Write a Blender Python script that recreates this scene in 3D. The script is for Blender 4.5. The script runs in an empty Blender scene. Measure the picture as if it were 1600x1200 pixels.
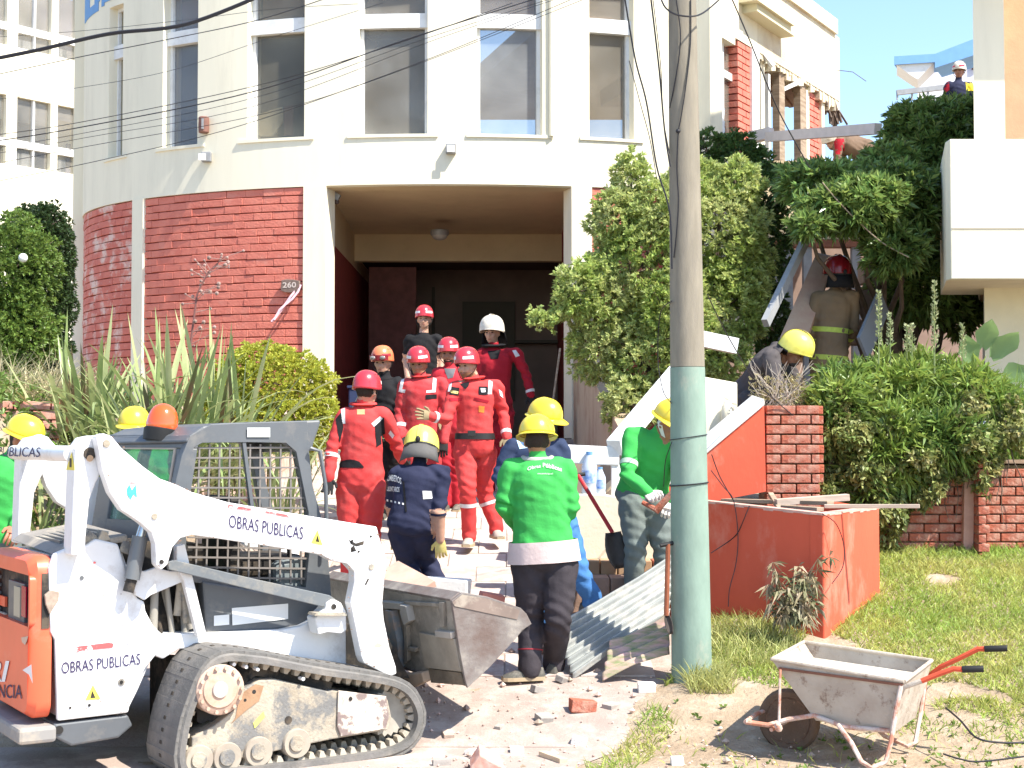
import bpy, math, random
import numpy as np
from mathutils import Vector, Matrix, noise
from mathutils.bvhtree import BVHTree
random.seed(7); RNG = np.random.default_rng(7)
PI = math.pi
scene = bpy.context.scene
COL = scene.collection
# ------------------------------------------------------------ camera, sky, sun, exposure
CAM_H = 1.75; FPX = 2400.0
PITCH = math.atan(90/FPX)
cam = bpy.data.cameras.new('camera'); cam.sensor_width = 36; cam.lens = 54.0
cam.clip_start = 0.1; cam.clip_end = 900
camo = bpy.data.objects.new('camera', cam); COL.objects.link(camo)
camo.location = (0, 0, CAM_H); camo.rotation_euler = (PI/2 + PITCH, 0, 0)
scene.camera = camo
SUN = Vector((0.62, -0.42, 1.0)).normalized()
world = bpy.data.worlds.new('World'); scene.world = world; world.use_nodes = True
wn = world.node_tree.nodes; wl = world.node_tree.links
for n in list(wn): wn.remove(n)
wo = wn.new('ShaderNodeOutputWorld'); wb = wn.new('ShaderNodeBackground'); ws = wn.new('ShaderNodeTexSky')
ws.sky_type = 'NISHITA'; ws.sun_disc = False
ws.sun_elevation = math.asin(SUN.z); ws.sun_rotation = math.atan2(SUN.x, SUN.y)
ws.air_density = 1.0; ws.dust_density = 0.6; ws.ozone_density = 3.0
wb.inputs['Strength'].default_value = 0.15
wl.new(ws.outputs[0], wb.inputs['Color']); wl.new(wb.outputs[0], wo.inputs['Surface'])
sl = bpy.data.lights.new('sun', 'SUN'); sl.energy = 4.6; sl.angle = math.radians(0.6); sl.color = (1.0, 0.935, 0.83)
so = bpy.data.objects.new('sun', sl); COL.objects.link(so)
so.rotation_euler = SUN.to_track_quat('Z', 'Y').to_euler(); so.location = (10, -6, 20)
scene.view_settings.view_transform = 'Standard'; scene.view_settings.look = 'None'
scene.view_settings.exposure = 1.15; scene.view_settings.gamma = 1.0
scene.view_settings.use_curve_mapping = False
scene.cycles.max_bounces = 8; scene.cycles.transparent_max_bounces = 16

# ------------------------------------------------------------ helpers
CA, SA = math.cos(PITCH), math.sin(PITCH)
def ray(px, py):
    u = (px-800)/FPX; v = (600-py)/FPX
    return Vector((u, CA - v*SA, SA + v*CA))
def at(px, py, Y):
    d = ray(px, py); d = d*(Y/d.y)
    return Vector((d.x, Y, CAM_H + d.z))
def sm(a, b, x):
    t = min(1, max(0, (x-a)/(b-a))); return t*t*(3-2*t)
def ground(x, y):
    dr = -0.05 if y < 9.0 else -0.05 + min(1.83, .16*(y-9.0) + .05*sm(9.0, 9.6, y))
    la = -0.045 + (.245*max(0, min(y, 12.7)-9.0) + .03*sm(8.6, 9.4, y)) + .02*math.sin(x*2.1+y)*math.cos(y*1.7) * sm(8.6, 9.6, y)
    xe = .36 + .39*max(-2, min(2.6, y-8.3)) + .05*math.sin(y*5)
    w = sm(xe-.2, xe+.3, x)
    z = dr*(1-w) + la*w
    wl_ = sm(-2.35, -2.75, x)*sm(11.3, 12.4, y)
    zl = 1.35 + .75*sm(-3.4, -4.5, x) + .03*max(0, y-14)
    return z*(1-wl_) + zl*wl_

class MB:
    def __init__(s): s.v = []; s.f = []; s.m = []
    def add(s, vs, fs, mi=0):
        o = len(s.v); s.v += [tuple(p) for p in vs]
        for f in fs: s.f.append(tuple(i+o for i in f)); s.m.append(mi)
        return s
    def hexa(s, p, mi=0):   # p: 4 bottom then 4 top
        return s.add(p, [(3,2,1,0),(4,5,6,7),(0,1,5,4),(1,2,6,5),(2,3,7,6),(3,0,4,7)], mi)
    def box(s, c, d, mi=0, M=None):
        x, y, z = d[0]/2, d[1]/2, d[2]/2
        p = [(-x,-y,-z),(x,-y,-z),(x,y,-z),(-x,y,-z),(-x,-y,z),(x,-y,z),(x,y,z),(-x,y,z)]
        if M is not None: p = [M @ Vector(q) for q in p]
        return s.hexa([Vector(q)+Vector(c) for q in p], mi)
    def beam(s, a, b, w, h, mi=0, up=(0,0,1)):
        a, b = Vector(a), Vector(b); t = (b-a).normalized(); up = Vector(up)
        r = t.cross(up)
        if r.length < 1e-4: r = t.cross(Vector((1,0,0)))
        r.normalize(); u = r.cross(t)
        p = []
        for e in (a, b): p.append([e-r*w/2-u*h/2, e+r*w/2-u*h/2, e+r*w/2+u*h/2, e-r*w/2+u*h/2])
        return s.add(p[0]+p[1], [(0,1,2,3),(7,6,5,4),(0,4,5,1),(1,5,6,2),(2,6,7,3),(3,7,4,0)], mi)
    def tube(s, pts, r, n=8, mi=0, cap=True, flat=None, side=None):
        pts = [Vector(p) for p in pts]; N = len(pts)
        rs = r if isinstance(r, (list, tuple)) else [r]*N
        vs = []; prev = None
        for i in range(N):
            t = (pts[min(i+1, N-1)] - pts[max(i-1, 0)])
            t = t.normalized() if t.length > 1e-9 else Vector((0,0,1))
            if side is not None: a = Vector(side)
            elif prev is None: a = Vector((0,0,1)) if abs(t.z) < .9 else Vector((1,0,0))
            else: a = prev
            a = (a - t*a.dot(t)).normalized(); prev = a; b = t.cross(a)
            ra = rs[i]; ra, rb = ra if isinstance(ra, (tuple, list)) else (ra, ra)
            for k in range(n):
                q = 2*PI*k/n; vs.append(pts[i] + a*math.cos(q)*ra + b*math.sin(q)*rb)
        fs = [(i*n+k, i*n+(k+1)%n, (i+1)*n+(k+1)%n, (i+1)*n+k) for i in range(N-1) for k in range(n)]
        if cap: fs += [tuple(range(n-1, -1, -1)), tuple((N-1)*n+k for k in range(n))]
        return s.add(vs, fs, mi)
    def ball(s, c, r, n=12, mi=0, M=None, lo=-PI/2, hi=PI/2):
        c = Vector(c); r = (r, r, r) if not isinstance(r, (tuple, list)) else r
        m = max(5, n//2+1); vs = []
        for i in range(m):
            e = lo + (hi-lo)*i/(m-1); e = max(-PI/2+.02, min(PI/2-.02, e))
            for k in range(n):
                q = 2*PI*k/n
                p = Vector((r[0]*math.cos(e)*math.cos(q), r[1]*math.cos(e)*math.sin(q), r[2]*math.sin(e)))
                vs.append(c + (M @ p if M is not None else p))
        fs = [(i*n+k, i*n+(k+1)%n, (i+1)*n+(k+1)%n, (i+1)*n+k) for i in range(m-1) for k in range(n)]
        fs += [tuple(range(n-1, -1, -1)), tuple((m-1)*n+k for k in range(n))]
        return s.add(vs, fs, mi)
    def prism(s, front, back, mi=0):
        n = len(front)
        s.add(list(front)+list(back), [tuple(range(n)), tuple(range(2*n-1, n-1, -1))] + [(i, i+n, (i+1)%n+n, (i+1)%n) for i in range(n)], mi)
        return s
    def lathe(s, prof, c=(0,0,0), n=20, mi=0, M=None):
        vs = []; c = Vector(c)
        for r, z in prof:
            for k in range(n):
                q = 2*PI*k/n; p = Vector((r*math.cos(q), r*math.sin(q), z)); vs.append(c + (M @ p if M is not None else p))
        m = len(prof)
        fs = [(i*n+k, i*n+(k+1)%n, (i+1)*n+(k+1)%n, (i+1)*n+k) for i in range(m-1) for k in range(n)]
        fs += [tuple(range(n-1, -1, -1)), tuple((m-1)*n+k for k in range(n))]
        return s.add(vs, fs, mi)

def recalc(me):
    import bmesh
    bm = bmesh.new(); bm.from_mesh(me); bmesh.ops.recalc_face_normals(bm, faces=bm.faces); bm.to_mesh(me); bm.free()
def bevel(o, w=.004, seg=2):
    m = o.modifiers.new('bevel', 'BEVEL'); m.width = w; m.segments = seg; m.limit_method = 'ANGLE'; m.angle_limit = math.radians(35)
    return o
def raw(name, me, parent=None):
    o = bpy.data.objects.new(name, me); COL.objects.link(o)
    if parent is not None: o.parent = parent
    return o
def obj(name, mb, mats, parent=None, smooth=False, bev=0, kind=None, loc=None, fix=True):
    """mb holds root-local coordinates when the parent is rotated; world coordinates minus the parent's location otherwise"""
    if not isinstance(mats, (list, tuple)): mats = [mats]
    off = Vector((0,0,0))
    p = parent
    while p is not None and p.get('world_coords') is not None:
        off += p.location; p = p.parent
    if parent is not None and parent.get('world_coords') is None and parent.parent is not None: off = Vector((0,0,0))
    if loc is not None: off = off + Vector(loc)
    vs = mb.v
    if off.length > 0: vs = [(v[0]-off.x, v[1]-off.y, v[2]-off.z) for v in vs]
    me = bpy.data.meshes.new(name); me.from_pydata(vs, [], mb.f)
    for m in mats: me.materials.append(m)
    if len(mats) > 1: me.polygons.foreach_set('material_index', mb.m)
    if fix: recalc(me)
    if smooth:
        me.polygons.foreach_set('use_smooth', [True]*len(me.polygons))
        try: me.set_sharp_from_angle(angle=math.radians(42))
        except Exception: pass
    me.update()
    o = raw(name, me, parent)
    if loc is not None: o.location = loc
    if bev: bevel(o, bev)
    if kind: o['kind'] = kind
    return o
def npmesh(name, V, F, mats, parent=None, mi=None, smooth=False, kind=None, uv=None):
    V = np.asarray(V, dtype=np.float32); F = np.asarray(F, dtype=np.int32)
    if parent is not None and parent.get('world_coords') is not None: V = V - np.array(parent.location, dtype=np.float32)
    me = bpy.data.meshes.new(name); k = F.shape[1]
    me.vertices.add(len(V)); me.vertices.foreach_set('co', V.ravel())
    me.loops.add(F.size); me.loops.foreach_set('vertex_index', F.ravel())
    me.polygons.add(len(F)); me.polygons.foreach_set('loop_start', np.arange(0, F.size, k, dtype=np.int32))
    me.polygons.foreach_set('loop_total', np.full(len(F), k, dtype=np.int32))
    if not isinstance(mats, (list, tuple)): mats = [mats]
    for m in mats: me.materials.append(m)
    if mi is not None: me.polygons.foreach_set('material_index', np.asarray(mi, dtype=np.int32))
    me.polygons.foreach_set('use_smooth', np.full(len(F), smooth))
    me.update(calc_edges=True); me.validate()
    o = raw(name, me, parent)
    if kind: o['kind'] = kind
    return o
def tag(o, label=None, cat=None, group=None, kind=None):
    if label: o['label'] = label
    if cat: o['category'] = cat
    if group: o['group'] = group
    if kind: o['kind'] = kind
    return o
def thing(name, label, cat, loc=(0,0,0), group=None, kind=None, rotz=0):
    o = bpy.data.objects.new(name, None); COL.objects.link(o); o.location = loc; o.rotation_euler = (0, 0, rotz)
    o.empty_display_size = .2
    if rotz == 0: o['world_coords'] = 1
    return tag(o, label, cat, group, kind)

# ------------------------------------------------------------ materials
def mat(name, col, rough=.7, spec=.3, metal=0, var=0, vscale=6, col2=None, bump=0, bscale=30, bdist=.01, stain=None, sscale=3, samt=.5, slo=.5, shi=.62, island=0, coat=0, stretch=None, coord='Object', sub=0, alpha=1):
    m = bpy.data.materials.new(name); m.use_nodes = True
    N = m.node_tree.nodes; L = m.node_tree.links; b = N['Principled BSDF']
    b.inputs['Roughness'].default_value = rough; b.inputs['Metallic'].default_value = metal
    b.inputs['Specular IOR Level'].default_value = spec; b.inputs['Coat Weight'].default_value = coat
    if coat: b.inputs['Coat Roughness'].default_value = .15
    base = list(col)+[1]
    tc = N.new('ShaderNodeTexCoord'); src = tc.outputs[coord]
    if stretch:
        mp = N.new('ShaderNodeMapping'); mp.inputs['Scale'].default_value = stretch; L.new(src, mp.inputs[0]); src = mp.outputs[0]
    def noisenode(sc, det=4, ro=.6):
        n = N.new('ShaderNodeTexNoise'); n.inputs['Scale'].default_value = sc; n.inputs['Detail'].default_value = det
        n.inputs['Roughness'].default_value = ro; L.new(src, n.inputs['Vector']); return n
    def mix(fac, a, bb):
        x = N.new('ShaderNodeMix'); x.data_type = 'RGBA'
        if isinstance(fac, float): x.inputs['Factor'].default_value = fac
        else: L.new(fac, x.inputs['Factor'])
        for i, q in ((6, a), (7, bb)):
            if isinstance(q, list): x.inputs[i].default_value = q
            else: L.new(q, x.inputs[i])
        return x.outputs[2]
    cur = base
    if var or col2:
        c2 = list(col2)+[1] if col2 else [c*(1-var) for c in col]+[1]
        n = noisenode(vscale); r = N.new('ShaderNodeMapRange'); r.inputs[1].default_value = .35; r.inputs[2].default_value = .65
        L.new(n.outputs['Fac'], r.inputs[0]); cur = mix(r.outputs[0], cur, c2)
    if island:
        g = N.new('ShaderNodeNewGeometry'); hs = N.new('ShaderNodeHueSaturation')
        r = N.new('ShaderNodeMapRange'); r.inputs[3].default_value = 1-island; r.inputs[4].default_value = 1+island*.9
        L.new(g.outputs['Random Per Island'], r.inputs[0]); L.new(r.outputs[0], hs.inputs['Value'])
        r2 = N.new('ShaderNodeMapRange'); r2.inputs[3].default_value = .5-island*.045; r2.inputs[4].default_value = .5+island*.03
        ml = N.new('ShaderNodeMath'); ml.operation = 'MULTIPLY'; ml.inputs[1].default_value = 7.31
        fr = N.new('ShaderNodeMath'); fr.operation = 'FRACT'
        L.new(g.outputs['Random Per Island'], ml.inputs[0]); L.new(ml.outputs[0], fr.inputs[0]); L.new(fr.outputs[0], r2.inputs[0]); L.new(r2.outputs[0], hs.inputs['Hue'])
        if isinstance(cur, list): hs.inputs['Color'].default_value = cur
        else: L.new(cur, hs.inputs['Color'])
        cur = hs.outputs[0]
    if stain:
        n = noisenode(sscale, 8, .7); r = N.new('ShaderNodeMapRange'); r.inputs[1].default_value = slo; r.inputs[2].default_value = shi; r.inputs[4].default_value = samt
        L.new(n.outputs['Fac'], r.inputs[0]); cur = mix(r.outputs[0], cur, list(stain)+[1])
    if isinstance(cur, list): b.inputs['Base Color'].default_value = cur
    else: L.new(cur, b.inputs['Base Color'])
    if bump:
        n = noisenode(bscale, 5, .6); bp = N.new('ShaderNodeBump'); bp.inputs['Strength'].default_value = bump; bp.inputs['Distance'].default_value = bdist
        L.new(n.outputs['Fac'], bp.inputs['Height']); L.new(bp.outputs[0], b.inputs['Normal'])
    if sub:
        b.inputs['Subsurface Weight'].default_value = sub; b.inputs['Subsurface Radius'].default_value = (.02, .008, .004); b.inputs['Subsurface Scale'].default_value = .5
    return m
def leafmat(name, col, island=.35, trans=.35, rough=.5, col2=None, vscale=1.3):
    m = mat(name, col, rough=rough, spec=.4, island=island, col2=col2, vscale=vscale)
    N = m.node_tree.nodes; L = m.node_tree.links; b = N['Principled BSDF']; out = N['Material Output']
    t = N.new('ShaderNodeBsdfTranslucent'); mx = N.new('ShaderNodeMixShader'); mx.inputs[0].default_value = trans
    s = b.inputs['Base Color'].links[0].from_socket
    hs = N.new('ShaderNodeHueSaturation'); hs.inputs['Value'].default_value = 1.3; hs.inputs['Hue'].default_value = .485
    L.new(s, hs.inputs['Color']); L.new(hs.outputs[0], t.inputs[0]); L.new(b.outputs[0], mx.inputs[1]); L.new(t.outputs[0], mx.inputs[2]); L.new(mx.outputs[0], out.inputs[0])
    return m
def glassmat(name, tint=(.5,.5,.5), trans=.7, rough=.03, coltint=(1,1,1)):
    m = bpy.data.materials.new(name); m.use_nodes = True; N = m.node_tree.nodes; L = m.node_tree.links
    b = N['Principled BSDF']; b.inputs['Base Color'].default_value = list(tint)+[1]; b.inputs['Roughness'].default_value = rough
    b.inputs['Specular IOR Level'].default_value = .5
    t = N.new('ShaderNodeBsdfTransparent'); t.inputs[0].default_value = list(coltint)+[1]
    mx = N.new('ShaderNodeMixShader'); mx.inputs[0].default_value = trans
    L.new(b.outputs[0], mx.inputs[1]); L.new(t.outputs[0], mx.inputs[2]); L.new(mx.outputs[0], N['Material Output'].inputs[0])
    return m
CREAM = mat('cream_paint', (.84,.78,.61), .8, var=.06, vscale=1.5, bump=.25, bscale=60, bdist=.004, stain=(.5,.45,.34), sscale=1.6, samt=.34, slo=.52, shi=.8, stretch=(2.4,2.4,.35))
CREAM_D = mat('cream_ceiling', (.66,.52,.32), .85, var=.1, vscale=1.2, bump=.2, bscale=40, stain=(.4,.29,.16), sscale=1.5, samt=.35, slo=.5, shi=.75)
WHITE = mat('white_frame_paint', (.78,.78,.76), .5, var=.05, stain=(.5,.48,.44), sscale=5, samt=.3)
REDBR = mat('red_painted_brick', (.66,.215,.155), .75, col2=(.58,.165,.12), vscale=5, bump=.8, bscale=35, bdist=.012, stain=(.66,.34,.27), sscale=4, samt=.5, slo=.56, shi=.72)
REDBR2 = mat('red_brick_peeling', (.62,.19,.14), .8, col2=(.52,.145,.11), vscale=5, bump=.8, bscale=35, bdist=.012, stain=(.72,.58,.5), sscale=3, samt=.8, slo=.5, shi=.62)
REDMORTAR = mat('red_painted_joint', (.40,.075,.06), .9, bump=.6, bscale=40)
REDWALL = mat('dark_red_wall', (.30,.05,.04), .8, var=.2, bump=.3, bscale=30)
CLAY = mat('clay_brick', (.44,.135,.075), .85, col2=(.31,.085,.055), vscale=3, bump=.8, bscale=40, bdist=.012, stain=(.56,.36,.27), sscale=6, samt=.75, slo=.5, shi=.68)
CLAYJ = mat('brick_mortar', (.47,.28,.21), .95, var=.3, bump=.8, bscale=50, stain=(.5,.36,.28), sscale=4, samt=.6)
ORANGE = mat('orange_render', (.68,.115,.06), .75, col2=(.60,.095,.05), vscale=2, bump=.3, bscale=35, bdist=.006, stain=(.72,.36,.27), sscale=2.6, samt=.6, slo=.52, shi=.72, stretch=(1,1,.5))
CONC = mat('pole_concrete', (.27,.24,.185), .9, var=.2, vscale=5, bump=.5, bscale=60, bdist=.005, stretch=(4,4,.7), stain=(.2,.18,.15), sscale=6, samt=.4)
POLEG = mat('pole_green_paint', (.235,.325,.265), .75, var=.16, vscale=8, bump=.35, bscale=60, bdist=.004, stretch=(1,1,.5), stain=(.42,.38,.3), sscale=5, samt=.5, slo=.56, shi=.7)
DARK = mat('dark_interior', (.12,.085,.07), .9)
DARKRED = mat('garage_dark_panel', (.07,.03,.025), .8, var=.3)
FLOORG = mat('garage_floor', (.22,.18,.15), .8, var=.3)
WOOD = mat('weathered_wood', (.42,.33,.24), .85, col2=(.26,.19,.13), vscale=3, stretch=(1,1,8), bump=.5, bscale=30)
GREYM = mat('grey_metal', (.36,.36,.36), .5, metal=.3, var=.2)
BLACK = mat('black_rubber', (.02,.02,.02), .6, var=.3)
BLUE = mat('light_blue_paint', (.16,.34,.62), .7, var=.1, vscale=3)
def dusty(m, a, b_, sc):
    N = m.node_tree.nodes; L = m.node_tree.links; n = N.new('ShaderNodeTexNoise'); n.inputs['Scale'].default_value = sc; n.inputs['Detail'].default_value = 3
    tc = N.new('ShaderNodeTexCoord'); L.new(tc.outputs['Object'], n.inputs['Vector']); r = N.new('ShaderNodeValToRGB'); r.color_ramp.elements[0].position = .35; r.color_ramp.elements[1].position = .68
    r.color_ramp.elements[0].color = list(a)+[1]; r.color_ramp.elements[1].color = list(b_)+[1]; L.new(n.outputs['Fac'], r.inputs[0]); L.new(r.outputs[0], N['Principled BSDF'].inputs['Base Color']); return m
GLASS = dusty(glassmat('window_glass', (.24,.235,.21), .62), (.17,.165,.145), (.33,.31,.27), 1.1)
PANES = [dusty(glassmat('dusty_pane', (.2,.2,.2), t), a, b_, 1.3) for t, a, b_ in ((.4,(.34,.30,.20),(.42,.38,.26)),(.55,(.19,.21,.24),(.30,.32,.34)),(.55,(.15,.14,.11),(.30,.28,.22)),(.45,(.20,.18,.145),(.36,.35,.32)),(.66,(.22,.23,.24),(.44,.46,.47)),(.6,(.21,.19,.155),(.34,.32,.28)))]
PANEG = glassmat('cab_glass', (.16,.25,.22), .55, coltint=(.75,.95,.85))
BROWNC = mat('brown_soffit', (.30,.2,.14), .9, var=.2, bump=.4, bscale=20)
# ------------------------------------------------------------ ground
def ground_sheet():
    xs = np.concatenate([np.linspace(-60, -7, 14)[:-1], np.linspace(-7, 7.5, 190), np.linspace(7.5, 60, 14)[1:]])
    ys = np.concatenate([np.linspace(-6, 6.5, 8)[:-1], np.linspace(6.5, 21, 200), np.linspace(21, 300, 24)[1:]])
    V = []
    for y in ys:
        for x in xs:
            z = ground(x, y) + (.012*noise.noise(Vector((x*2.3, y*2.3, 0))) + .008*noise.noise(Vector((x*7, y*7, 3))))*(1 if 8.3 < y < 21 else 0)
            V.append((x, y, z))
    nx, ny = len(xs), len(ys)
    F = [(j*nx+i, j*nx+i+1, (j+1)*nx+i+1, (j+1)*nx+i) for j in range(ny-1) for i in range(nx-1)]
    m = mat('dirt_ground', (.37,.285,.20), .95, col2=(.29,.215,.145), vscale=2.2, bump=.9, bscale=22, bdist=.03, stain=(.46,.39,.30), sscale=6, samt=.6)
    o = npmesh('ground', V, F, m, smooth=True, kind='structure')
ground_sheet()
# street in front, a thin concrete sheet
STREETM = mat('street_concrete', (.38,.305,.265), .9, col2=(.35,.275,.235), vscale=1.2, bump=.5, bscale=45, bdist=.01, stain=(.6,.53,.46), sscale=3, samt=.6)
mb = MB()
xs = [-14+ .5*i for i in range(59)]
def xe(y): return .36 + .39*max(-2, min(2.6, y-8.3)) + .05*math.sin(y*5)
rows = [4.0, 6, 7.0, 7.6, 8.0, 8.3, 8.6, 8.9, 9.05]
V = []; F = []
for j, y in enumerate(rows):
    X1 = xe(y) - .05 if y > 8.05 else 15
    for i in range(41):
        x = -14 + (X1+14)*i/40; V.append((x, y, -0.05 + .006 + (.004 if y<8.05 else 0) + (max(0, ground(x, y)+.05))))
for j in range(len(rows)-1):
    for i in range(40): F.append((j*41+i, j*41+i+1, (j+1)*41+i+1, (j+1)*41+i))
npmesh('street', V, F, STREETM, smooth=True, kind='structure')
# driveway: base sheet + paving slabs proud of the joints
drv = thing('driveway', None, None, (0, 9, 0), kind='structure')
mb = MB(); ys = [9.05 + .5*i for i in range(23)]
V = []; F = []
for y in ys:
    for i in range(9):
        x0, x1 = -2.55, (xe(y)-.05 if y < 13 else 1.1)
        x = x0 + (x1-x0)*i/8; V.append((x, y, ground(min(x, -.5), y) + .008))
for j in range(len(ys)-1):
    for i in range(8): F.append((j*9+i, j*9+i+1, (j+1)*9+i+1, (j+1)*9+i))
npmesh('driveway_base', V, F, mat('driveway_concrete', (.37,.295,.255), .95, col2=(.30,.235,.20), vscale=2, bump=.7, bscale=45, stain=(.46,.40,.35), sscale=5, samt=.7, slo=.45), drv, smooth=True)
SLABM = [mat('paving_slab_pink', (.42,.335,.295), .85, var=.12, vscale=4, bump=.35, bscale=50, bdist=.008, stain=(.64,.58,.52), sscale=4, samt=.7, slo=.45),
         mat('paving_slab_pale', (.48,.41,.365), .85, var=.12, vscale=4, bump=.35, bscale=50, bdist=.008, stain=(.66,.6,.55), sscale=4, samt=.6, slo=.45),
         mat('paving_slab_red', (.45,.31,.26), .85, var=.2, vscale=4, bump=.35, bscale=50, bdist=.008, stain=(.62,.54,.47), sscale=5, samt=.8, slo=.45)]
slab_me = []
for m in SLABM:
    b = MB().box((0,0,0), (.489,.489,.03)); me = bpy.data.meshes.new('paving_slab'); me.from_pydata(b.v, [], b.f); me.materials.append(m); recalc(me); slab_me.append(me)
ang = math.atan(.16)
y = 10.44; j = 0
while y < 19.8:
    for i in range(8):
        x = -2.3 + .5*i + (.25 if j % 2 else 0)
        if x > (xe(y)-.38 if y < 13 else .75) or x < -2.35: continue
        o = raw('paving_slab', random.choices(slab_me, (6, 5, 1))[0], drv)
        o.location = (x, y-9, ground(min(x, -.5), y) + .004 + random.uniform(-.003, .004)); o.rotation_euler = (ang + random.uniform(-.008,.008), random.uniform(-.008,.008), random.uniform(-.008,.008))
    y += .494; j += 1

# ------------------------------------------------------------ main building with the curved front
XC, RA, RB = -.92, 5.62, 3.6
YC = 20 + RB
def E(th, off=0): return Vector((XC + (RA+off)*math.sin(th), YC - (RB+off)*math.cos(th), 0))
def th_of(px, off=0):
    lo, hi = -1.35, 1.35; k = (px-800)/FPX
    for _ in range(50):
        mid = (lo+hi)/2; p = E(mid, off)
        if p.x/p.y < k: lo = mid
        else: hi = mid
    return mid
def arc_panel(mb, t0, t1, z0, z1, o0, o1, mi=0, step=.04):
    n = max(1, int(abs(t1-t0)/step)); 
    P = []
    for i in range(n+1):
        t = t0 + (t1-t0)*i/n
        a = E(t, o1); b = E(t, o0)
        P.append([(a.x,a.y,z0),(a.x,a.y,z1),(b.x,b.y,z1),(b.x,b.y,z0)])
    vs = [q for r in P for q in r]; fs = []
    for i in range(n):
        for k in range(4): fs.append((i*4+k, i*4+(k+1)%4, (i+1)*4+(k+1)%4, (i+1)*4+k))
    fs += [(0,1,2,3), (n*4+3, n*4+2, n*4+1, n*4)]
    mb.add(vs, fs, mi)
bld = thing('curved_corner_building', 'cream painted corner building with curved upper floor, red brick base and open garage', 'building', (XC, 22, 1.7))
TL, TR = -1.50, th_of(1120)
Z_BR, Z_SILL, Z_W1, Z_BAR, Z_W2 = 5.12, 5.77, 7.21, 7.40, 7.95
b = MB()
arc_panel(b, TL, TR+.02, Z_BR, Z_SILL, -.3, 0)                    # band
arc_panel(b, TL, TR+.02, Z_W2, 8.62, -.3, 0)                      # parapet
arc_panel(b, TL, TR+.02, 8.62, 8.72, -.3, .04)
wins = [(165,187),(250,305),(383,473),(557,667),(745,848),(922,992)]
edges = [TL] + [q for w in wins for q in (th_of(w[0]), th_of(w[1]))] + [TR+.02]
for i in range(0, len(edges), 2): arc_panel(b, edges[i], edges[i+1], Z_SILL, Z_W2, -.3, 0)
obj('upper_wall', b, CREAM, bld, smooth=True)
# window sill ledges, frames, panes
for i, (p0, p1) in enumerate(wins):
    t0, t1 = th_of(p0), th_of(p1)
    f = MB(); d = .022/RA*2.2
    arc_panel(f, t0, t1, Z_W1, Z_BAR, -.2, -.07); arc_panel(f, t0, t0+d, Z_SILL, Z_W1, -.2, -.12); arc_panel(f, t1-d, t1, Z_SILL, Z_W1, -.2, -.12)
    arc_panel(f, t0+d, t1-d, Z_SILL, Z_SILL+.04, -.2, -.12); arc_panel(f, t0, t0+d, Z_BAR, Z_W2, -.2, -.12); arc_panel(f, t1-d, t1, Z_BAR, Z_W2, -.2, -.12); arc_panel(f, t0+d, t1-d, Z_W2-.05, Z_W2-.001, -.2, -.12)
    w = obj('window', f, WHITE, bld)
    w['world_coords'] = 1
    g = MB(); arc_panel(g, t0+d, t1-d, Z_SILL+.04, Z_W1, -.17, -.16)
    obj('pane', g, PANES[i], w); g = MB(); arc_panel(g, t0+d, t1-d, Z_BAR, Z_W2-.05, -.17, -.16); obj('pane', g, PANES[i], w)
    s = MB(); arc_panel(s, t0-.025, t1+.025, Z_SILL-.03, Z_SILL+.012, .001, .022); obj('sill', s, CREAM, w)
    if i < 6:
        c = MB(); arc_panel(c, t0+d, t1-d, Z_BAR+.02, Z_W2-.08, -.30, -.27); obj('blind', c, mat('tan_blind', (.50,.30,.19), .8, var=.15), w)
# interior floor, ceiling and partitions
b = MB()
n = 30
def slabpoly(z0, z1, yb, off=-.31):
    P = [E(TL + (TR-TL)*i/n, off) for i in range(n+1)]
    P = [(p.x, p.y) for p in P] + [(P[-1].x, yb), (P[0].x, yb)]
    return [(x, y, z0) for x, y in P], [(x, y, z1) for x, y in P]
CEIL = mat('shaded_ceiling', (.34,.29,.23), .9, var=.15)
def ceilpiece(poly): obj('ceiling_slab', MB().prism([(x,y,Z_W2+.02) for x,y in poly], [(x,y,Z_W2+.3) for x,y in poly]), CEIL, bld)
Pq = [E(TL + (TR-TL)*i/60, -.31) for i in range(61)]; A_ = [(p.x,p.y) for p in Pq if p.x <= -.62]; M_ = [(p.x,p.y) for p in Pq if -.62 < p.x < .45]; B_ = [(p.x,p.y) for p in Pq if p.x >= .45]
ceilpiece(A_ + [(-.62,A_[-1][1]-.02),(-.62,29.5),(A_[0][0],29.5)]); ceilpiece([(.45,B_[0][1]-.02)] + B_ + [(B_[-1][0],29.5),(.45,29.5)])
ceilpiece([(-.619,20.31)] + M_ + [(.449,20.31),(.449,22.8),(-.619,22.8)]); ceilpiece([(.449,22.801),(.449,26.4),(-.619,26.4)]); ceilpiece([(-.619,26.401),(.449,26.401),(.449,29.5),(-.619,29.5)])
a, c = slabpoly(5.16, 5.74, 26); b = MB().prism(a, c); obj('floor_slab', b, FLOORG, bld)
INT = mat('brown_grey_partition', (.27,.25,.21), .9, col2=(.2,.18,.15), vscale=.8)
INTY = mat('cream_wall_and_reflection', (.80,.68,.42), .9)
b = MB()
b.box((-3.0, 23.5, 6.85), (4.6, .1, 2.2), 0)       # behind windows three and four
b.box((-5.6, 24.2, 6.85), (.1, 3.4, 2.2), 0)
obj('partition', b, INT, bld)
def wpt(px, py, off=-.195):
    p = E(th_of(px, off), off); return Vector((p.x, p.y, CAM_H + (690-py)*p.y/FPX))
b = MB(); P = [wpt(387,209), wpt(424,209), wpt(440,186), wpt(438,163), wpt(387,180)]; b.prism(P, [p+Vector((0,.06,0)) for p in P])  # cream wedge panel standing in for a reflection in the third window
P = [wpt(256,228), wpt(270,228), wpt(269,66), wpt(255,66)]; b.prism(P, [p+Vector((0,.06,0)) for p in P])
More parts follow.
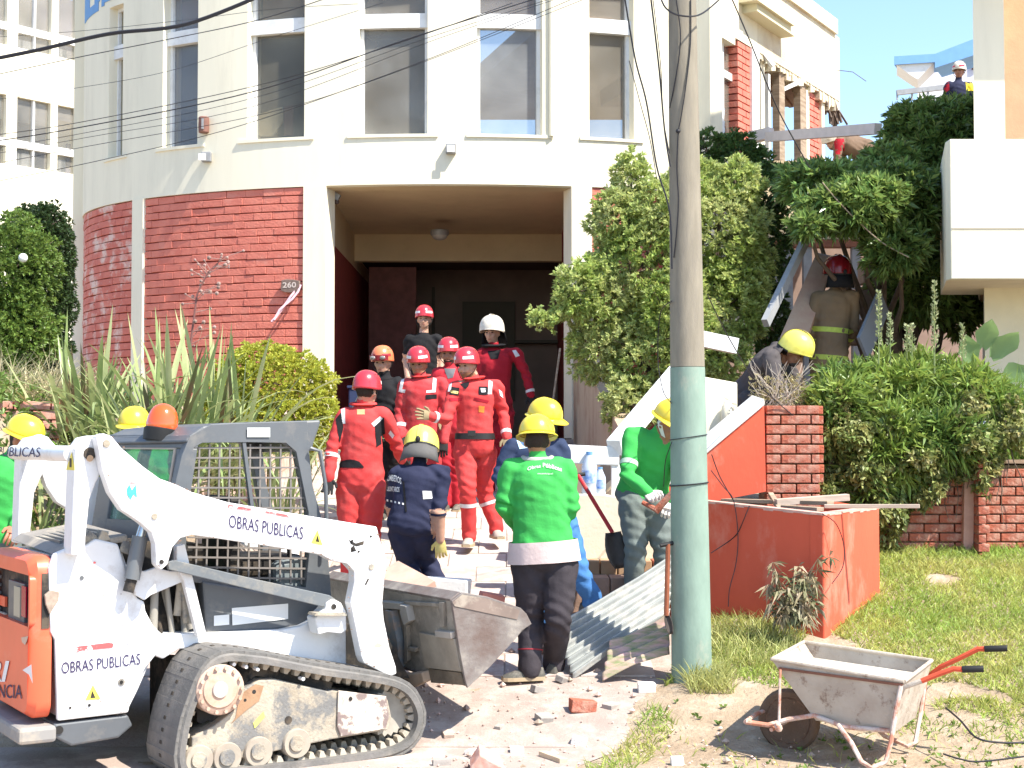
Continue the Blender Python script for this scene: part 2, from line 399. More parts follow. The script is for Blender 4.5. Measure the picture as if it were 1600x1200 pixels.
P = [wpt(172,249), wpt(186,249), wpt(186,96), wpt(172,96)]; b.prism(P, [p+Vector((0,.06,0)) for p in P])
obj('jamb_and_reflection', b, INTY, bld)
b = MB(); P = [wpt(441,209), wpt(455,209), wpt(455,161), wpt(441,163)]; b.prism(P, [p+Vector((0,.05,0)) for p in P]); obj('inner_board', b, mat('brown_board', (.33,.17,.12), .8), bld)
# drainpipes beside two windows
for px in (671, 478):
    t = th_of(px); p = E(t, -.04)
b = MB()
for px in (861,):
    p = E(th_of(px), .03); b.tube([(p.x,p.y,Z_SILL), (p.x,p.y,8.6)], .03, 8)
obj('drainpipe', b, CREAM, bld, smooth=True)
# ground floor: base walls, pilasters
TG0, TG1 = th_of(508), th_of(893)
for a_, c_ in ((TL, th_of(205)), (th_of(222), th_of(473)), (th_of(925), TR+.02)):
    b = MB(); arc_panel(b, a_, c_, 1.2, Z_BR, -.3, -.06); obj('base_wall', b, REDMORTAR, bld, smooth=True)
for a_, c_ in ((th_of(205), th_of(222)), (th_of(473), TG0), (TG1, th_of(925))):
    b = MB(); arc_panel(b, a_, c_, 1.2, Z_BR, -.3, .015); obj('pilaster', b, CREAM, bld, smooth=True)
b = MB().box((E(TL).x-.04, E(TL).y+.1, 5.2), (.2, .5, 8.0)); obj('corner_pilaster', b, CREAM, bld)
# curved brickwork, every brick its own part
def bricks(t0, t1, z0, z1, m, parent, limit, hc=.104):
    rows = int((z1-z0)/hc); made = 0; rest = MB()
    for r in range(rows):
        zb = z1 - (r+1)*hc + .004
        s = t0; L0 = .27/RA
        first = True
        while s < t1-1e-4:
            # arc length per angle varies on the ellipse
            dl = math.hypot(RA*math.cos(s), RB*math.sin(s))
            L = (random.uniform(.24, .32) * (.5 if (first and r % 2) else 1))/dl; first = False
            e = min(t1, s+L)
            if t1-e < .35*L: e = t1
            q = MB(); jit = random.uniform(-.005, .006); g = .0018/dl
            dz = random.uniform(-.004, .004)
            arc_panel(q, s+g, e-g, zb+dz, zb+hc-.011+dz+random.uniform(-.003,.002), -.06, -.018+jit, step=9)
            if made < limit:
                obj('brick', q, m, parent, bev=.006); made += 1
            else: rest.add(q.v, q.f)
            s = e
    if rest.v: obj('brickwork', rest, m, parent, kind='stuff')
random.seed(3)
pan = obj('brick_panel', MB().box((E(th_of(340)).x, E(th_of(340)).y+.28, 3.0), (.3,.1,.3)), REDMORTAR, bld); pan['world_coords'] = 1
bricks(th_of(222), th_of(473), 2.3, Z_BR-.005, REDBR, pan, 300)
pan2 = obj('brick_panel', MB().box((E(th_of(160)).x, E(th_of(160)).y+.3, 3.0), (.1,.1,.3)), REDMORTAR, bld); pan2['world_coords'] = 1
bricks(TL, th_of(205), 2.3, Z_BR-.005, REDBR2, pan2, 300)
pan3 = obj('brick_panel', MB().box((E(th_of(950)).x, E(th_of(950)).y+.3, 3.0), (.1,.1,.3)), REDMORTAR, bld); pan3['world_coords'] = 1
bricks(th_of(925), th_of(1010), 3.7, Z_BR-.005, REDBR, pan3, 60)
# garage interior
XL, XR = -2.47, .78
b = MB(); cz = Z_BR
b.hexa([(XL,20.35,cz),(XR,20.25,cz),(XR,24.0,cz-.12),(XL,24.0,cz-.12),(XL,20.35,cz+.1),(XR,20.25,cz+.1),(XR,24,cz+.1),(XL,24,cz+.1)])
b.box(((XL+XR)/2, 24.1, 4.83), (XR-XL, .2, .5)); 
arc_panel(b, TG0, TG1, cz-.02, cz+.001, -.42, -.02)
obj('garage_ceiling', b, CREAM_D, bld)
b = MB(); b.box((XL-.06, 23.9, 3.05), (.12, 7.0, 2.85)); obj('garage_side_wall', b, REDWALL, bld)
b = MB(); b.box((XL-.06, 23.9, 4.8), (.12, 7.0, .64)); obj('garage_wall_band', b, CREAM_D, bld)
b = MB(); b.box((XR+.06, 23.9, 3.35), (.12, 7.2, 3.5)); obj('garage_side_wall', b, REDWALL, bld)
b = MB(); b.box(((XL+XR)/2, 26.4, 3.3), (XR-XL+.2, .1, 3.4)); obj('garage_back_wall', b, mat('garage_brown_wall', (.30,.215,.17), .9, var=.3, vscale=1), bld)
b = MB(); b.box(((XL+XR)/2, 26, 4.75), (XR-XL+.2, 3.4, .1)); obj('garage_back_ceiling', b, DARK, bld)
b = MB(); b.box((-1.9, 24.4, 3.15), (.75, .08, 2.75)); obj('garage_door_leaf', b, mat('garage_red_brown_panel', (.20,.08,.065), .8, var=.3), bld)
b = MB(); b.box((-.4, 26.3, 3.3), (.9, .06, 1.7)); b.box((-1.35, 26.3, 3.1), (.05,.06,2.6)); b.box((.45, 26.2, 3.45), (.8,.3,.05)); obj('garage_shelf', b, mat('dim_shelf', (.10,.085,.06), .7), bld)
b = MB(); b.box(((XL+XR)/2, 23.9, 1.745), (XR-XL, 7.5, .1)); obj('garage_floor_slab', b, FLOORG, bld)
# small fittings on the facade: own things
def wallbox(px, py, label, m=GREYM):
    t = th_of(px, .05); p = E(t, .05); z = CAM_H + (690-py)*p.y/FPX
    T = thing('wall_lamp', label, 'lamp', (p.x, p.y, z), group='box lamps on the curved band')
    q = MB().box((p.x, p.y, z), (.13,.10,.13)); obj('housing', q, m, T, bev=.008)
    e = E(t, .135); q = MB().box((e.x, e.y, z-.01), (.10,.012,.09)); obj('lens', q, WHITE, T)
wallbox(320, 243, 'small grey box lamp on the cream band above the red brick, left')
wallbox(704, 230, 'small grey box lamp on the cream band above the garage opening')
p = E(th_of(315, .06), .06); z = CAM_H + (690-192)*p.y/FPX
T = thing('wall_siren', 'rusty red wall siren between two upper windows', 'siren', (p.x,p.y,z))
q = MB().lathe([(.055,-.11),(.07,-.1),(.075,0),(.07,.1),(.055,.11)], (p.x,p.y,z), 14); obj('housing', q, mat('rusty_red', (.26,.13,.10), .7, var=.3), T, smooth=True)
q = MB().box((p.x,p.y-.07,z), (.03,.03,.14)); obj('grille', q, GREYM, T)
p = at(687, 366, 22.6)
T = thing('ceiling_lamp', 'round grey lamp under the garage ceiling', 'lamp', p)
q = MB().lathe([(.13,.06),(.14,.02),(.125,-.02)], p, 18); obj('base_ring', q, GREYM, T, smooth=True)
q = MB().ball(p+Vector((0,0,-.02)), (.115,.115,.07), 16, lo=-PI/2, hi=0); obj('diffuser', q, mat('milky_lens', (.45,.42,.38), .4), T, smooth=True)
p = at(524, 306, 20.5)  # small camera at the corner of the opening, gives no light
T = thing('wall_camera', 'small camera at the upper left corner of the garage opening', 'lamp', p)
q = MB().box(p, (.13,.10,.09), M=Matrix.Rotation(.5, 3, 'Y')); obj('head', q, GREYM, T, bev=.01)
q = MB().tube([p+Vector((-.05,0,0)), p+Vector((-.12,0,.03))], .02); q.ball(p+Vector((.02,0,-.08)), .035); obj('bracket', q, DARK, T)
# blue lettering on the parapet
b = MB()
def band_patch(mb, px0, px1, z0, z1, off=.01):
    arc_panel(mb, th_of(px0), th_of(px1), z0, z1, .001, off)
band_patch(b, 127, 134, 7.99, 8.6); band_patch(b, 134, 148, 7.99, 8.12); band_patch(b, 142, 150, 8.12, 8.6); band_patch(b, 153, 157, 8.02, 8.6); band_patch(b, 157, 190, 8.06, 8.35); band_patch(b, 170, 190, 8.35, 8.6)
obj('sign_lettering', b, BLUE, bld)
# numbered stone plaque and the pink tape
t = th_of(454); c = E(t, .0); z = CAM_H+(690-446)*c.y/FPX
tx = Vector((math.cos(t)*RA, math.sin(t)*RB, 0)).normalized(); nn = Vector((tx.y, -tx.x, 0))
T = thing('number_plaque', 'grey stone house number plaque on the red brick beside the garage', 'plaque', (c.x,c.y,z))
out = [(-.13,-.03),(-.12,.07),(-.05,.085),(.06,.075),(.13,.06),(.135,-.02),(.11,-.09),(0,-.095),(-.08,-.085),(-.12,-.07)]
P = [c + tx*x + Vector((0,0,z+y)) + nn*.05 for x, y in out]; Q = [p - nn*.05 for p in P]
q = MB().prism(P, Q); obj('stone', q, mat('grey_brown_stone', (.24,.17,.14), .9, var=.3, vscale=20), T, bev=.006)
def text_mesh(s, size=1.0, shear=0, bold=0, extrude=0.0):
    cu = bpy.data.curves.new('t', 'FONT'); cu.body = s; cu.size = size; cu.shear = shear; cu.offset = bold; cu.extrude = extrude; cu.resolution_u = 3
    o = bpy.data.objects.new('t', cu); COL.objects.link(o); bpy.context.view_layer.update()
    me = bpy.data.meshes.new_from_object(o); bpy.data.objects.remove(o); bpy.data.curves.remove(cu)
    V = [v.co.copy() for v in me.vertices]; F = [tuple(p.vertices) for p in me.polygons]; bpy.data.meshes.remove(me)
    x0 = min(v.x for v in V); x1 = max(v.x for v in V); y1 = max(v.y for v in V); y0 = min(v.y for v in V)
    V = [((v.x-x0)/(x1-x0), (v.y-y0)/(y1-y0)) for v in V]
    return V, F
def text_on(name, s, P0, U, Vv, nrm, m, parent, shear=0, bold=0):
    """flat print: P0 lower left, U full width vector, Vv full height vector"""
    V, F = text_mesh(s, shear=shear, bold=bold)
    q = MB().add([Vector(P0) + Vector(U)*x + Vector(Vv)*y + Vector(nrm)*.003 for x, y in V], F)
    return obj(name, q, m, parent, fix=False)
PALE = mat('pale_lettering', (.62,.52,.46), .8); TXT = mat('navy_lettering', (.03,.02,.08), .6)
text_on('number', '260', c + Vector((0,0,z-.03)) + nn*.051 - tx*.10, tx*.19, Vector((0,0,.075)), nn, PALE, T, bold=.02)
q = MB(); A = at(469,447,c.y-.05); B = at(424,502,c.y-.12)
for k, off in enumerate((0, .03)):
    pts = [A.lerp(B, s/6) + Vector((off*math.sin(s*1.3)+.01*k, -.02*k, .02*math.sin(s+2*k))) for s in range(7)]
    q.tube(pts, [(.014,.002)]*7, 4)
tag(obj('tape', q, mat('pink_white_tape', (.8,.55,.62), .5, var=.3, vscale=12)), 'pink and white tape tied to the stone plaque', 'tape')

# ------------------------------------------------------------ collapsed right wing
W0 = Vector((2.72, 20.62, 0)); W1 = Vector((5.35, 25.2, 0)); WD = (W1-W0).normalized(); WN = Vector((WD.y, -WD.x, 0))
def wg(px, off=0):
    k = (px-800)/FPX; a = W0 + WN*off
    s = (k*a.y - a.x)/(WD.x - k*WD.y)
    return a + WD*s
def wz(px, py, off=0): return CAM_H + (690-py)*wg(px, off).y/FPX
wing = thing('collapsed_wing', 'broken cream wing with open upper corner, bare posts and sky showing through', 'building', (3.5, 22, 1.8))
def wpanel(mb, p0, p1, z0, z1, o0=-.25, o1=0, mi=0, za=None, zb=None):
    A, B = wg(p0, o1), wg(p1, o1); C, D = A - WN*(o1-o0), B - WN*(o1-o0)
    z1b = z1 if zb is None else zb; z0b = z0 if za is None else za
    mb.hexa([(A.x,A.y,z0),(B.x,B.y,z0b),(D.x,D.y,z0b),(C.x,C.y,z0),(A.x,A.y,z1),(B.x,B.y,z1b),(D.x,D.y,z1b),(C.x,C.y,z1)], mi)
ZS = 7.41; ZT = 8.73
b = MB(); wpanel(b, 1112, 1131, 3.0, ZS); wpanel(b, 1131, 1152, 3.0, wz(1140,242)); wpanel(b, 1131, 1152, wz(1140,58), ZS)
wpanel(b, 1112, 1187, ZS, ZT)
wpanel(b, 1152, 1178, 3.0, 5.5, -.25, -.02)
obj('wall', b, CREAM, wing)
b = MB(); wpanel(b, 1187, 1316, ZS, ZT-.25); wpanel(b, 1187, 1314, ZT-.25, ZT, -.25, .05)
# broken lower edge
random.seed(11)
for k in range(26):
    p = 1190 + 123*k/26; h = random.uniform(.03, .16) + (.12 if k > 20 else 0)
    A = wg(p, -.01*random.random()); B = wg(p+random.uniform(4,8), -.02)
    b.hexa([(A.x,A.y,ZS-h),(B.x,B.y,ZS-h*random.uniform(.3,1)),(B.x-WN.x*.2,B.y-WN.y*.2,ZS-h*.4),(A.x-WN.x*.22,A.y-WN.y*.22,ZS-h),(A.x,A.y,ZS-.001),(B.x,B.y,ZS-.001),(B.x-WN.x*.2,B.y-WN.y*.2,ZS-.001),(A.x-WN.x*.22,A.y-WN.y*.22,ZS-.001)])
obj('broken_parapet', b, mat('broken_render', (.74,.68,.52), .9, col2=(.6,.5,.36), vscale=2, bump=.6, bscale=25, bdist=.02), wing)
b = MB(); wpanel(b, 1187, 1246, wz(1187,18), wz(1187,18)+.06, 0, .28, zb=wz(1187,18)+.06, za=wz(1187,18)); wpanel(b, 1187, 1246, wz(1187,30), wz(1187,18)+.0, 0, .22)
obj('canopy_box', b, mat('canopy_beige', (.68,.62,.42), .8), wing)
# roof slab seen from below, brown broken soffit
b = MB(); A, B = wg(1116,-.26), wg(1312,-.26); 
Q = [(A.x,A.y),(B.x,B.y),(5.2,25.9),(1.5,25.9)]
b.prism([(x,y,ZS+.02) for x,y in Q], [(x,y,ZS+.3) for x,y in Q]); obj('roof_slab', b, BROWNC, wing)
for k in range(9):
    a = wg(1200+k*11, -.3-random.random()*.4); c = a + Vector((random.uniform(-.5,.3), random.uniform(.2,1.2), 0))
    b = MB().beam((a.x,a.y,ZS-.05), (c.x,c.y,ZS-.02-random.random()*.15), .07, .05); obj('ceiling_batten', b, WOOD, wing)
# hanging debris at the corner
b = MB()
for k in range(20):
    a = wg(1288+random.random()*26, -.02-random.random()*.2); z = ZS - .02
    c = Vector((a.x+random.uniform(-.12,.16), a.y+random.uniform(-.1,.1), z-random.uniform(.1,.42)))
    b.beam((a.x,a.y,z), c, .035, .03)
obj('hanging_debris', b, mat('grey_brown_debris', (.2,.15,.12), .9, var=.4), wing, kind=None)
b = MB(); a = wg(1313); b.tube([(a.x,a.y,wz(1313,105)), (a.x+.25,a.y,wz(1313,108)), (a.x+.45,a.y-.1,wz(1313,125))], .006, 5); obj('bent_rebar', b, DARK, wing)
# window of the wing
b = MB(); wpanel(b, 1131,1134, wz(1140,242), wz(1140,58), -.2,-.1); wpanel(b, 1149.5,1152, wz(1140,242), wz(1140,58), -.2,-.1); wpanel(b, 1134,1149.5, wz(1140,112), wz(1140,100), -.2,-.1)
w = obj('window', b, WHITE, wing); w['world_coords'] = 1
b = MB(); wpanel(b, 1134,1149.5, wz(1140,242), wz(1140,112), -.17,-.15); obj('pane', b, GLASS, w); b = MB(); wpanel(b, 1134,1149.5, wz(1140,100), wz(1140,58), -.17,-.15); obj('pane', b, GLASS, w)
# red brick piers with real bricks
def pier(p0, p1, z0, z1, off=-.02):
    core = MB(); wpanel(core, p0+.7, p1-.7, z0, z1, -.24, off-.015); P = obj('brick_pier', core, REDMORTAR, wing); P['world_coords'] = 1
    z = z0; r = 0
    while z < z1-.05:
        mid = p0 + (p1-p0)*(.38 if r % 2 else .64)
        for a, c in ((p0, mid), (mid, p1)):
            q = MB(); wpanel(q, a+.35, c-.35, z+.008, z+.085, -.22, off+random.uniform(0,.012)); obj('brick', q, REDBR, P)
        z += .095; r += 1
pier(1155.5, 1176, wz(1165,262), wz(1165,50))
pier(1268, 1287, wz(1277,250), ZS-.1, -.1)
b = MB()
wpanel(b, 1178.5, 1190, 4.9, ZS, -.2, .02)
obj('corner_post', b, WHITE, wing)
for (p0, p1, m, zz) in ((1192,1198,CREAM,ZS),(1204,1207,WHITE,ZS-.2),(1221,1229.5,WOOD,ZS-.05),(1254,1263,WOOD,ZS),(1263.5,1268,CREAM,ZS-.1),(1287.5,1292,CREAM,ZS-.15)):
    b = MB(); wpanel(b, p0, p1, 5.5, zz, -.16, -.05); obj('bare_post', b, m, wing)
b = MB(); wpanel(b, 1199, 1203.5, 5.6, 6.6, -.35,-.3); obj('dark_strip', b, DARK, wing)
for a, c in ((at(1190,80,22.3), at(1208,103,22.4)), (at(1205,148,23.2), at(1262,122,23.6))): b = MB().beam(a, c, .06,.06); obj('broken_batten', b, WHITE, wing)
# terrace wall under the open corner
tw = thing('terrace_wall', 'cream terrace wall below the collapsed corner, partly behind the trees', 'wall', (5, 22, 3))
b = MB(); A = at(1150,258,21.9); 
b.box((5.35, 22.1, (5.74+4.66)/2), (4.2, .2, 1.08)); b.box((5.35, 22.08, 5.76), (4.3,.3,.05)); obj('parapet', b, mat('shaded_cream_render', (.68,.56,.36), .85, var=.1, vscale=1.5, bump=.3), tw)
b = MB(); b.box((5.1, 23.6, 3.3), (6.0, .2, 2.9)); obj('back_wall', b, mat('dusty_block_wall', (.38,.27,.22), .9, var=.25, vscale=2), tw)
b = MB()
for px in (1216, 1232, 1262, 1338):
    p = at(px, 420, 22.05); b.box((p.x, 22.1, 3.25), (.12,.14,2.82))
obj('post', b, mat('grey_post', (.36,.36,.36), .8, var=.2), tw)
b = MB(); b.box((5.1, 22.1, 4.6), (3.6,.22,.1)); obj('lintel', b, mat('rust_lintel', (.30,.12,.07), .8, var=.3), tw)
# ------------------------------------------------------------ neighbouring buildings
LB0 = Vector((-16.6, 31.6, 0)); LBD = Vector((1.2, 1.5, 0)).normalized(); LBN = Vector((LBD.y, -LBD.x, 0))
def lg(px, off=0):
    k = (px-800)/FPX; a = LB0 + LBN*off; s = (k*a.y - a.x)/(LBD.x - k*LBD.y); return a + LBD*s
def lz(px, py): return CAM_H + (690-py)*lg(px).y/FPX
lbl = thing('white_apartment_block', 'white apartment block with bands of windows beyond the left hedge', 'building', (-12, 38, 2))
def lpanel(mb, p0, p1, z0, z1, o0=-.2, o1=0):
    A, B = lg(p0, o1), lg(p1, o1); C, D = A - LBN*(o1-o0), B - LBN*(o1-o0)
    mb.hexa([(A.x,A.y,z0),(B.x,B.y,z0),(D.x,D.y,z0),(C.x,C.y,z0),(A.x,A.y,z1),(B.x,B.y,z1),(D.x,D.y,z1),(C.x,C.y,z1)])
zA = lz(60, 262); zB = lz(60, 155); zC = lz(60, 78); zD = lz(60, -40)
b = MB(); lpanel(b, -260, 150, 2.0, zA); lpanel(b, -260, 150, zB, zC); lpanel(b, -260, 150, zD, zD+1)
for r0, r1 in ((zA, zB), (zC, zD)):
    for p0, p1 in ((-90,-70),(4,21),(74,85),(114,150)): lpanel(b, p0, p1, r0, r1)
obj('facade', b, CREAM, lbl)
for r0, r1, sp in ((zA, zB, lz(60,228)), (zC, zD, lz(60,48))):
    for p0, p1 in ((-70,4),(21,74),(85,114)):
        f = MB(); lpanel(f, p0, p1, sp-.09, sp+.09, -.15, -.02); mid = (p0+p1)/2
        if p1-p0 > 40: lpanel(f, mid-1.6, mid+1.6, sp+.09, r1, -.15, -.04); lpanel(f, mid-1.2, mid+1.2, r0, sp-.09, -.15, -.04)
        w = obj('window', f, WHITE, lbl); w['world_coords'] = 1
        g = MB(); lpanel(g, p0, p1, r0, sp-.09, -.13,-.12); obj('pane', g, GLASS, w); g = MB(); lpanel(g, p0, p1, sp+.09, r1, -.13,-.12); obj('pane', g, GLASS, w)
        q = MB(); lpanel(q, p0+2, p0+(p1-p0)*.45, r0, sp-.1, -.6,-.55); obj('blind', q, WHITE, w)
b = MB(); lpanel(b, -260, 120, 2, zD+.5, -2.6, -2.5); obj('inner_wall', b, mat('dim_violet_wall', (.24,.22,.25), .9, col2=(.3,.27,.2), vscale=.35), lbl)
b = MB(); lpanel(b, 84, 112, lz(100,245), lz(100,170), -1.2,-1.1); obj('inner_yellow_wall', b, INTY, lbl)
b = MB(); lpanel(b, 100, 112, lz(100,243), lz(100,207), -1.05,-1.0); obj('dark_opening', b, DARK, lbl)
b = MB(); lpanel(b, -260, 150, zB-.02, zB+.2, -2.5, -.2); lpanel(b, -260, 150, zA-.2, zA-.01, -2.5, -.2); obj('floor_slab', b, WHITE, lbl)

# right hand cream building
rb = thing('cream_house', 'cream house with a blank balcony on the right edge', 'building', (5, 14.6, .8))
def ctile(mb, poly, z0, z1, mi=0): mb.prism([(x,y,z0) for x,y in poly], [(x,y,z1) for x,y in poly], mi)
b = MB()
s = 14.6/FPX
x1, x2, x3 = (1527-800)*s, (1576-800)*s, (1583-800)*s
ctile(b, [(x1,14.6),(x2,14.6),(x3+.03,15.7),(5.95,19.4)], 3.28, 11)
obj('pillar_wall', b, CREAM, rb)
b = MB(); ctile(b, [(x3+.035,15.7),(9,15.7),(9,19.4),(5.96,19.4)], 3.28, 11); obj('recess_wall', b, mat('ochre_wall', (.50,.33,.215), .85, var=.1, bump=.3), rb)
b = MB(); ctile(b, [((1540-800)*14.95/FPX, 14.95), (5.0, 14.95), (6.6, 19.4), (5.95, 19.4)], .6, 3.26)
ctile(b, [(5.45,14.95),(9,14.95),(9,15.3),(5.45,15.3)], .6, 3.26); ctile(b, [(5.0,14.95),(5.45,14.95),(5.45,15.2),(5.0,15.2)], 3.05, 3.26)
obj('lower_wall', b, mat('cream_lower_wall', (.74,.70,.52), .85, var=.06, bump=.2), rb)
b = MB(); ctile(b, [(5.0,15.6),(5.45,15.6),(5.45,15.7),(5.0,15.7)], .6, 3.05); obj('doorway', b, mat('brown_doorway', (.22,.15,.1), .8), rb)
b = MB(); X0 = (1488.5-800)*14/FPX
b.box(((X0+9)/2, 14.08, 3.88), (9-X0, .16, 1.29)); obj('balcony_front', b, CREAM, rb, bev=.01)
b = MB(); ctile(b, [(X0+.002,14.161),(8.99,14.161),(8.99,15.6),(X0+.35,15.6)], 3.245, 3.5); ctile(b, [(X0+.002,14.161),(X0+.15,14.161),(X0+.5,15.6),(X0+.35,15.6)], 3.501, 4.51)
obj('balcony_side', b, CREAM, rb)
b = MB(); b.box(((X0+9)/2+.01, 13.997, 3.70), (9-X0, .006, .012)); obj('render_seam', b, mat('seam', (.4,.36,.28), .9), rb)
b = MB(); b.box((7.0, 14.35, 6.9), (5.2,.55,.9)); obj('shade_overhang', b, CREAM, rb)  # unseen overhang added above the view to shade the pillar wall

# far blue and white house, high up
fb = thing('blue_white_house', 'distant white house with a light blue roof edge and a small railing', 'building', (12, 46, 6))
Yf = 46.; sf = Yf/FPX
def fp(px, py, dy=0): return at(px, py, Yf+dy)
b = MB(); P = [fp(1434,108),fp(1534,80),fp(1534,190),fp(1434,190)]; b.prism(P, [p+Vector((p.x/p.y*5+.2,5,0)) for p in P]); obj('wall', b, mat('pale_violet_white', (.70,.72,.80), .8), fb)
b = MB(); P = [fp(1397,88,-3),fp(1461,84,-3),fp(1534,56,-3),fp(1534,82,-3),fp(1461,106,-3),fp(1461,97,-3),fp(1397,101,-3)]; b.prism(P, [p+Vector((p.x/p.y*2.4+.2,2.4,.3)) for p in P]); obj('roof_edge', b, BLUE, fb)
b = MB(); P = [fp(1401,101.5,-2.9),fp(1461,96,-2.9),fp(1434,124,-2.9),fp(1424,118,-2.9)]; b.prism(P, [p+Vector((p.x/p.y*2.5,2.5,.3)) for p in P]); obj('eave', b, WHITE, fb)
b = MB(); P = [fp(1520,86,-.1),fp(1528,84,-.1),fp(1528,106,-.1),fp(1520,108,-.1)]; b.prism(P, [p+Vector((0,.12,0)) for p in P]); obj('window', b, DARK, fb)
b = MB(); b.beam(fp(1401,145,-3), fp(1480,136,-3), .12, .14); obj('railing', b, GREYM, fb)
for px in (1402, 1425, 1450): b = MB(); b.beam(fp(px,144,-3), fp(px,156,-3), .05,.05); obj('railing_post', b, GREYM, fb)
# rooftop the crew stands on
rt = thing('rooftop_ledge', 'grey rooftop ledge behind the dark tree', 'roof', (7.6, 25.5, 5))
b = MB(); b.box((7.9, 25.8, 5.95), (3.6, 2.4, .3)); obj('slab', b, mat('grey_slab', (.35,.33,.3), .9), rt); b = MB(); b.box((7.9, 26.2, 3.8), (3.2, 1.2, 3.98)); obj('wall', b, CREAM, rt)

# ------------------------------------------------------------ garden walls
terr = MB()
V = []; F = []
xs = np.linspace(.95, 9, 24); ys = np.linspace(12.84, 23.4, 24)
for y in ys:
    for x in xs:
        V.append((x, y, 1.55+.02*(y-12.4)+.05*noise.noise(Vector((x,y,1))) - (.0 if x > 1.35 or y > 13.5 else .6)))
for j in range(23):
    for i in range(23): F.append((j*24+i, j*24+i+1, (j+1)*24+i+1, (j+1)*24+i))
npmesh('garden_terrace', V, F, mat('garden_soil', (.22,.15,.10), .95, var=.4, bump=.8, bscale=15, bdist=.04), smooth=True, kind='structure')

def flat_bricks(parent, A, B, z0, z1, m, L=.25, h=.075, g=.012, depth=.11, rough=.004, ztop=None, seed=1):
    random.seed(seed); A, B = Vector(A), Vector(B); d = (B-A); Lt = d.length; d.normalize(); n = Vector((d.y, -d.x, 0))
    meshes = {}
    r = 0; z = z0
    while z < z1-.02:
        s = -L/2 if r % 2 else 0
        while s < Lt-.02:
            a = max(0, s); e = min(Lt, s+L-g)
            if e-a > .03 and (ztop is None or z < ztop(a)):
                w = round(e-a, 2)
                if w not in meshes:
                    q = MB().box((0,0,0), (w, depth, h-g)); me = bpy.data.meshes.new('brick'); me.from_pydata(q.v, [], q.f); me.materials.append(m); recalc(me); meshes[w] = me
                o = raw('brick', meshes[w], parent); bevel(o, .005, 2)
                p = A + d*((a+e)/2) + n*random.uniform(-rough, rough); p.z = z + h/2
                o.location = p - parent.location; o.rotation_euler = (random.uniform(-.01,.01), random.uniform(-.008,.008), math.atan2(d.y, d.x)+random.uniform(-.01,.01))
            s += L
        z += h; r += 1
# brick pillar
bp_ = thing('brick_pillar', 'short red clay brick pillar behind the orange planter', 'pillar', (2.2, 12.3, .9))
A = at(1196, 700, 12.25); B = at(1278, 700, 12.25)
zt = CAM_H+(690-633)*12.25/FPX
flat_bricks(bp_, (A.x,12.25,0), (B.x,12.25,0), zt-.078*15, zt, CLAY, L=.24, h=.078, depth=.12, seed=4)
flat_bricks(bp_, (B.x+.0,12.32,0), (B.x,12.75,0), zt-.078*15, zt, CLAY, L=.24, h=.078, depth=.12, seed=5)
q = MB().box(((A.x+B.x)/2, 12.5, zt-.6), (B.x-A.x-.04, .44, 1.18)); obj('mortar_core', q, CLAYJ, bp_)
# long retaining wall
rw = thing('brick_retaining_wall', 'low red brick retaining wall under the ivy at the top of the lawn', 'wall', (4, 12.7, .7))
A = at(1300, 800, 12.7); B = at(1515, 800, 12.7); C = at(1541, 800, 12.55); D = at(1640, 800, 12.7)
flat_bricks(rw, (A.x,12.7,0), (B.x,12.7,0), .70, 1.50, CLAY, L=.25, h=.0755, seed=6)
flat_bricks(rw, (B.x,12.58,0), (C.x,12.58,0), .70, 1.62, CLAY, L=.15, h=.0755, depth=.24, seed=7)
flat_bricks(rw, (C.x+.03,12.7,0), (D.x+.6,12.7,0), .70, 1.52, CLAY, L=.25, h=.0755, seed=8)
q = MB().box(((A.x+D.x+.6)/2, 12.79, 1.05), (D.x+.6-A.x, .16, .94)); obj('mortar_core', q, CLAYJ, rw); q = MB().box(((B.x+C.x)/2, 12.62, 1.05), (C.x-B.x-.02, .16, 1.08)); obj('mortar_core', q, CLAYJ, rw)
q = MB().beam((B.x-.05,12.64,.7),(B.x-.03,12.64,1.5), .1,.08); obj('render_strip', q, mat('pink_render', (.6,.36,.28), .9, var=.2), rw)
# orange planter: rendered box with open top
op = thing('orange_planter', 'large orange rendered planter box holding planks behind the pole', 'planter', (2.1, 11.2, .4))
zt = 1.25
def quadwall(mb, a, b, za0, za1, zb0, zb1, th, mi=0):
    a, b = Vector((a[0],a[1],0)), Vector((b[0],b[1],0)); d = (b-a).normalized(); n = Vector((-d.y, d.x, 0))*th
    mb.hexa([(a.x,a.y,za0),(b.x,b.y,zb0),(b.x+n.x,b.y+n.y,zb0),(a.x+n.x,a.y+n.y,za0),(a.x,a.y,za1),(b.x,b.y,zb1),(b.x+n.x,b.y+n.y,zb1),(a.x+n.x,a.y+n.y,za1)], mi)
L_ = at(1046, 780, 11.35); K_ = at(1287, 803, 10.62); R_ = at(1374, 795, 11.62); 
b = MB(); quadwall(b, (L_.x,L_.y), (K_.x,K_.y), .2, 1.34, .2, K_.z, .11); obj('front_wall', b, ORANGE, op, bev=.012)
capm = mat('pale_pink_edge', (.72,.42,.34), .85, var=.25, vscale=14, bump=.4)
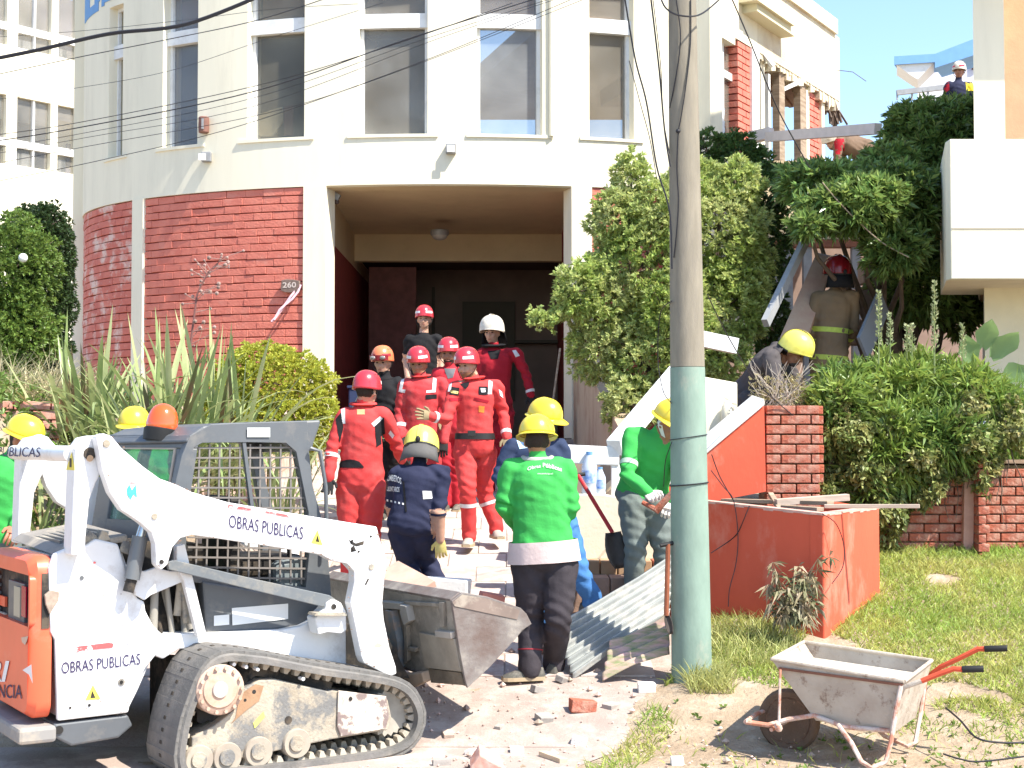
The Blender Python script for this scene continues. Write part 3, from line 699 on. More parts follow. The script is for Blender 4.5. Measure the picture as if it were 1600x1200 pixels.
for nm_, a_, c_, za_, zb_2 in (('front', L_, K_, 1.34, K_.z), ('side', K_, R_, K_.z-.002, R_.z+.01)):
    q = MB(); random.seed(3); N_ = 16; d_ = Vector((c_.x-a_.x, c_.y-a_.y, 0)); n2 = Vector((-d_.y, d_.x, 0)).normalized(); 
    for k in range(N_):
        p0 = Vector((a_.x, a_.y, 0)) + d_*(k/N_); p1 = Vector((a_.x, a_.y, 0)) + d_*((k+1)/N_); z0_ = za_ + (zb_2-za_)*k/N_; z1_ = za_ + (zb_2-za_)*(k+1)/N_; h0 = random.uniform(.006,.02); o_ = n2*(-.003)
        q.hexa([p0+o_+Vector((0,0,z0_-h0)), p1+o_+Vector((0,0,z1_-h0)), p1+n2*.10+Vector((0,0,z1_-.004)), p0+n2*.10+Vector((0,0,z0_-.004)), p0+o_+Vector((0,0,z0_+.004)), p1+o_+Vector((0,0,z1_+.004)), p1+n2*.10+Vector((0,0,z1_+.004)), p0+n2*.10+Vector((0,0,z0_+.004))])
    obj('worn_top_edge', q, capm, op)
b = MB(); n_ = (Vector((R_.x-K_.x, R_.y-K_.y, 0))).normalized(); quadwall(b, (K_.x+n_.x*.002,K_.y+n_.y*.002+.003), (R_.x,R_.y), .3, K_.z-.002, .3, R_.z+.01, .11); obj('side_wall', b, ORANGE, op, bev=.012)
b = MB(); quadwall(b, (R_.x,R_.y+.003), (R_.x-.25,12.18), .3, R_.z, .3, R_.z+.04, .1); obj('far_wall', b, ORANGE, op, bev=.012)
b = MB(); P = [(L_.x+.1,L_.y+.1),(K_.x-.08,K_.y+.2),(R_.x-.15,R_.y),(2.3,12.15),(1.4,12.15)]; ctile(b, P, .3, 1.02); obj('soil', b, mat('planter_soil', (.16,.10,.07), .95, var=.5, bump=1, bscale=20, bdist=.03), op)
# sloping orange wall with white cap
sw = thing('stair_side_wall', 'orange side wall with a sloping white top between the pole and brick pillar', 'wall', (1.8, 12.2, .4))
P = [at(1040,798,12.15), at(1197,768,12.15), at(1194,634,12.15), at(1108,706,12.15), at(1040,763,12.15)]
b = MB().prism(P, [p+Vector((0,.12,0)) for p in P]); obj('wall_face', b, ORANGE, sw)
c = [P[2]+Vector((0,-.02,.004)), P[4]+Vector((0,-.02,.004))]
b = MB().hexa([c[1], c[0], c[0]+Vector((0,.62,.03)), c[1]+Vector((0,.62,.03)), c[1]+Vector((0,0,.05)), c[0]+Vector((0,0,.05)), c[0]+Vector((0,.62,.10)), c[1]+Vector((0,.62,.10))]); obj('cap', b, WHITE, sw, bev=.008)
P = [at(1096,720,12.95), at(1153,720,12.95), at(1152,598,12.95), at(1096,588,12.95)]; b = MB().prism(P, [p+Vector((0,.15,0)) for p in P]); obj('white_panel', b, CREAM, sw, bev=.01)
b = MB().ball(at(1137,650,12.9), (.06,.05,.13), 14); obj('round_knob', b, mat('cream_knob', (.7,.64,.5), .8), sw, smooth=True)
P = [at(1070,524,13.8), at(1150,541,13.9)]; b = MB().beam(P[0], P[1], .1, .14); obj('upper_rail', b, WHITE, sw)
P = [at(1036,600,13.4), at(1100,800,13.4), at(1036,800,13.4)]
# left rail: slanted beam, horizontal beam, post, low wall
rl = thing('white_stair_rail', 'white concrete stair rail sloping up from the driveway behind the pole', 'railing', (.9, 12, .5))
a, c = at(960,700,12.0), at(1062,578,13.2); b = MB().beam(a, c, .12, .135); obj('sloping_rail', b, WHITE, rl, bev=.008)
a, c = at(880,709,12.0), at(968,713,12.0); b = MB().beam(a+Vector((0,.07,0)), c+Vector((0,.07,0)), .13, .145); obj('level_rail', b, WHITE, rl, bev=.008)
a, c = at(962,726,12.05), at(962,800,12.05); b = MB().beam(a, c, .07, .065, up=(0,1,0)); obj('post', b, WHITE, rl, bev=.005)
lw = thing('low_cream_wall', 'low cream wall at the foot of the stairs with water bottles on it', 'wall', (.9, 12, .4))
P = [at(878,880,11.9), at(1046,880,11.9), at(1046,775,11.9), at(1010,784,11.9), at(940,772,11.9), at(878,772,11.9)]
b = MB().prism(P, [p+Vector((0,.3,0)) for p in P]); obj('wall_face', b, mat('cream_low_wall', (.76,.70,.55), .85, var=.08, bump=.3), lw, bev=.01)
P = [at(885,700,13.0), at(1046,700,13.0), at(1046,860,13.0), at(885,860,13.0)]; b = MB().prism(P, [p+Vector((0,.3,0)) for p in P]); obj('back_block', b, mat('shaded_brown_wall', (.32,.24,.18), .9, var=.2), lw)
b = MB(); b.beam(at(940,770,12.2), at(968,745,12.1), .05,.04); obj('stone_edge', b, mat('pale_stone', (.6,.52,.42), .9), lw)
random.seed(21)
stp = thing('brick_step', 'row of reddish blocks forming a step below the low cream wall', 'step', (.8, 11.7, .35))
for k in range(6):
    a = at(884+27*k, 884, 11.75); q = MB().box((a.x+.06, 11.78, a.z+.0-.04), (.122,.24,.17)); obj('block', q, random.choice([CLAY, mat('tan_block', (.46,.30,.18), .9, var=.2)]), stp, bev=.008)
for k in range(5):
    a = at(898+36*k, 935, 11.45); q = MB().box((a.x, 11.5, a.z+.03), (.165,.3,.26)); obj('block', q, mat('dusty_brick_block', (.36,.23,.17), .9, var=.25, bump=.4), stp, bev=.01)
# driveway side walls
dw = thing('driveway_wall', 'beige retaining wall running down the right side of the driveway', 'wall', (.9, 16, 1))
b = MB(); b.hexa([(.80,20.0,1.2),(1.05,13.2,.3),(1.25,13.2,.3),(1.0,20.0,1.2),(.80,20.0,3.05),(1.05,13.2,1.62),(1.25,13.2,1.62),(1.0,20.0,3.05)]); obj('wall_face', b, mat('beige_render', (.50,.38,.27), .9, var=.15, vscale=2, bump=.4, stain=(.36,.2,.14), sscale=2, samt=.5), dw)
dl = thing('driveway_wall', 'low pale pink kerb wall along the left side of the driveway', 'wall', (-2.6, 16, 1))
b = MB(); b.hexa([(-2.78,12.3,.2),(-2.6,12.3,.2),(-2.5,20,1.2),(-2.72,20,1.2),(-2.78,12.3,1.30),(-2.6,12.3,1.30),(-2.5,20,2.35),(-2.72,20,2.35)]); obj('wall_face', b, mat('pale_pink_render', (.66,.50,.42), .9, var=.12, bump=.4, stain=(.5,.25,.18), sscale=3, samt=.5), dl)
rl2 = thing('red_garden_wall', 'low red brick garden wall behind the worker at the left edge', 'wall', (-5, 12.4, 1))
A = at(-130, 650, 12.5); B = at(92, 650, 12.9)
flat_bricks(rl2, (A.x,12.5,0), (B.x,12.9,0), 1.45, 2.09, mat('faded_pink_brick', (.56,.24,.18), .85, var=.2, bump=.6, bscale=30, stain=(.66,.45,.38), sscale=5), L=.3, h=.08, seed=9)
q = MB(); quadwall(q, (A.x,12.53), (B.x,12.93), 1.0, 2.08, 1.0, 2.08, .12); obj('mortar_core', q, REDMORTAR, rl2)
# ------------------------------------------------------------ utility pole and cables
pl = thing('utility_pole', 'tall concrete utility pole painted pale green at its base', 'pole', (1.17, 10.05, .25))
def poleprof(z):   # centre x and radius
    t = (z-.3)/4.3; return Vector((1.168 - .042*t, 10.05, z)), .1300 - .0375*t
pts = []; rs = []
for i in range(9):
    z = .15 + (2.235-.15)*i/8; c, r = poleprof(z); pts.append(c); rs.append(r+.0015)
obj('painted_base', MB().tube(pts, rs, 28, side=(1,0,0)), POLEG, pl, smooth=True)
pts = []; rs = []
for i in range(14):
    z = 2.238 + 6*i/13; c, r = poleprof(z); pts.append(c); rs.append(max(r, .05))
obj('shaft', MB().tube(pts, rs, 28, side=(1,0,0)), CONC, pl, smooth=True)
WIRE = mat('black_cable', (.02,.02,.025), .6)
def poletie(z, tilt, r=.006):
    pts = []
    for k in range(25):
        a = 2*PI*k/24; c, R = poleprof(z); pts.append(c + Vector(((R+.006)*math.cos(a), (R+.006)*math.sin(a), tilt*math.cos(a))))
    obj('wire_tie', MB().tube(pts, r, 5, cap=False), WIRE, pl, smooth=True)
zz = lambda py: CAM_H+(690-py)*9.92/FPX
poletie(zz(757), .012, .0045); poletie(zz(683), .018, .0028)
def cab(label, pts, r=.004, name='hanging_cable', cat='cable', group=None, m=None, sag=0):
    P = [Vector(p) for p in pts]; Q = []
    for i in range(len(P)-1):     # Catmull-Rom
        p0 = P[max(i-1,0)]; p1 = P[i]; p2 = P[i+1]; p3 = P[min(i+2, len(P)-1)]
        for k in range(8):
            t = k/8; Q.append(.5*((2*p1) + (p2-p0)*t + (2*p0-5*p1+4*p2-p3)*t*t + (3*p1-p0-3*p2+p3)*t**3))
    Q.append(P[-1])
    return tag(obj(name, MB().tube(Q, r, 5), m or WIRE, smooth=True), label, cat, group)
# cables running down the pole face
def onpole(px, py):
    z = zz(py); c, R = poleprof(z); x = (px-800)*9.93/FPX; dx = max(-R*.98, min(R*.98, x-c.x)); return Vector((c.x+dx, c.y - math.sqrt(max(0, R*R-dx*dx)) - .008, z))
cab('thin dark cable curling down the upper pole face, left of the knotted one', [onpole(1060,-10), onpole(1066,40), onpole(1064,80), onpole(1056,130), onpole(1050,160)], .004)
cab('knotted dark cable running down the middle of the pole', [onpole(1083,-10), onpole(1082,60), onpole(1074,130), onpole(1066,180), onpole(1062,205), onpole(1060,260), onpole(1062,310), onpole(1059,360), onpole(1055,400)], .004)
tag(obj('cable_clip', MB().ball(onpole(1062,200), (.016,.012,.016), 8), WIRE), 'small dark clip holding the knotted cable on the pole', 'clip')
cab('thin cable bundle leaning from the top to the pole past the upper right window', [at(975,-10,10.1), at(992,90,10.1), at(1010,160,10.05), at(1026,260,10.0), at(1046,330,9.95), at(1050,420,9.93)], .006)
cab('second leaning cable just right of the upper right window', [at(1016,-10,10.1), at(1030,110,10.05), at(1038,200,10.0), at(1047,260,9.95)], .006)
cab('thin cable beside the second leaning cable', [at(1019,-10,10.2), at(1032,100,10.15), at(1036,180,10.1), at(1046,240,9.99)], .003)
cab('slack thin wire hanging in front of the light green tree', [at(983,95,10.1), at(1000,160,10.1), at(1016,220,10.1), at(1026,280,10.1)], .003)
cab('looping black wire at the left of the pole beside the green jacketed man', [at(1050,470,9.95), at(1032,490,10.3), at(1028,560,10.5), at(1036,610,10.4), at(1049,630,9.95)], .0035)
cab('thin black wire hanging over the bending man in green', [at(1050,690,9.95), at(1040,720,10.2), at(1037,760,10.4)], .003)
cab('coiled black cables on the pole top edge', [at(1030,-10,10.1), at(1040,12,9.9), at(1062,24,9.85), at(1095,22,9.9), at(1130,-6,10.3)], .006)
cab('thin loose wire from pole to broken wing', [at(1140,-10,10.4), at(1170,60,10.8), at(1215,170,11.4), at(1265,262,12)], .005)
cab('long thin wire across the bush to the crouching man', [at(1105,460,10.2), at(1140,530,11), at(1185,600,12), at(1240,650,12.2)], .004)
cab('thin branch like wire over the dark tree', [at(1285,285,14.6), at(1310,315,14.6), at(1345,350,14.6), at(1380,380,14.6), at(1420,402,14.6)], .006, m=WOOD)
for nm, P in (('black loose wire on the orange wall, leftmost of three', [at(1111,735,11.0), at(1130,760,11.0), at(1146,782,11.0), at(1153,835,11.0), at(1150,880,11.0), at(1140,920,11.0), at(1138,948,11.0)]),
              ('black wire lying slanted on the orange planter wall', [at(1111,864,11.05), at(1140,845,11.05), at(1153,832,11.0), at(1163,810,10.95), at(1171,790,10.95)]),
              ('curved thin wire at the corner of the orange planter', [at(1285,803,10.55), at(1306,818,10.6), at(1318,850,10.65), at(1317,885,10.65), at(1300,912,10.6)])):
    cab(nm, P, .0035)
cab('dark twig of wire above the orange planter', [at(1112,710,11.1), at(1125,745,11.15), at(1145,780,11.2)], .004)
# overhead lines crossing the upper left
overhead = [((-40,98),(60,78),(170,53),(290,38),(420,-12), .014, 9, 'thick twisted power cable, topmost at the left edge'),
 ((-40,124),(120,90),(260,62),(400,32),(520,-6), .0045, 9.5, 'overhead wire just below the thick cable'),
 ((-40,60),(130,48),(300,30),(430,14),(560,6), .003, 12, 'faint highest wire over the upper windows'),
 ((-40,215),(120,192),(400,134),(600,75),(800,5), .004, 10, 'overhead wire crossing the middle of the second window'),
 ((-40,225),(120,200),(400,142),(640,60),(850,-6), .006, 10.2, 'dark overhead wire beneath the one crossing the second window'),
 ((-40,236),(120,210),(400,152),(660,62),(870,-5), .003, 10.4, 'thin overhead wire third in the middle bundle'),
 ((-40,246),(140,214),(400,165),(680,62),(880,-5), .003, 10.6, 'thin overhead wire fourth in the middle bundle'),
 ((-40,262),(140,228),(420,176),(640,105),(940,-12), .0035, 10.8, 'lower overhead wire crossing beneath the bundle'),
 ((-40,290),(150,252),(380,195),(670,92),(900,-4), .004, 11, 'lowest overhead wire slanting up to the right'),
 ((-40,160),(90,142),(260,112),(420,60),(600,4), .0025, 9.8, 'hair thin wire between the thick cable and the bundle'),
 ((120,352),(60,340),(0,330),(-20,326),(-60,318), .0001, 30, None)]
for a0, a1, a2, a3, a4, r, Y, lab in overhead:
    if lab: cab(lab, [at(*a0, Y), at(*a1, Y), at(*a2, Y), at(*a3, Y), at(*a4, Y)], r*(.85 if r > .01 else .62), 'overhead_wire', 'wire', 'overhead wires crossing the upper left')

# ------------------------------------------------------------ corrugated sheets and tools
def corrugated(name, label, c, waves, amp, m, nu=26, cat='roof sheet'):
    TL_, TR_, BR_, BL_ = c; nv = waves*8; V = []; 
    n = (TR_-TL_).cross(BL_-TL_).normalized()
    for i in range(nu+1):
        u = i/nu
        for j in range(nv+1):
            v = j/nv
            p = (TL_.lerp(TR_, u)).lerp(BL_.lerp(BR_, u), v) + n*(amp*math.cos(2*PI*waves*v) + .10*math.sin(PI*u)*(.6-v)*.8 + .012*noise.noise(Vector((u*3,v*3,0))))
            V.append(p)
    F = [(i*(nv+1)+j, i*(nv+1)+j+1, (i+1)*(nv+1)+j+1, (i+1)*(nv+1)+j) for i in range(nu) for j in range(nv)]
    q = MB().add(V, F); o = obj(name, q, m, smooth=True, fix=False); s = o.modifiers.new('s', 'SOLIDIFY'); s.thickness = .003
    return tag(o, label, cat)
GALV = mat('galvanised_sheet', (.36,.375,.36), .5, metal=.3, var=.15, vscale=5, stain=(.52,.5,.45), sscale=4, samt=.8)
corrugated('corrugated_sheet', 'silver corrugated metal sheet leaning against the pole', (at(864,972,10.45), at(1052,862,11.15), at(1046,960,10.55), at(896,1060,10.15)), 8, .020, GALV)
corrugated('corrugated_sheet', 'rusty pink and green corrugated sheet under the silver one', (at(955,995,10.30), at(1046,952,10.38), at(1046,1020,10.12), at(940,1062,10.05)), 4, .016, mat('rusty_green_sheet', (.55,.36,.33), .7, col2=(.22,.26,.12), vscale=7, stretch=(1,1,5)))
def shovel(label, a, b, c, m_handle, w=.11, L=.24):
    T = thing('shovel', label, 'shovel', b)
    a, b, c = Vector(a), Vector(b), Vector(c)
    obj('shaft', MB().tube([a, a.lerp(b,.5), b], .016, 8), m_handle, T, smooth=True)
    d = (c-b).normalized(); s = d.cross(Vector((.2,-1,0))).normalized(); n = s.cross(d)
    V = []; 
    for i in range(7):
        t = i/6; ww = w*(.75+.3*math.sin(PI*min(1,t*1.1)))*(1 if t < .8 else 1-.4*(t-.8)/.2)
        for j in range(7):
            k = -1+2*j/6; V.append(b + d*L*t + s*ww*k + n*(.02*k*k+.015*t))
    F = [(i*7+j, i*7+j+1, (i+1)*7+j+1, (i+1)*7+j) for i in range(6) for j in range(6)]
    o = obj('blade', MB().add(V, F), mat('shovel_steel', (.10,.085,.075), .6, metal=.5, var=.3), T, smooth=True, fix=False); q = o.modifiers.new('s','SOLIDIFY'); q.thickness = .004
    g = MB().tube([a+s*.055, a-s*.055], .014, 8); obj('grip', g, BLACK, T, smooth=True)
    return T
REDP = mat('red_paint', (.55,.03,.04), .45, var=.2, stain=(.25,.1,.08), sscale=12)
shovel('shovel with red shaft leaning on the low cream wall', at(903,742,11.5), at(957,832,11.35), at(966,886,11.3), REDP, w=.075, L=.27)
shovel('rusty shovel standing head down against the pole', at(1044,850,10.0), at(1041,962,9.98), at(1048,1000,9.98), mat('rusty_shaft', (.30,.10,.05), .8, var=.3), w=.022, L=.12)
def bottle(px, py, h, label):
    c = at(px, py, 11.98); T = thing('water_bottle', label, 'bottle', c, group='water bottles on the low wall')
    r = h*.16
    obj('body', MB().lathe([(r*.9,0),(r,.01),(r,h*.25),(r*.93,h*.3),(r,h*.35),(r,h*.7),(r*.45,h*.9),(r*.4,h*.93)], c, 16), glassmat('bottle_plastic', (.75,.82,.9), .35, .1, (.8,.9,1)), T, smooth=True)
    obj('label_wrap', MB().lathe([(r*1.02,h*.36),(r*1.02,h*.62)], c, 16), mat('blue_label', (.06,.2,.6), .5, col2=(.6,.7,.85), vscale=15), T, smooth=True)
    obj('cap', MB().lathe([(r*.42,h*.93),(r*.42,h)], c, 12), BLUE, T)
bottle(921, 782, .38, 'large clear water bottle with blue label, left one on the low wall')
bottle(938, 782, .26, 'small clear water bottle with blue label, right one on the low wall')
# green bucket and stick in the garage
c = Vector((.42, 19.6, ground(0,19.6)+.02)); T = thing('bucket', 'greenish bucket standing in the garage shade on the right', 'bucket', c)
obj('body', MB().lathe([(.13,0),(.17,.34),(.178,.35),(.16,.34),(.12,.02)], c, 18), mat('dull_green_plastic', (.20,.27,.13), .6, var=.2), T, smooth=True)
pts = [c + Vector((.17*math.cos(a), -.02, .34+.13*math.sin(a))) for a in np.linspace(0, PI, 11)]; obj('handle', MB().tube(pts, .006, 5), GREYM, T, smooth=True)
tag(obj('broom_stick', MB().tube([(.45,19.4,1.75),(.62,19.75,2.95)], .014, 8), WOOD), 'wooden stick leaning against the right garage wall by the bucket', 'stick')
c = Vector((-1.95, 21.3, ground(-1.9,20.5)))
T = thing('storage_crate', 'dark blue crate in the shade inside the garage, left', 'crate', c); q = MB().box(c+Vector((0,0,.35)), (.6,.4,.7)); obj('body', q, mat('dark_blue_plastic', (.03,.05,.12), .6), T, bev=.02); q = MB().box(c+Vector((0,0,.72)), (.64,.44,.04)); obj('lid', q, mat('dark_blue_plastic', (.03,.05,.12), .6), T, bev=.01)

# ------------------------------------------------------------ wheelbarrow
TUBM = mat('cement_crusted_steel', (.50,.44,.36), .85, col2=(.40,.335,.265), vscale=5, bump=.7, bscale=45, bdist=.006, stain=(.17,.10,.065), sscale=11, samt=.85, slo=.56, shi=.68)
RUSTR = mat('rust_orange_tube', (.52,.22,.14), .7, var=.25, vscale=12, stain=(.6,.52,.45), sscale=8, samt=.9, slo=.42, shi=.55)
ORG = mat('orange_red_tube', (.62,.09,.04), .5, var=.2, vscale=9)
wb_ = thing('wheelbarrow', 'cement crusted wheelbarrow with red handles standing on the dirt', 'wheelbarrow', (1.9, 8.8, 0))
NL, NR = at(1206,1030,8.8), at(1413,1065,8.3); FL, FR = at(1256,1003,9.38), at(1456,1032,8.9)
BL_, BR_ = at(1275,1125,8.68), at(1394,1146,8.38); off = ((FL-NL)+(FR-NR))*.5; sh = Vector((off.x, off.y, 0))*.86
CL, CR = BL_+sh, BR_+sh
NL2, NR2 = at(1216,1041,8.78), at(1410,1067,8.31)
b = MB(); Vv = [NL,NR,FR,FL,BL_,BR_,CR,CL]
b.add(Vv, [(0,1,5,4),(1,2,6,5),(2,3,7,6),(3,0,4,7),(4,5,6,7)]); o = obj('tub', b, TUBM, wb_, fix=True); q = o.modifiers.new('s','SOLIDIFY'); q.thickness = .006; q.offset = 0
b = MB(); 
for a, c in ((NL,NR),(NR,FR),(FR,FL),(FL,NL)): b.tube([a, c], .011, 8)
obj('rim', b, TUBM, wb_, smooth=True)
b = MB().beam(NL2+Vector((0,-.012,-.01)), NR2+Vector((0,-.012,-.01)), .006, .014); obj('rim_fold', b, mat('rust_edge', (.25,.11,.07), .8, var=.3), wb_)
q = MB(); Rn = (NR-NL).normalized()
fill = [NL.lerp(BL_,.25), NR.lerp(BR_,.25), FR.lerp(CR,.25), FL.lerp(CL,.25)]; q.add(fill, [(0,1,2,3)]); obj('dried_cement', q, mat('dried_cement', (.54,.50,.43), .9, col2=(.43,.39,.33), vscale=3, bump=.5, bscale=30), wb_)
# frame tubes
ax = at(1262, 1128, 9.0)
for sgn, sfar in ((0, Vector((0,0,0))), (1, sh)):
    pass
near = [at(1165,1128,8.72), at(1200,1133,8.72), at(1232,1124,8.7), at(1272,1118,8.68), at(1320,1136,8.5), at(1394,1142,8.38)]
b = MB().tube(near, .014, 8); b.tube([at(1214,1132,8.7), at(1217,1139,8.68)], .02, 8); b.ball(at(1217,1138,8.68), .022, 8); obj('chassis_tube', b, RUSTR, wb_, smooth=True)
b = MB().tube([p+sh for p in near[1:]], .014, 8); obj('chassis_tube', b, RUSTR, wb_, smooth=True)
b = MB().tube([at(1165,1128,8.72), at(1165,1128,8.72)+sh*.5+Vector((-.03,0,0)), at(1165,1128,8.72)+sh], .013, 8); obj('front_bar', b, RUSTR, wb_, smooth=True)
b = MB().tube([at(1219,1046,8.74), at(1218,1100,8.72), at(1217,1134,8.7)], .008, 6); obj('front_stay', b, RUSTR, wb_, smooth=True)
# handles
def H(p, Y): return at(p[0], p[1], Y)
hn = [H((1394,1142),8.36), H((1400,1100),8.33), H((1412,1074),8.3), H((1440,1064),8.27), H((1470,1052),8.24), H((1490,1045),8.22), H((1505,1046),8.2)]
hf = [H((1440,1110),8.95), H((1446,1060),8.95), H((1470,1042),8.9), H((1500,1028),8.85), H((1528,1014),8.82), H((1540,1014),8.8)]
obj('handle_tube', MB().tube(hn[:4], .014, 8), TUBM, wb_, smooth=True); obj('handle_tube', MB().tube(hn[3:], .0145, 8), ORG, wb_, smooth=True)
obj('handle_tube', MB().tube(hf, .015, 8), ORG, wb_, smooth=True)
obj('grip', MB().tube([H((1503,1046),8.2), H((1537,1045),8.17)], .019, 10), BLACK, wb_, smooth=True, bev=.004)
obj('grip', MB().tube([H((1538,1014),8.8), H((1574,1013),8.76)], .019, 10), BLACK, wb_, smooth=True, bev=.004)
# legs
obj('leg', MB().tube([at(1408,1072,8.3), at(1400,1110,8.28), at(1392,1160,8.26), at(1384,1190,8.25), at(1362,1200,8.22), at(1346,1190,8.24), at(1330,1160,8.36), at(1310,1133,8.5)], .013, 8), RUSTR, wb_, smooth=True)
obj('leg', MB().tube([at(1446,1060,8.92), at(1440,1105,8.9), at(1430,1160,8.86), at(1418,1166,8.84), at(1402,1158,8.86), at(1382,1150,8.9), at(1368,1136,8.95)], .013, 8), RUSTR, wb_, smooth=True)
# wheel
wc = at(1233, 1125, 9.02); axd = Vector((sh.x, sh.y, 0)).normalized(); Mx = axd.to_track_quat('Z','Y').to_matrix()
w = obj('wheel', MB().lathe([(.03,-.02),(.10,-.012),(.128,-.028),(.135,-.028),(.135,.028),(.128,.028),(.10,.012),(.03,.02)], wc, 28, M=Mx), mat('dusty_wheel_rim', (.26,.15,.10), .85, var=.3, bump=.3), wb_, smooth=True)
w['world_coords'] = 1
prof = [(.135+.028+.03*math.cos(a), .035*math.sin(a)) for a in np.linspace(-PI, PI, 15)]
obj('tyre', MB().lathe([(.135,-.028),(.15,-.036),(.168,-.034),(.18,-.02),(.184,0),(.18,.02),(.168,.034),(.15,.036),(.135,.028)], wc, 32, M=Mx), mat('dusty_tyre', (.17,.11,.075), .95, var=.3, bump=.5, bscale=60), w, smooth=True)
q = MB()
for k in range(10): a = 2*PI*k/10; d = Mx @ Vector((math.cos(a), math.sin(a), 0)); q.beam(wc+d*.03-axd*.02, wc+d*.12-axd*.022, .012,.012)
obj('spoke_rib', q, mat('dusty_wheel_rim2', (.34,.2,.13), .85), w, kind='stuff')
obj('axle', MB().tube([wc-axd*.34, wc+axd*.34], .012, 8), RUSTR, wb_)

# ------------------------------------------------------------ loose rubble, planks, planter contents
def chunk(name, label, px, py, Y, size, m, rot=None, cat='rubble', onz=None, group=None):
    c = at(px, py, Y); s = Vector(size)/2
    if onz is None: c.z = ground(c.x, c.y) + min(size)*.42
    R = (Matrix.Rotation(rot[2],3,'Z') @ Matrix.Rotation(rot[1],3,'Y') @ Matrix.Rotation(rot[0],3,'X')) if rot else Matrix.Identity(3)
    q = MB(); P = []
    for z in (-1,1):
        for x, y in ((-1,-1),(1,-1),(1,1),(-1,1)):
            P.append(Vector((x*s.x,y*s.y,z*s.z)) + Vector([random.uniform(-.12,.12)*min(s) for _ in range(3)]))
    q.hexa([R @ p for p in P]); o = obj(name, q, m, bev=min(size)*.08, loc=(0,0,0), fix=True)
    o.location = c
    return tag(o, label, cat, group)
random.seed(31)
PLAS = mat('white_plaster', (.74,.72,.68), .9, var=.1, bump=.5, bscale=30)
chunk('broken_brick', 'broken hollow red brick lying on the near driveway edge', 760,1163,8.5,(.15,.11,.10),mat('pinkish_brick', (.62,.28,.2), .9, col2=(.68,.5,.42), vscale=9, bump=.4), (.4,.5,.3), 'brick')
chunk('broken_brick', 'dark red brick half set in the grass edge', 910,1093,9.55,(.16,.1,.08),CLAY,(0,.1,.2),'brick')
chunk('plank_piece', 'short pale plank piece on the ground beside the dirt', 864,1146,8.75,(.05,.24,.035),mat('pale_wood', (.66,.52,.36), .8, var=.2),(0,.05,.5),'plank')
chunk('plaster_piece', 'white plaster chunk in the rubble near the grass edge', 808,1120,8.95,(.08,.06,.04),PLAS)
chunk('plaster_piece', 'small white plaster lump on the dirt before the wheelbarrow', 1058,1148,8.6,(.07,.06,.05),PLAS)
chunk('plaster_piece', 'flat white plaster scrap at the very bottom of the frame', 1020,1193,8.3,(.12,.07,.02),PLAS,(0,0,.4))
chunk('plaster_piece', 'white lump in the grass left of the pole foot', 1010,1056,9.9,(.11,.08,.06),PLAS)
chunk('foam_block', 'big white block lying across the bucket edge by the kneeling worker', 690,918,11.0,(.40,.28,.13),PLAS,(.02,.04,-.1),'block').location.z = at(690,918,11.0).z
chunk('foam_block', 'smaller white block left of the big white block', 646,920,11.1,(.18,.2,.12),PLAS,(.05,-.3,.3),'block').location.z = at(646,920,11.1).z
chunk('stone_slab', 'tilted pinkish slab behind the loader arm', 622,912,10.9,(.34,.5,.05),mat('pink_slab', (.62,.40,.31), .9, var=.2),(.25,-.5,.5),'slab').location.z = at(622,915,10.9).z
chunk('broken_brick', 'pink brick resting on the far bucket edge', 768,934,10.3,(.16,.12,.06),mat('pink_brick2', (.66,.26,.2), .85, var=.2),(.05,.2,.2),'brick').location.z = at(768,934,10.3).z
chunk('broken_brick', 'pink rubble piece behind the worker shoe near the bucket', 846,975,10.7,(.14,.1,.1),mat('pink_brick3', (.66,.42,.34), .85, var=.2),(.5,.2,.2),'brick')
spots = [(700,1095,9.2,'flat shard nearest the front of the track'),(840,1075,9.9,'grey stone by the worker shoe'),(780,1105,9.3,'angular chunk in front of the bucket shadow'),(850,1095,9.4,'dusty chunk right of the bucket shadow'),(742,1136,8.9,'small dusty chunk left of the hollow brick'),(905,1118,9.1,'wedge shaped chunk at the grass edge'),(690,1160,8.6,'thin flat shard near the track nose'),(820,1180,8.4,'dusty lump at the bottom edge'),(955,1085,9.6,'small grey chip below the corrugated sheet'),(880,1062,10.1,'dusty chunk under the left end of the corrugated sheet')]
for k, (px_, py_, Y_, lab) in enumerate(spots):
    chunk('rubble_chunk', lab, px_, py_, Y_, (random.uniform(.05,.11), random.uniform(.04,.09), random.uniform(.025,.05)), random.choice((PLAS, mat('grey_rubble2', (.36,.33,.3), .9, var=.2, bump=.5), mat('grey_rubble', (.4,.36,.32), .9, var=.2, bump=.5), mat('tan_rubble', (.52,.40,.32), .9, var=.2, bump=.5))), (random.uniform(-.3,.3), random.uniform(-.3,.3), random.random()*3))
# tiny crumbs, nobody could count
V = []; F = []
for k in range(650):
    y = 8.3 + 3.2*random.random()**1.5; x = random.gauss(.25, .9) if k % 3 else random.uniform(-1.8, 3.2)
    if x < -1.2 or x > 3.4: continue
    s = random.uniform(.003, .012)*(1 if random.random() < .9 else 2.6); z = ground(x, y) + s*.4 + .01; o = len(V)
    for p in ((1,0,0),(0,1,0),(-1,0,0),(0,-1,0),(0,0,.8),(0,0,-.8)): V.append((x+p[0]*s*random.uniform(.6,1.2), y+p[1]*s*random.uniform(.6,1.2), z+p[2]*s))
    for f in ((0,1,4),(1,2,4),(2,3,4),(3,0,4),(1,0,5),(2,1,5),(3,2,5),(0,3,5)): F.append([o+i for i in f])
tag(npmesh('rubble_crumbs', V, F, mat('crumbs', (.55,.42,.34), .9, island=.5), kind='stuff'), 'small plaster and brick crumbs scattered over the driveway', 'rubble')
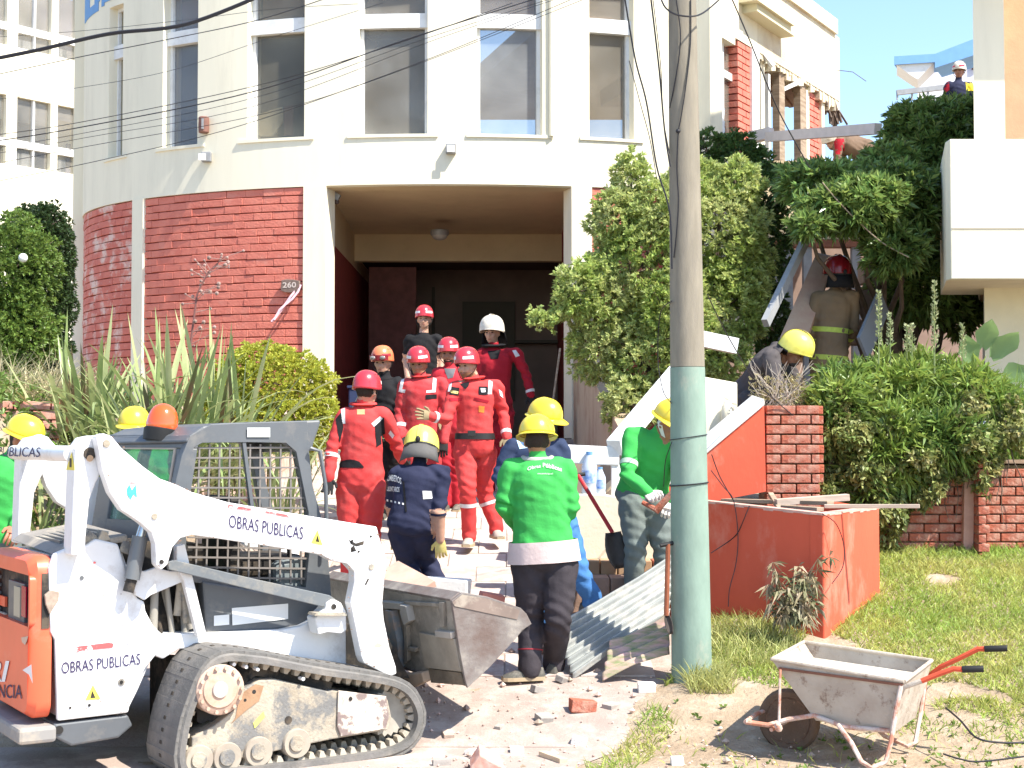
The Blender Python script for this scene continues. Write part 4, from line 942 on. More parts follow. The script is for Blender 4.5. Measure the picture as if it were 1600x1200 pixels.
PL = [((1132,782,12.0),(1298,786,11.3),.09,.03,'long grey plank across the planter, pointing left'),
      ((1212,785,11.5),(1325,777,11.5),.12,.05,'pale grey plank lying highest on the planter'),
      ((1225,792,11.3),(1282,796,11.1),.10,.03,'short grey plank in the planter corner'),
      ((1288,791,10.95),(1437,791,10.75),.03,.028,'pale batten sticking out over the planter right side'),
      ((1204,772,11.9),(1220,798,11.3),.04,.03,'short slanted stake in the planter')]
for (a, c, w_, h_, lab) in PL:
    tag(obj('plank', MB().beam(at(*a), at(*c), w_, h_), WOOD if 'pale' not in lab else mat('pale_plank', (.56,.45,.36), .85, var=.25, stretch=(1,1,6)), bev=.003), lab, 'plank', 'planks on the orange planter')
cab('black cable lying on the dirt at the right edge', [at(1478,1106,8.9), at(1500,1125,8.7), at(1525,1152,8.45), at(1560,1160,8.4), at(1610,1160,8.4)], .006, 'ground_cable')
cab('dark twig like cable at the lower right corner', [at(1474,1178,8.35), at(1500,1186,8.3), at(1530,1190,8.28), at(1600,1182,8.3)], .005, 'ground_cable')
# slab, ladder and sheet behind in the stair yard
b = MB(); P = [at(1211,545,15.0), at(1275,397,16.0), at(1304,403,16.0), at(1250,560,15.0)]; b.prism(P, [p+Vector((.05,.14,.03)) for p in P])
tag(obj('leaning_slab', b, mat('dusty_slab', (.50,.36,.26), .9, col2=(.42,.25,.19), vscale=3, bump=.5)), 'dusty cream slab leaning beside the brown coated firefighter', 'slab')
b = MB(); b.beam(at(1196,505,14.6), at(1275,342,15.6), .06, .09); tag(obj('fallen_beam', b, mat('grey_beam', (.30,.31,.32), .8, var=.15)), 'pale grey beam slanting up behind the firefighter', 'beam')
b = MB(); b.beam(at(1173,215,21.2), at(1206,208,21.0), .14, .15); b.beam(at(1200,214,21.0), at(1372,201,18.4), .1, .13); tag(obj('shoring_beam', b, mat('pale_beam', (.66,.60,.58), .8, var=.12)), 'long pale beam jutting out of the broken corner over the terrace', 'beam')
random.seed(5)
for k, (px, py, w_) in enumerate(((1370,470,.5),(1372,425,.4),(1355,520,.6))):
    c = at(px, py, 17.2); tag(obj('wall_block', MB().box(c, (w_,.3,.28)), mat('dusty_block', (.45,.32,.25), .9, var=.25), bev=.015), ['large dusty block right of the firefighter', 'small dusty block, highest beside the dark tree', 'long dusty block, lowest behind the flower spikes'][k], 'block')
b = MB(); b.beam(at(1348,545,15.2), at(1380,470,15.6), .03,.3); tag(obj('grey_board', b, mat('bluish_board', (.22,.25,.30), .7)), 'bluish grey board leaning behind the flower spikes', 'board')
# ------------------------------------------------------------ vegetation
rg = np.random.default_rng(12)
def unit(a): return a/np.maximum(1e-9, np.linalg.norm(a, axis=1, keepdims=True))
def leaf_quads(P, D, L, W, droop=.25):
    """one folded quad per leaf: base, side, tip, side"""
    n = len(P); up = rg.normal(size=(n,3)); S = unit(np.cross(D, up)); N = np.cross(S, D)
    L = L*rg.uniform(.6, 1.25, (n,1)); W = W*rg.uniform(.7, 1.2, (n,1))
    tip = P + D*L - np.array([[0,0,1]])*L*droop*rg.uniform(0,1,(n,1))
    mid = P + D*L*.5 + N*L*.06
    V = np.stack([P, mid+S*W*.5, tip, mid-S*W*.5], 1).reshape(-1,3)
    return V, np.arange(4*n).reshape(-1,4)
def blob_points(blobs, n, shell=.45):
    """blobs: (px, py, Y, rx, ry, rz) metres; points near the outer shell, none deep inside a neighbour"""
    C = np.array([list(at(b[0], b[1], b[2])) for b in blobs]); R = np.array([b[3:6] for b in blobs])
    w = R[:,0]*R[:,2]; w = w/w.sum(); idx = rg.choice(len(blobs), n*2, p=w)
    d = unit(rg.normal(size=(n*2,3))); r = 1 - shell*rg.uniform(0,1,(n*2,1))**1.6
    lump = 1 + .16*np.sin(d[:,:1]*7+idx[:,None])*np.cos(d[:,2:3]*8+idx[:,None]*2)
    P = C[idx] + d*R[idx]*r*lump
    keep = np.ones(len(P), bool)
    for k in range(len(blobs)):
        q = np.linalg.norm((P-C[k])/R[k], axis=1); keep &= ~((q < .62) & (idx != k))
    return P[keep][:n], d[keep][:n]
def rosettes(P, D, k, L, W, spread=1.0, droop=.2, upbias=.35):
    n = len(P); A = unit(D + np.array([[0,0,upbias]]) + rg.normal(size=(n,3))*.35)
    ref = rg.normal(size=(n,3)); U = unit(np.cross(A, ref)); Vv = np.cross(A, U); VV = []; 
    Q = []; DD = []
    for i in range(k):
        t = 2*PI*i/k + rg.uniform(-.3,.3,(n,1)); s = spread*rg.uniform(.5,1.15,(n,1))
        DD.append(unit(A + (U*np.cos(t)+Vv*np.sin(t))*s)); Q.append(P - A*.01*i/k)
    return leaf_quads(np.concatenate(Q), np.concatenate(DD), L, W, droop)
def plant(name, label, cat, base, group=None):
    return thing(name, label, cat, base, group)
def branch(a, c, r0, r1, wob=.08, n=7):
    a, c = Vector(a), Vector(c); pts = []
    for i in range(n):
        t = i/(n-1); p = a.lerp(c, t); 
        if 0 < i < n-1: p += Vector((random.uniform(-1,1), random.uniform(-1,1), random.uniform(-.4,.4)))*wob
        pts.append(p)
    return pts, [r0+(r1-r0)*i/(n-1) for i in range(n)]
BARK = mat('bark', (.16,.12,.09), .9, var=.4, bump=.8, bscale=25)
def trunked(T, base, blobs, r=.06, m=BARK):
    random.seed(len(blobs)); b = Vector(base); fork = b + Vector((0,0,.5))
    mb = MB(); mb.tube([b-Vector((0,0,.1)), b+Vector((.02,0,.25)), fork], [r*1.2, r, r*.9], 8)
    obj('trunk', mb, m, T, smooth=True)
    mb = MB()
    for q in blobs:
        p = at(q[0], q[1], q[2]); pts, rs = branch(fork, p, r*.6, r*.15); mb.tube(pts, rs, 6)
        for k in range(5):
            e = p + Vector((random.uniform(-1,1)*q[3], random.uniform(-1,1)*q[4], random.uniform(-.6,1)*q[5]))*.8; pts, rs = branch(p, e, r*.16, r*.06, .03, 4); mb.tube(pts, rs, 4)
    obj('branches', mb, m, T, smooth=True, kind='stuff')
# light green pittosporum in the middle
PIT = leafmat('pittosporum_leaf', (.31,.42,.10), .38, .42, .45, col2=(.45,.50,.22), vscale=2.2)
blobs = [(1010,420,15.6,.55,.5,.62),(940,470,15.5,.42,.4,.45),(1125,370,15.8,.5,.45,.6),(1005,560,15.4,.42,.4,.45),(985,275,15.7,.19,.2,.26),(965,345,15.6,.3,.3,.35),(1135,480,15.7,.42,.4,.55),(905,455,15.3,.25,.25,.3),(985,632,15.1,.27,.27,.28),(1060,510,15.2,.4,.35,.6),(1080,300,15.9,.33,.33,.35),(1150,290,15.9,.28,.3,.3),(930,545,15.5,.3,.3,.33),(1130,560,15.3,.3,.3,.25),(1040,350,15.5,.4,.35,.45),(1165,420,15.9,.3,.3,.5)]
base = (1.75, 15.7, 1.55); T = plant('light_green_tree', 'light green bushy pittosporum tree behind the utility pole', 'tree', base)
trunked(T, base, blobs)
P, D = blob_points(blobs, 12500); V, F = rosettes(P, D, 8, .062, .026)
npmesh('crown', V, F, PIT, T, kind='stuff')
P = np.array([list(at(835+rg.uniform(-6,40), 497+rg.normal()*7, 15.2+rg.normal()*.05)) for _ in range(130)]); V, F = rosettes(P, unit(rg.normal(size=P.shape)-np.array([[1,0,0]])), 8, .06, .025); npmesh('side_spray', V, F, PIT, T, kind='stuff')
# darker companion shrub right of it
DKL = leafmat('dark_leaf', (.11,.19,.05), .45, .35, .35, col2=(.07,.13,.035), vscale=2)
blobs = [(1185,300,17.0,.35,.4,.45),(1195,390,17.2,.3,.4,.5),(1150,250,17,.3,.3,.3),(1200,500,17.0,.25,.3,.4),(1105,235,17,.25,.3,.2)]
base = (2.7, 17.1, 1.55); T = plant('dark_shrub', 'dark green shrub filling the gap between the two trees', 'shrub', base); trunked(T, base, blobs, .04)
P, D = blob_points(blobs, 2600); V, F = rosettes(P, D, 7, .07, .028); npmesh('crown', V, F, DKL, T, kind='stuff')
# dark glossy tree right
DK2 = leafmat('glossy_leaf', (.21,.32,.09), .55, .38, .25, col2=(.11,.18,.045), vscale=1.5)
blobs = [(1455,240,17.2,.58,.6,.52),(1392,258,16.2,.28,.4,.22),(1345,285,16.0,.35,.4,.2),(1285,290,15.4,.42,.4,.22),(1330,325,14.9,.50,.35,.24),(1400,320,15.3,.5,.4,.4),(1470,330,16.8,.45,.5,.7),(1262,352,14.7,.17,.25,.11),(1490,190,17.4,.35,.4,.25),(1440,440,16.6,.5,.45,.45),(1398,388,14.9,.30,.3,.22),(1500,440,17,.35,.4,.6),(1432,190,17.3,.3,.4,.22),(1245,280,16.4,.22,.3,.14),(1355,305,15.0,.36,.35,.17)]
base = (4.3, 17.0, 1.55); T = plant('dark_glossy_tree', 'dark glossy leaved tree between the broken corner and the cream house', 'tree', base); trunked(T, base, blobs, .09)
P, D = blob_points(blobs, 6800, .5); V, F = rosettes(P, D, 8, .125, .036, 1.2, .25); npmesh('crown', V, F, DK2, T, kind='stuff')
# lanceolate bush over the retaining wall
LAN = leafmat('lance_leaf', (.27,.37,.08), .4, .3, .4, col2=(.10,.18,.04), vscale=1.6)
blobs = [(1330,622,13.1,.3,.35,.27),(1410,612,13.2,.40,.4,.30),(1495,620,13.2,.34,.4,.27),(1350,680,12.95,.4,.3,.38),(1440,680,12.95,.4,.3,.35),(1380,730,12.85,.3,.2,.3),(1530,640,13.1,.3,.3,.25),(1310,720,12.9,.2,.2,.25),(1310,650,12.75,.25,.2,.3),(1400,700,12.6,.3,.16,.3),(1480,690,12.6,.3,.16,.22),(1350,760,12.6,.2,.14,.25)]
base = (3.3, 13.2, 1.5); T = plant('lance_leaf_bush', 'large bright green bush with narrow leaves spilling over the brick wall', 'bush', base); trunked(T, base, blobs, .03)
P, D = blob_points(blobs, 2400, .5); V, F = rosettes(P, D, 8, .17, .028, 1.0, .35); npmesh('crown', V, F, LAN, T, kind='stuff')
SPK = leafmat('spike_bract', (.34,.38,.20), .35, .25, .6); 
for k, (px, y0, y1, Y, lab) in enumerate(((1373,455,540,13.0,'tall pale flower spike, leftmost above the bush'),(1391,490,540,13.1,'short flower spike second from the left above the bush'),(1417,507,550,13.1,'short thick flower spike in the middle above the bush'),(1425,507,552,12.9,'thin flower spike right beside the thick middle one'),(1460,440,545,12.9,'tallest flower spike with purple white bracts above the bush'),(1504,506,560,13.0,'pale flower spike furthest right above the bush'))):
    a, c = at(px, y1+40, Y), at(px, y0, Y); T = thing('flower_spike', lab, 'flower', a, 'flower spikes above the bush')
    obj('stem', MB().tube([a, c], [.008,.003], 5), mat('stem_green', (.2,.25,.1), .7), T)
    H_ = (y1-y0)/FPX*Y; n = int(H_/.009)*3; t = rg.uniform(0, 1, n); ang = rg.uniform(0, 2*PI, n); rr = .028*(1-t)**.6
    P = np.stack([c.x+rr*np.cos(ang)*.5, c.y+rr*np.sin(ang)*.5, c.z-H_*(1-t)], 1); D = unit(np.stack([np.cos(ang), np.sin(ang), np.full(n,.9)], 1)); V, F = leaf_quads(P, D, .034, .016, 0)
    npmesh('bracts', V, F, SPK, T, kind='stuff')
# ivy over the brick wall
IVY = leafmat('ivy_leaf', (.18,.25,.07), .55, .2, .45, col2=(.26,.25,.09), vscale=4)
n = 5600; px = rg.uniform(1282, 1600, n); py = rg.uniform(590, 850, n); kk = py > 655 + 40*np.sin(px*.031+1) + 22*np.sin(px*.09) + rg.normal(size=n)*14; px, py = px[kk], py[kk]
lim = 800 + 20*np.sin(px*.05) - np.clip((px-1400)*.45, 0, 200) + 25*np.sin(px*.013*7) + np.where(px < 1385, 45, 0) + 30*np.maximum(0, np.sin(px*.11))
keep = (py < lim) & ~((px > 1545) & (py > 740)); px, py = px[keep], py[keep]
P = np.array([list(at(a, c, 12.52 + .16*math.sin(a*.045+c*.03)*math.sin(c*.06-a*.02) + rg.uniform(-.10, .10) + .004*max(0, 680-c))) for a, c in zip(px, py)]); D = unit(np.stack([rg.normal(size=len(P))*.7, -np.ones(len(P))*.8, rg.normal(size=len(P))*.5-.2], 1))
T = plant('ivy', 'tangled ivy hanging over the brick retaining wall', 'ivy', (3.6, 12.6, 1.4)); V, F = rosettes(P, D, 4, .055, .036, .9, .4, 0); npmesh('leaves', V, F, IVY, T, kind='stuff')
mb = MB(); random.seed(8)
for k in range(26):
    a = at(random.uniform(1290, 1590), random.uniform(640, 690), 12.62); c = at((a.x/a.y)*FPX+800+random.uniform(-25,25), random.uniform(740, 820), 12.55); pts, rs = branch(a, c, .006, .003, .03, 6); mb.tube(pts, rs, 4)
obj('vines', mb, BARK, T, kind='stuff')
# plants around: grass tuft right, big leaf, dry twigs
def blades(P, D, L, W, segs=3, curve=.6, jit=.25):
    """curved tapering blades as strips of quads"""
    n = len(P); L = L*rg.uniform(1-jit*1.6, 1+jit, (n,1)); S = unit(np.cross(D, rg.normal(size=(n,3)))); V = []; 
    out = D.copy(); out[:,2] = 0; out = unit(out+rg.normal(size=(n,3))*.05*np.array([[1,1,0]]))
    for k in range(segs+1):
        t = k/segs; c = P + D*L*t + (out*.55 - np.array([[0,0,1]])*.6)*L*curve*t*t*rg.uniform(.4,1.0,(n,1)) if k == 0 else P + D*L*t + (out*.55 - np.array([[0,0,1]])*.6)*L*curve*t*t*cv
        if k == 0: cv = rg.uniform(.2,1.2,(n,1)); c = P
        w = W*(1-t**2.2)*.5 + .0004; V += [c - S*w, c + S*w]
    V = np.stack(V, 1); m = 2*(segs+1); base = np.arange(n)[:,None]*m
    F = np.concatenate([base + np.array([[2*k, 2*k+1, 2*k+3, 2*k+2]]) for k in range(segs)]); return V.reshape(-1,3), F
GRS = leafmat('grass_blade', (.26,.40,.08), .45, .4, .55, col2=(.42,.44,.13), vscale=1.3)
T = plant('tall_grass_clump', 'upright bright green grass clump at the right edge over the brick wall', 'grass', (4.3, 13, 1.5))
n = 500; P = np.stack([(rg.uniform(1548, 1640, n)-800)/FPX*13, 13+rg.normal(size=n)*.12, np.full(n,1.5)+.1], 1); D = unit(np.stack([rg.normal(size=n)*.22, rg.normal(size=n)*.15, np.ones(n)], 1)); V, F = blades(P, D, .75, .012, 4, .3); npmesh('leaves', V, F, leafmat('clump_blade', (.17,.29,.06), .4, .35, .4), T, kind='stuff')
T = plant('broad_leaf_plant', 'plant with big pale broad leaves at the right edge below the doorway', 'plant', (4.0, 13.4, 1.5))
for k, (px, py, a, L) in enumerate(((1520,570,1.9,.32),(1548,560,.9,.34),(1535,545,1.4,.3),(1565,590,.4,.28),(1505,590,2.6,.26),(1555,610,-.2,.26))):
    c = at(px, py, 13.3); d = Vector((math.cos(a), -.25, math.sin(a))).normalized(); s = d.cross(Vector((0,-1,.3))).normalized(); VV = []
    for i in range(7):
        t = i/6; w = .10*math.sin(PI*min(1,t*.95+.05))**.8
        for j in (-1,-.5,0,.5,1): VV.append(c + d*L*t + s*w*j + Vector((0,-.02*abs(j)-.03*t*t, .015*math.cos(t*9+j*3)-.05*t*t)))
    FF = [(i*5+j, i*5+j+1, (i+1)*5+j+1, (i+1)*5+j) for i in range(6) for j in range(4)]
    obj('leaf', MB().add(VV, FF), leafmat('broad_leaf', (.20,.32,.13), .2, .35, .4), T, smooth=True, fix=False)
T = plant('dry_twig_bush', 'dry grey twiggy bush in front of the bending man on the wall', 'bush', (2.25, 12.9, 1.9)); mb = MB(); random.seed(77)
for k in range(70):
    a = at(random.uniform(1190,1250), 650, 12.8); c = at(random.uniform(1165,1275), random.uniform(560, 620), 12.7+random.uniform(-.1,.2)); pts, rs = branch(a, c, .004, .0015, .035, 6); mb.tube(pts, rs, 4)
obj('twigs', mb, mat('dry_twig', (.45,.40,.33), .9, island=.3), T, kind='stuff')
P = np.array([list(at(rg.uniform(1170,1262), rg.uniform(585,645), 12.75)) for _ in range(260)]); V, F = rosettes(P, unit(rg.normal(size=P.shape)), 3, .04, .012); npmesh('dry_leaves', V, F, leafmat('dry_leaf', (.40,.36,.18), .4), T, kind='stuff')
tag(obj('plastic_bag', MB().ball(at(1258,657,12.6), (.07,.05,.045), 12), mat('bag_blue_white', (.62,.68,.75), .4, bump=1, bscale=20, bdist=.05), smooth=True), 'crumpled pale blue bag on top of the brick pillar', 'bag')
tag(obj('plastic_bag', MB().ball(at(1535,668,12.62), (.06,.05,.06), 12), mat('bag_blue_white', (.40,.44,.49), .4, bump=1, bscale=20, bdist=.05), smooth=True), 'crumpled pale bag caught in the ivy at right', 'bag')
# ---- left side planting
HDG = leafmat('hedge_leaf', (.16,.25,.05), .4, .3, .45, col2=(.10,.17,.035), vscale=2)
HDK = leafmat('hedge_dark_leaf', (.035,.065,.02), .4, .2, .4)
blobs = [(20,420,16.8,.5,.6,.62),(-30,450,16.6,.6,.6,.7),(20,520,16.6,.5,.5,.45),(-40,560,16.2,.5,.5,.5)]
T = plant('hedge', 'light green leafy hedge at the far left edge', 'hedge', (-5.7, 16.7, 2.2)); trunked(T, (-5.7,16.7,2.0), blobs, .05)
P, D = blob_points(blobs, 6000); V, F = rosettes(P, D, 7, .055, .026); npmesh('crown', V, F, HDG, T, kind='stuff')
blobs = [(62,400,17.6,.36,.5,.6),(56,360,17.7,.26,.4,.28),(80,352,17.7,.2,.4,.22),(65,480,17.5,.38,.5,.5),(84,420,17.9,.22,.4,.7),(55,540,17.3,.4,.4,.4)]
T = plant('hedge', 'dark clipped hedge between the light hedge and the curved wall', 'hedge', (-5.2, 17.6, 2.2)); trunked(T, (-5.2,17.6,2.0), blobs, .05)
P, D = blob_points(blobs, 6500); V, F = rosettes(P, D, 6, .05, .024); npmesh('crown', V, F, HDK, T, kind='stuff')
tag(obj('garden_lamp', MB().ball(at(36,403,16.2), (.05,.05,.05), 12), WHITE, smooth=True), 'small white globe in the left hedge', 'lamp')
YEL = leafmat('yellow_shrub_leaf', (.46,.47,.07), .3, .35, .5, col2=(.36,.42,.06), vscale=3)
blobs = [(430,600,14.6,.42,.4,.36),(380,590,14.7,.3,.3,.25),(480,610,14.5,.28,.3,.33),(440,660,14.4,.45,.35,.3),(500,660,14.3,.2,.25,.28),(350,640,14.5,.3,.3,.3),(410,560,14.7,.28,.3,.16)]
T = plant('yellow_shrub', 'rounded yellow green shrub beside the garage entrance', 'shrub', (-2.75,14.6,1.4)); trunked(T, (-2.6,14.6,1.3), blobs, .03)
P, D = blob_points(blobs, 5200); V, F = rosettes(P, D, 7, .04, .02); npmesh('crown', V, F, YEL, T, kind='stuff')
# flax: every sword leaf its own part
FLX = [leafmat('flax_leaf', (.22,.30,.10), .05, .25, .4, col2=(.30,.36,.16), vscale=4), leafmat('flax_leaf_pale', (.44,.46,.24), .05, .25, .4, col2=(.32,.38,.16), vscale=4), leafmat('flax_leaf_dark', (.13,.16,.06), .05, .2, .4, col2=(.22,.12,.07), vscale=4)]
def sword(Lg, w, lean, droop):
    VV = []; n = 9
    for i in range(n+1):
        t = i/n; x = Lg*(math.sin(lean)*t + droop*t*t*.5); z = Lg*(math.cos(lean)*t - droop*t**3*.55*(1 if t < .6 else 1+(t-.6)*1.5)); ww = w*(.45+1.0*t)*(1 if t < .55 else max(.02, 1-((t-.55)/.45)**1.6))
        VV += [(x, -ww*.5, z+ww*.18), (x, 0, z), (x, ww*.5, z+ww*.18)]
    return VV, [(3*i+k, 3*i+k+1, 3*i+k+4, 3*i+k+3) for i in range(n) for k in (0,1)]
random.seed(19); fam = []
for k in range(36):
    lean = random.uniform(.05, 1.0); VV, FF = sword(random.uniform(.9, 1.65)*(1.0-.12*lean), random.uniform(.022,.046), lean, random.uniform(.05,.8)*lean)
    me = bpy.data.meshes.new('leaf'); me.from_pydata(VV, [], FF); me.materials.append(random.choices(FLX, (5,4,2))[0]); me.update(); me.polygons.foreach_set('use_smooth', [True]*len(me.polygons)); fam.append((lean, me))
def flax(px, Y, z, nleaf, lab, sc=1.0, maxlean=1.2, tot=None):
    b = at(px, 700, Y); b.z = z; T = thing('flax_plant', lab, 'plant', b, 'flax plants behind the loader')
    for k in range(nleaf):
        lean, me = random.choice([f for f in fam if f[0] < maxlean]); o = raw('leaf', me, T)
        o.location = (random.gauss(0,.10), random.gauss(0,.08), random.uniform(-.1,.05)); s = random.uniform(.75,1.1)*sc
        o.scale = (s, s, s); o.rotation_euler = (random.uniform(-.1,.1), random.uniform(-.15,.2), random.uniform(-PI, PI))
flax(250, 12.7, 1.35, 190, 'largest flax plant with sword leaves right behind the loader cab roof', 1.1)
flax(130, 13.2, 1.4, 160, 'flax plant with arching leaves, between the left worker and the brick corner', 1.08)
flax(345, 13.3, 1.35, 130, 'flax plant in front of the yellow shrub', 1.1)
flax(190, 12.2, 1.05, 110, 'low flax plant closest to the loader roof', .85)
flax(430, 12.9, .95, 45, 'flax plant seen through the loader window guard', .75)
flax(60, 14.2, 1.7, 50, 'flax plant below the dark clipped hedge', .7)
flax(485, 15.6, 1.5, 28, 'small flax plant beside the white pier of the garage', .75)
flax(70, 11.9, .75, 90, 'flax plant seen under the white crossbar of the loader', .8)
flax(20, 13.6, 1.6, 30, 'flax plant furthest left above the red garden wall', .6)
T = plant('dry_grass_clump', 'straw coloured ornamental grass at the left edge', 'grass', (-4.9, 14, 1.9))
n = 900; P = np.stack([(rg.uniform(-60, 100, n)-800)/FPX*14, 14+rg.normal(size=n)*.2, np.full(n,2.05)], 1); D = unit(np.stack([rg.normal(size=n)*.5+.2, rg.normal(size=n)*.3, np.ones(n)*.9], 1)); V, F = blades(P, D, .62, .010, 4, .9); npmesh('leaves', V, F, leafmat('straw_blade', (.50,.45,.26), .35, .3), T, kind='stuff')
tv = np.array([0,0,0])
n = 2500; P = np.stack([rg.uniform(-6.5, -3.2, n), rg.uniform(12.9, 15.5, n), np.zeros(n)], 1); P[:,2] = [ground(a, c) for a, c in P[:,:2]]; D = unit(np.stack([rg.normal(size=n)*.35, rg.normal(size=n)*.35, np.ones(n)], 1)); V, F = blades(P, D, .12, .008, 2, .5)
tag(npmesh('garden_grass', V, F, GRS, kind='stuff'), 'short grass on the left garden bed', 'grass')
# low cover in the left bed
P = np.stack([rg.uniform(-6.2, -2.75, 4500), rg.uniform(11.3, 17, 4500), np.zeros(4500)], 1); P[:,2] = [ground(a, c)+rg.uniform(0,.25) for a, c in P[:,:2]]
V, F = rosettes(P, unit(rg.normal(size=P.shape)+np.array([[0,0,1.]])), 6, .07, .025); tag(npmesh('ground_cover', V, F, HDG, kind='stuff'), 'low leafy ground cover under the flax plants', 'ground cover')
# tall dry flower stalk against the brickwork
T = plant('dry_flower_stalk', 'tall dry reddish flower stalk standing against the red brickwork', 'plant', at(288,640,14.5)); mb = MB(); random.seed(6)
st = [at(292,600,14.6), at(300,520,14.6), at(308,460,14.6), at(325,425,14.6), at(352,400,14.6)]; mb.tube(st, [.012,.011,.009,.006,.003], 6)
obj('stem', mb, mat('dry_red_stem', (.20,.09,.08), .8), T, smooth=True); mb = MB()
for k in range(44):
    t = random.uniform(.15, 1); i = min(3, int(t*4)); a = st[i].lerp(st[i+1], t*4-i); c = a + Vector((random.uniform(-.16,.22), random.uniform(-.05,.05), random.uniform(-.02,.12))); mb.tube([a, c], .003, 4); mb.ball(c, random.uniform(.010,.022), 5)
obj('seed_heads', mb, mat('dry_seed', (.33,.22,.19), .9, island=.3), T, kind='stuff')
# ---- lawn on the right
n = 120000; X = rg.uniform(.2, 5.6, n); Y = 8.25 + 4.45*rg.uniform(0,1,n)**.85
nz = np.array([noise.noise(Vector((a*1.1, c*1.3, 0))) + .6*noise.noise(Vector((a*3.1, c*3.3, 4))) for a, c in zip(X, Y)])
edge = .36+.39*np.clip(Y-8.3,-2,2.6)
cut = 9.75 - .28*np.clip(X-1,0,2) ; dens = np.clip((Y-cut)*1.6+.42, .03, 1) + np.where(np.abs(X-edge-.12) < .13, .5, 0)
keep = (X > edge-.03) & (rg.uniform(0,1,n) < dens) & (nz > -.28 - (Y-cut)*.15)
inbox = (Y > 10.7) & (X < 2.62) & (Y > 10.7 + np.where(X < 2.12, (2.12-X)*.72, (X-2.12)*2.0)); keep &= ~inbox
X, Y = X[keep], Y[keep]; Z = np.array([ground(a, c) for a, c in zip(X, Y)]) - .005
P = np.stack([X, Y, Z], 1); D = unit(np.stack([rg.normal(size=len(X))*.45, rg.normal(size=len(X))*.45, np.ones(len(X))], 1))
V, F = blades(P, D, .075, .007, 2, .5, .4); tag(npmesh('lawn_grass', V, F, GRS, kind='stuff'), 'sunlit green lawn grass on the right slope', 'grass')
# straw tufts round the pole and along the planter
n = 1500; px = np.concatenate([rg.uniform(1100,1250,900), rg.uniform(1060,1125,600)]); X = (px-800)/FPX*10.3; Y = np.concatenate([10.4+rg.uniform(-.3,.45,900), 9.95+rg.uniform(-.25,.1,600)]); Z = np.array([ground(a, c) for a, c in zip(X, Y)])
P = np.stack([X, Y, Z], 1); D = unit(np.stack([rg.normal(size=n)*.3, rg.normal(size=n)*.3, np.ones(n)], 1)); V, F = blades(P, D, .16, .006, 3, .5); tag(npmesh('straw_tufts', V, F, leafmat('straw_tuft', (.40,.42,.15), .4, .3), kind='stuff'), 'tall pale grass tufts along the pole foot and the orange planter', 'grass')
# wilted weed against the planter
T = plant('wilted_weed', 'wilted leafy weed leaning on the orange planter front', 'weed', (1.95, 10.6, .45)); mb = MB(); random.seed(14); P = []; D = []
for k in range(16):
    a = at(random.uniform(1215,1275), 975, 10.45); c = at(random.uniform(1200,1300), random.uniform(862, 930), 10.5); pts, rs = branch(a, c, .006, .002, .04, 6); mb.tube(pts, rs, 4)
    for q in pts[1:]:
        for _ in range(7): P.append(list(q)); D.append([random.gauss(0,1), random.gauss(-.6,.5), random.gauss(-.5,.6)])
obj('stems', mb, mat('weed_stem', (.4,.33,.2), .9), T, kind='stuff'); V, F = leaf_quads(np.array(P), unit(np.array(D)), .11, .022, .6); npmesh('leaves', V, F, leafmat('weed_leaf', (.14,.17,.07), .4, .2, col2=(.38,.3,.2), vscale=8), T, kind='stuff')
n = 80; P = np.stack([rg.uniform(1.0, 3.4, n), rg.uniform(8.4, 9.6, n), np.zeros(n)], 1); P[:,2] = [ground(a, c)+.01 for a, c in P[:,:2]]; V, F = rosettes(P, np.tile([[0,0,1.]], (n,1)), 5, .035, .018, 1.5); tag(npmesh('low_weeds', V, F, HDG, kind='stuff'), 'low green weeds scattered on the dirt', 'weed')
# ------------------------------------------------------------ compact track loader
LO = at(281, 1205, 8.155); LO.z = 0
HA = math.radians(32); FW = Vector((math.cos(HA), math.sin(HA), 0)); WW = Vector((-math.sin(HA), math.cos(HA), 0))
ld = thing('track_loader', 'white compact track loader with orange tailgate and raised bucket at front left', 'loader', LO, rotz=HA)
CAMP = Vector((0,0,CAM_H))
def to_l(p): d = p - LO; return Vector((d.dot(FW), d.dot(WW), d.z))
def hitpl(px, py, P0, N): d = ray(px, py); t = (P0-CAMP).dot(N)/d.dot(N); return CAMP + d*t
def lp(px, py, w): return to_l(hitpl(px, py, LO + WW*w, WW))
LWH = mat('loader_white_paint', (.76,.76,.75), .4, spec=.5, var=.05, bump=.15, bscale=20, stain=(.36,.29,.22), sscale=5, samt=.6, slo=.53, shi=.74)
LGR = mat('loader_grey_paint', (.105,.115,.125), .45, spec=.5, var=.15, stain=(.3,.27,.23), sscale=6, samt=.4, slo=.52, shi=.72)
LOR = mat('loader_orange_paint', (.78,.135,.06), .42, spec=.5, var=.1, vscale=3, stain=(.72,.3,.2), sscale=4, samt=.4, slo=.56, shi=.75)
LBLK = mat('engine_dark', (.03,.028,.026), .7, var=.4, stain=(.2,.15,.1), sscale=7, samt=.4)
LRUB = mat('track_rubber', (.12,.118,.11), .8, col2=(.18,.17,.16), vscale=5, bump=.5, bscale=40, stain=(.34,.30,.25), sscale=4, samt=.55, slo=.48, shi=.7)
LFRM = mat('muddy_track_frame', (.41,.365,.29), .9, col2=(.32,.275,.21), vscale=5, bump=.7, bscale=45, stain=(.17,.17,.165), sscale=5.5, samt=.95, slo=.49, shi=.58)
LDUST = mat('dusty_pink_hub', (.56,.40,.31), .9, var=.2, vscale=9, bump=.3, stain=(.4,.25,.16), sscale=7, samt=.6)
LBKT = mat('worn_bucket_steel', (.145,.105,.09), .6, spec=.4, metal=.2, col2=(.23,.215,.20), vscale=3.5, bump=.5, bscale=30, stain=(.38,.33,.27), sscale=3.5, samt=.7, slo=.52, shi=.7)
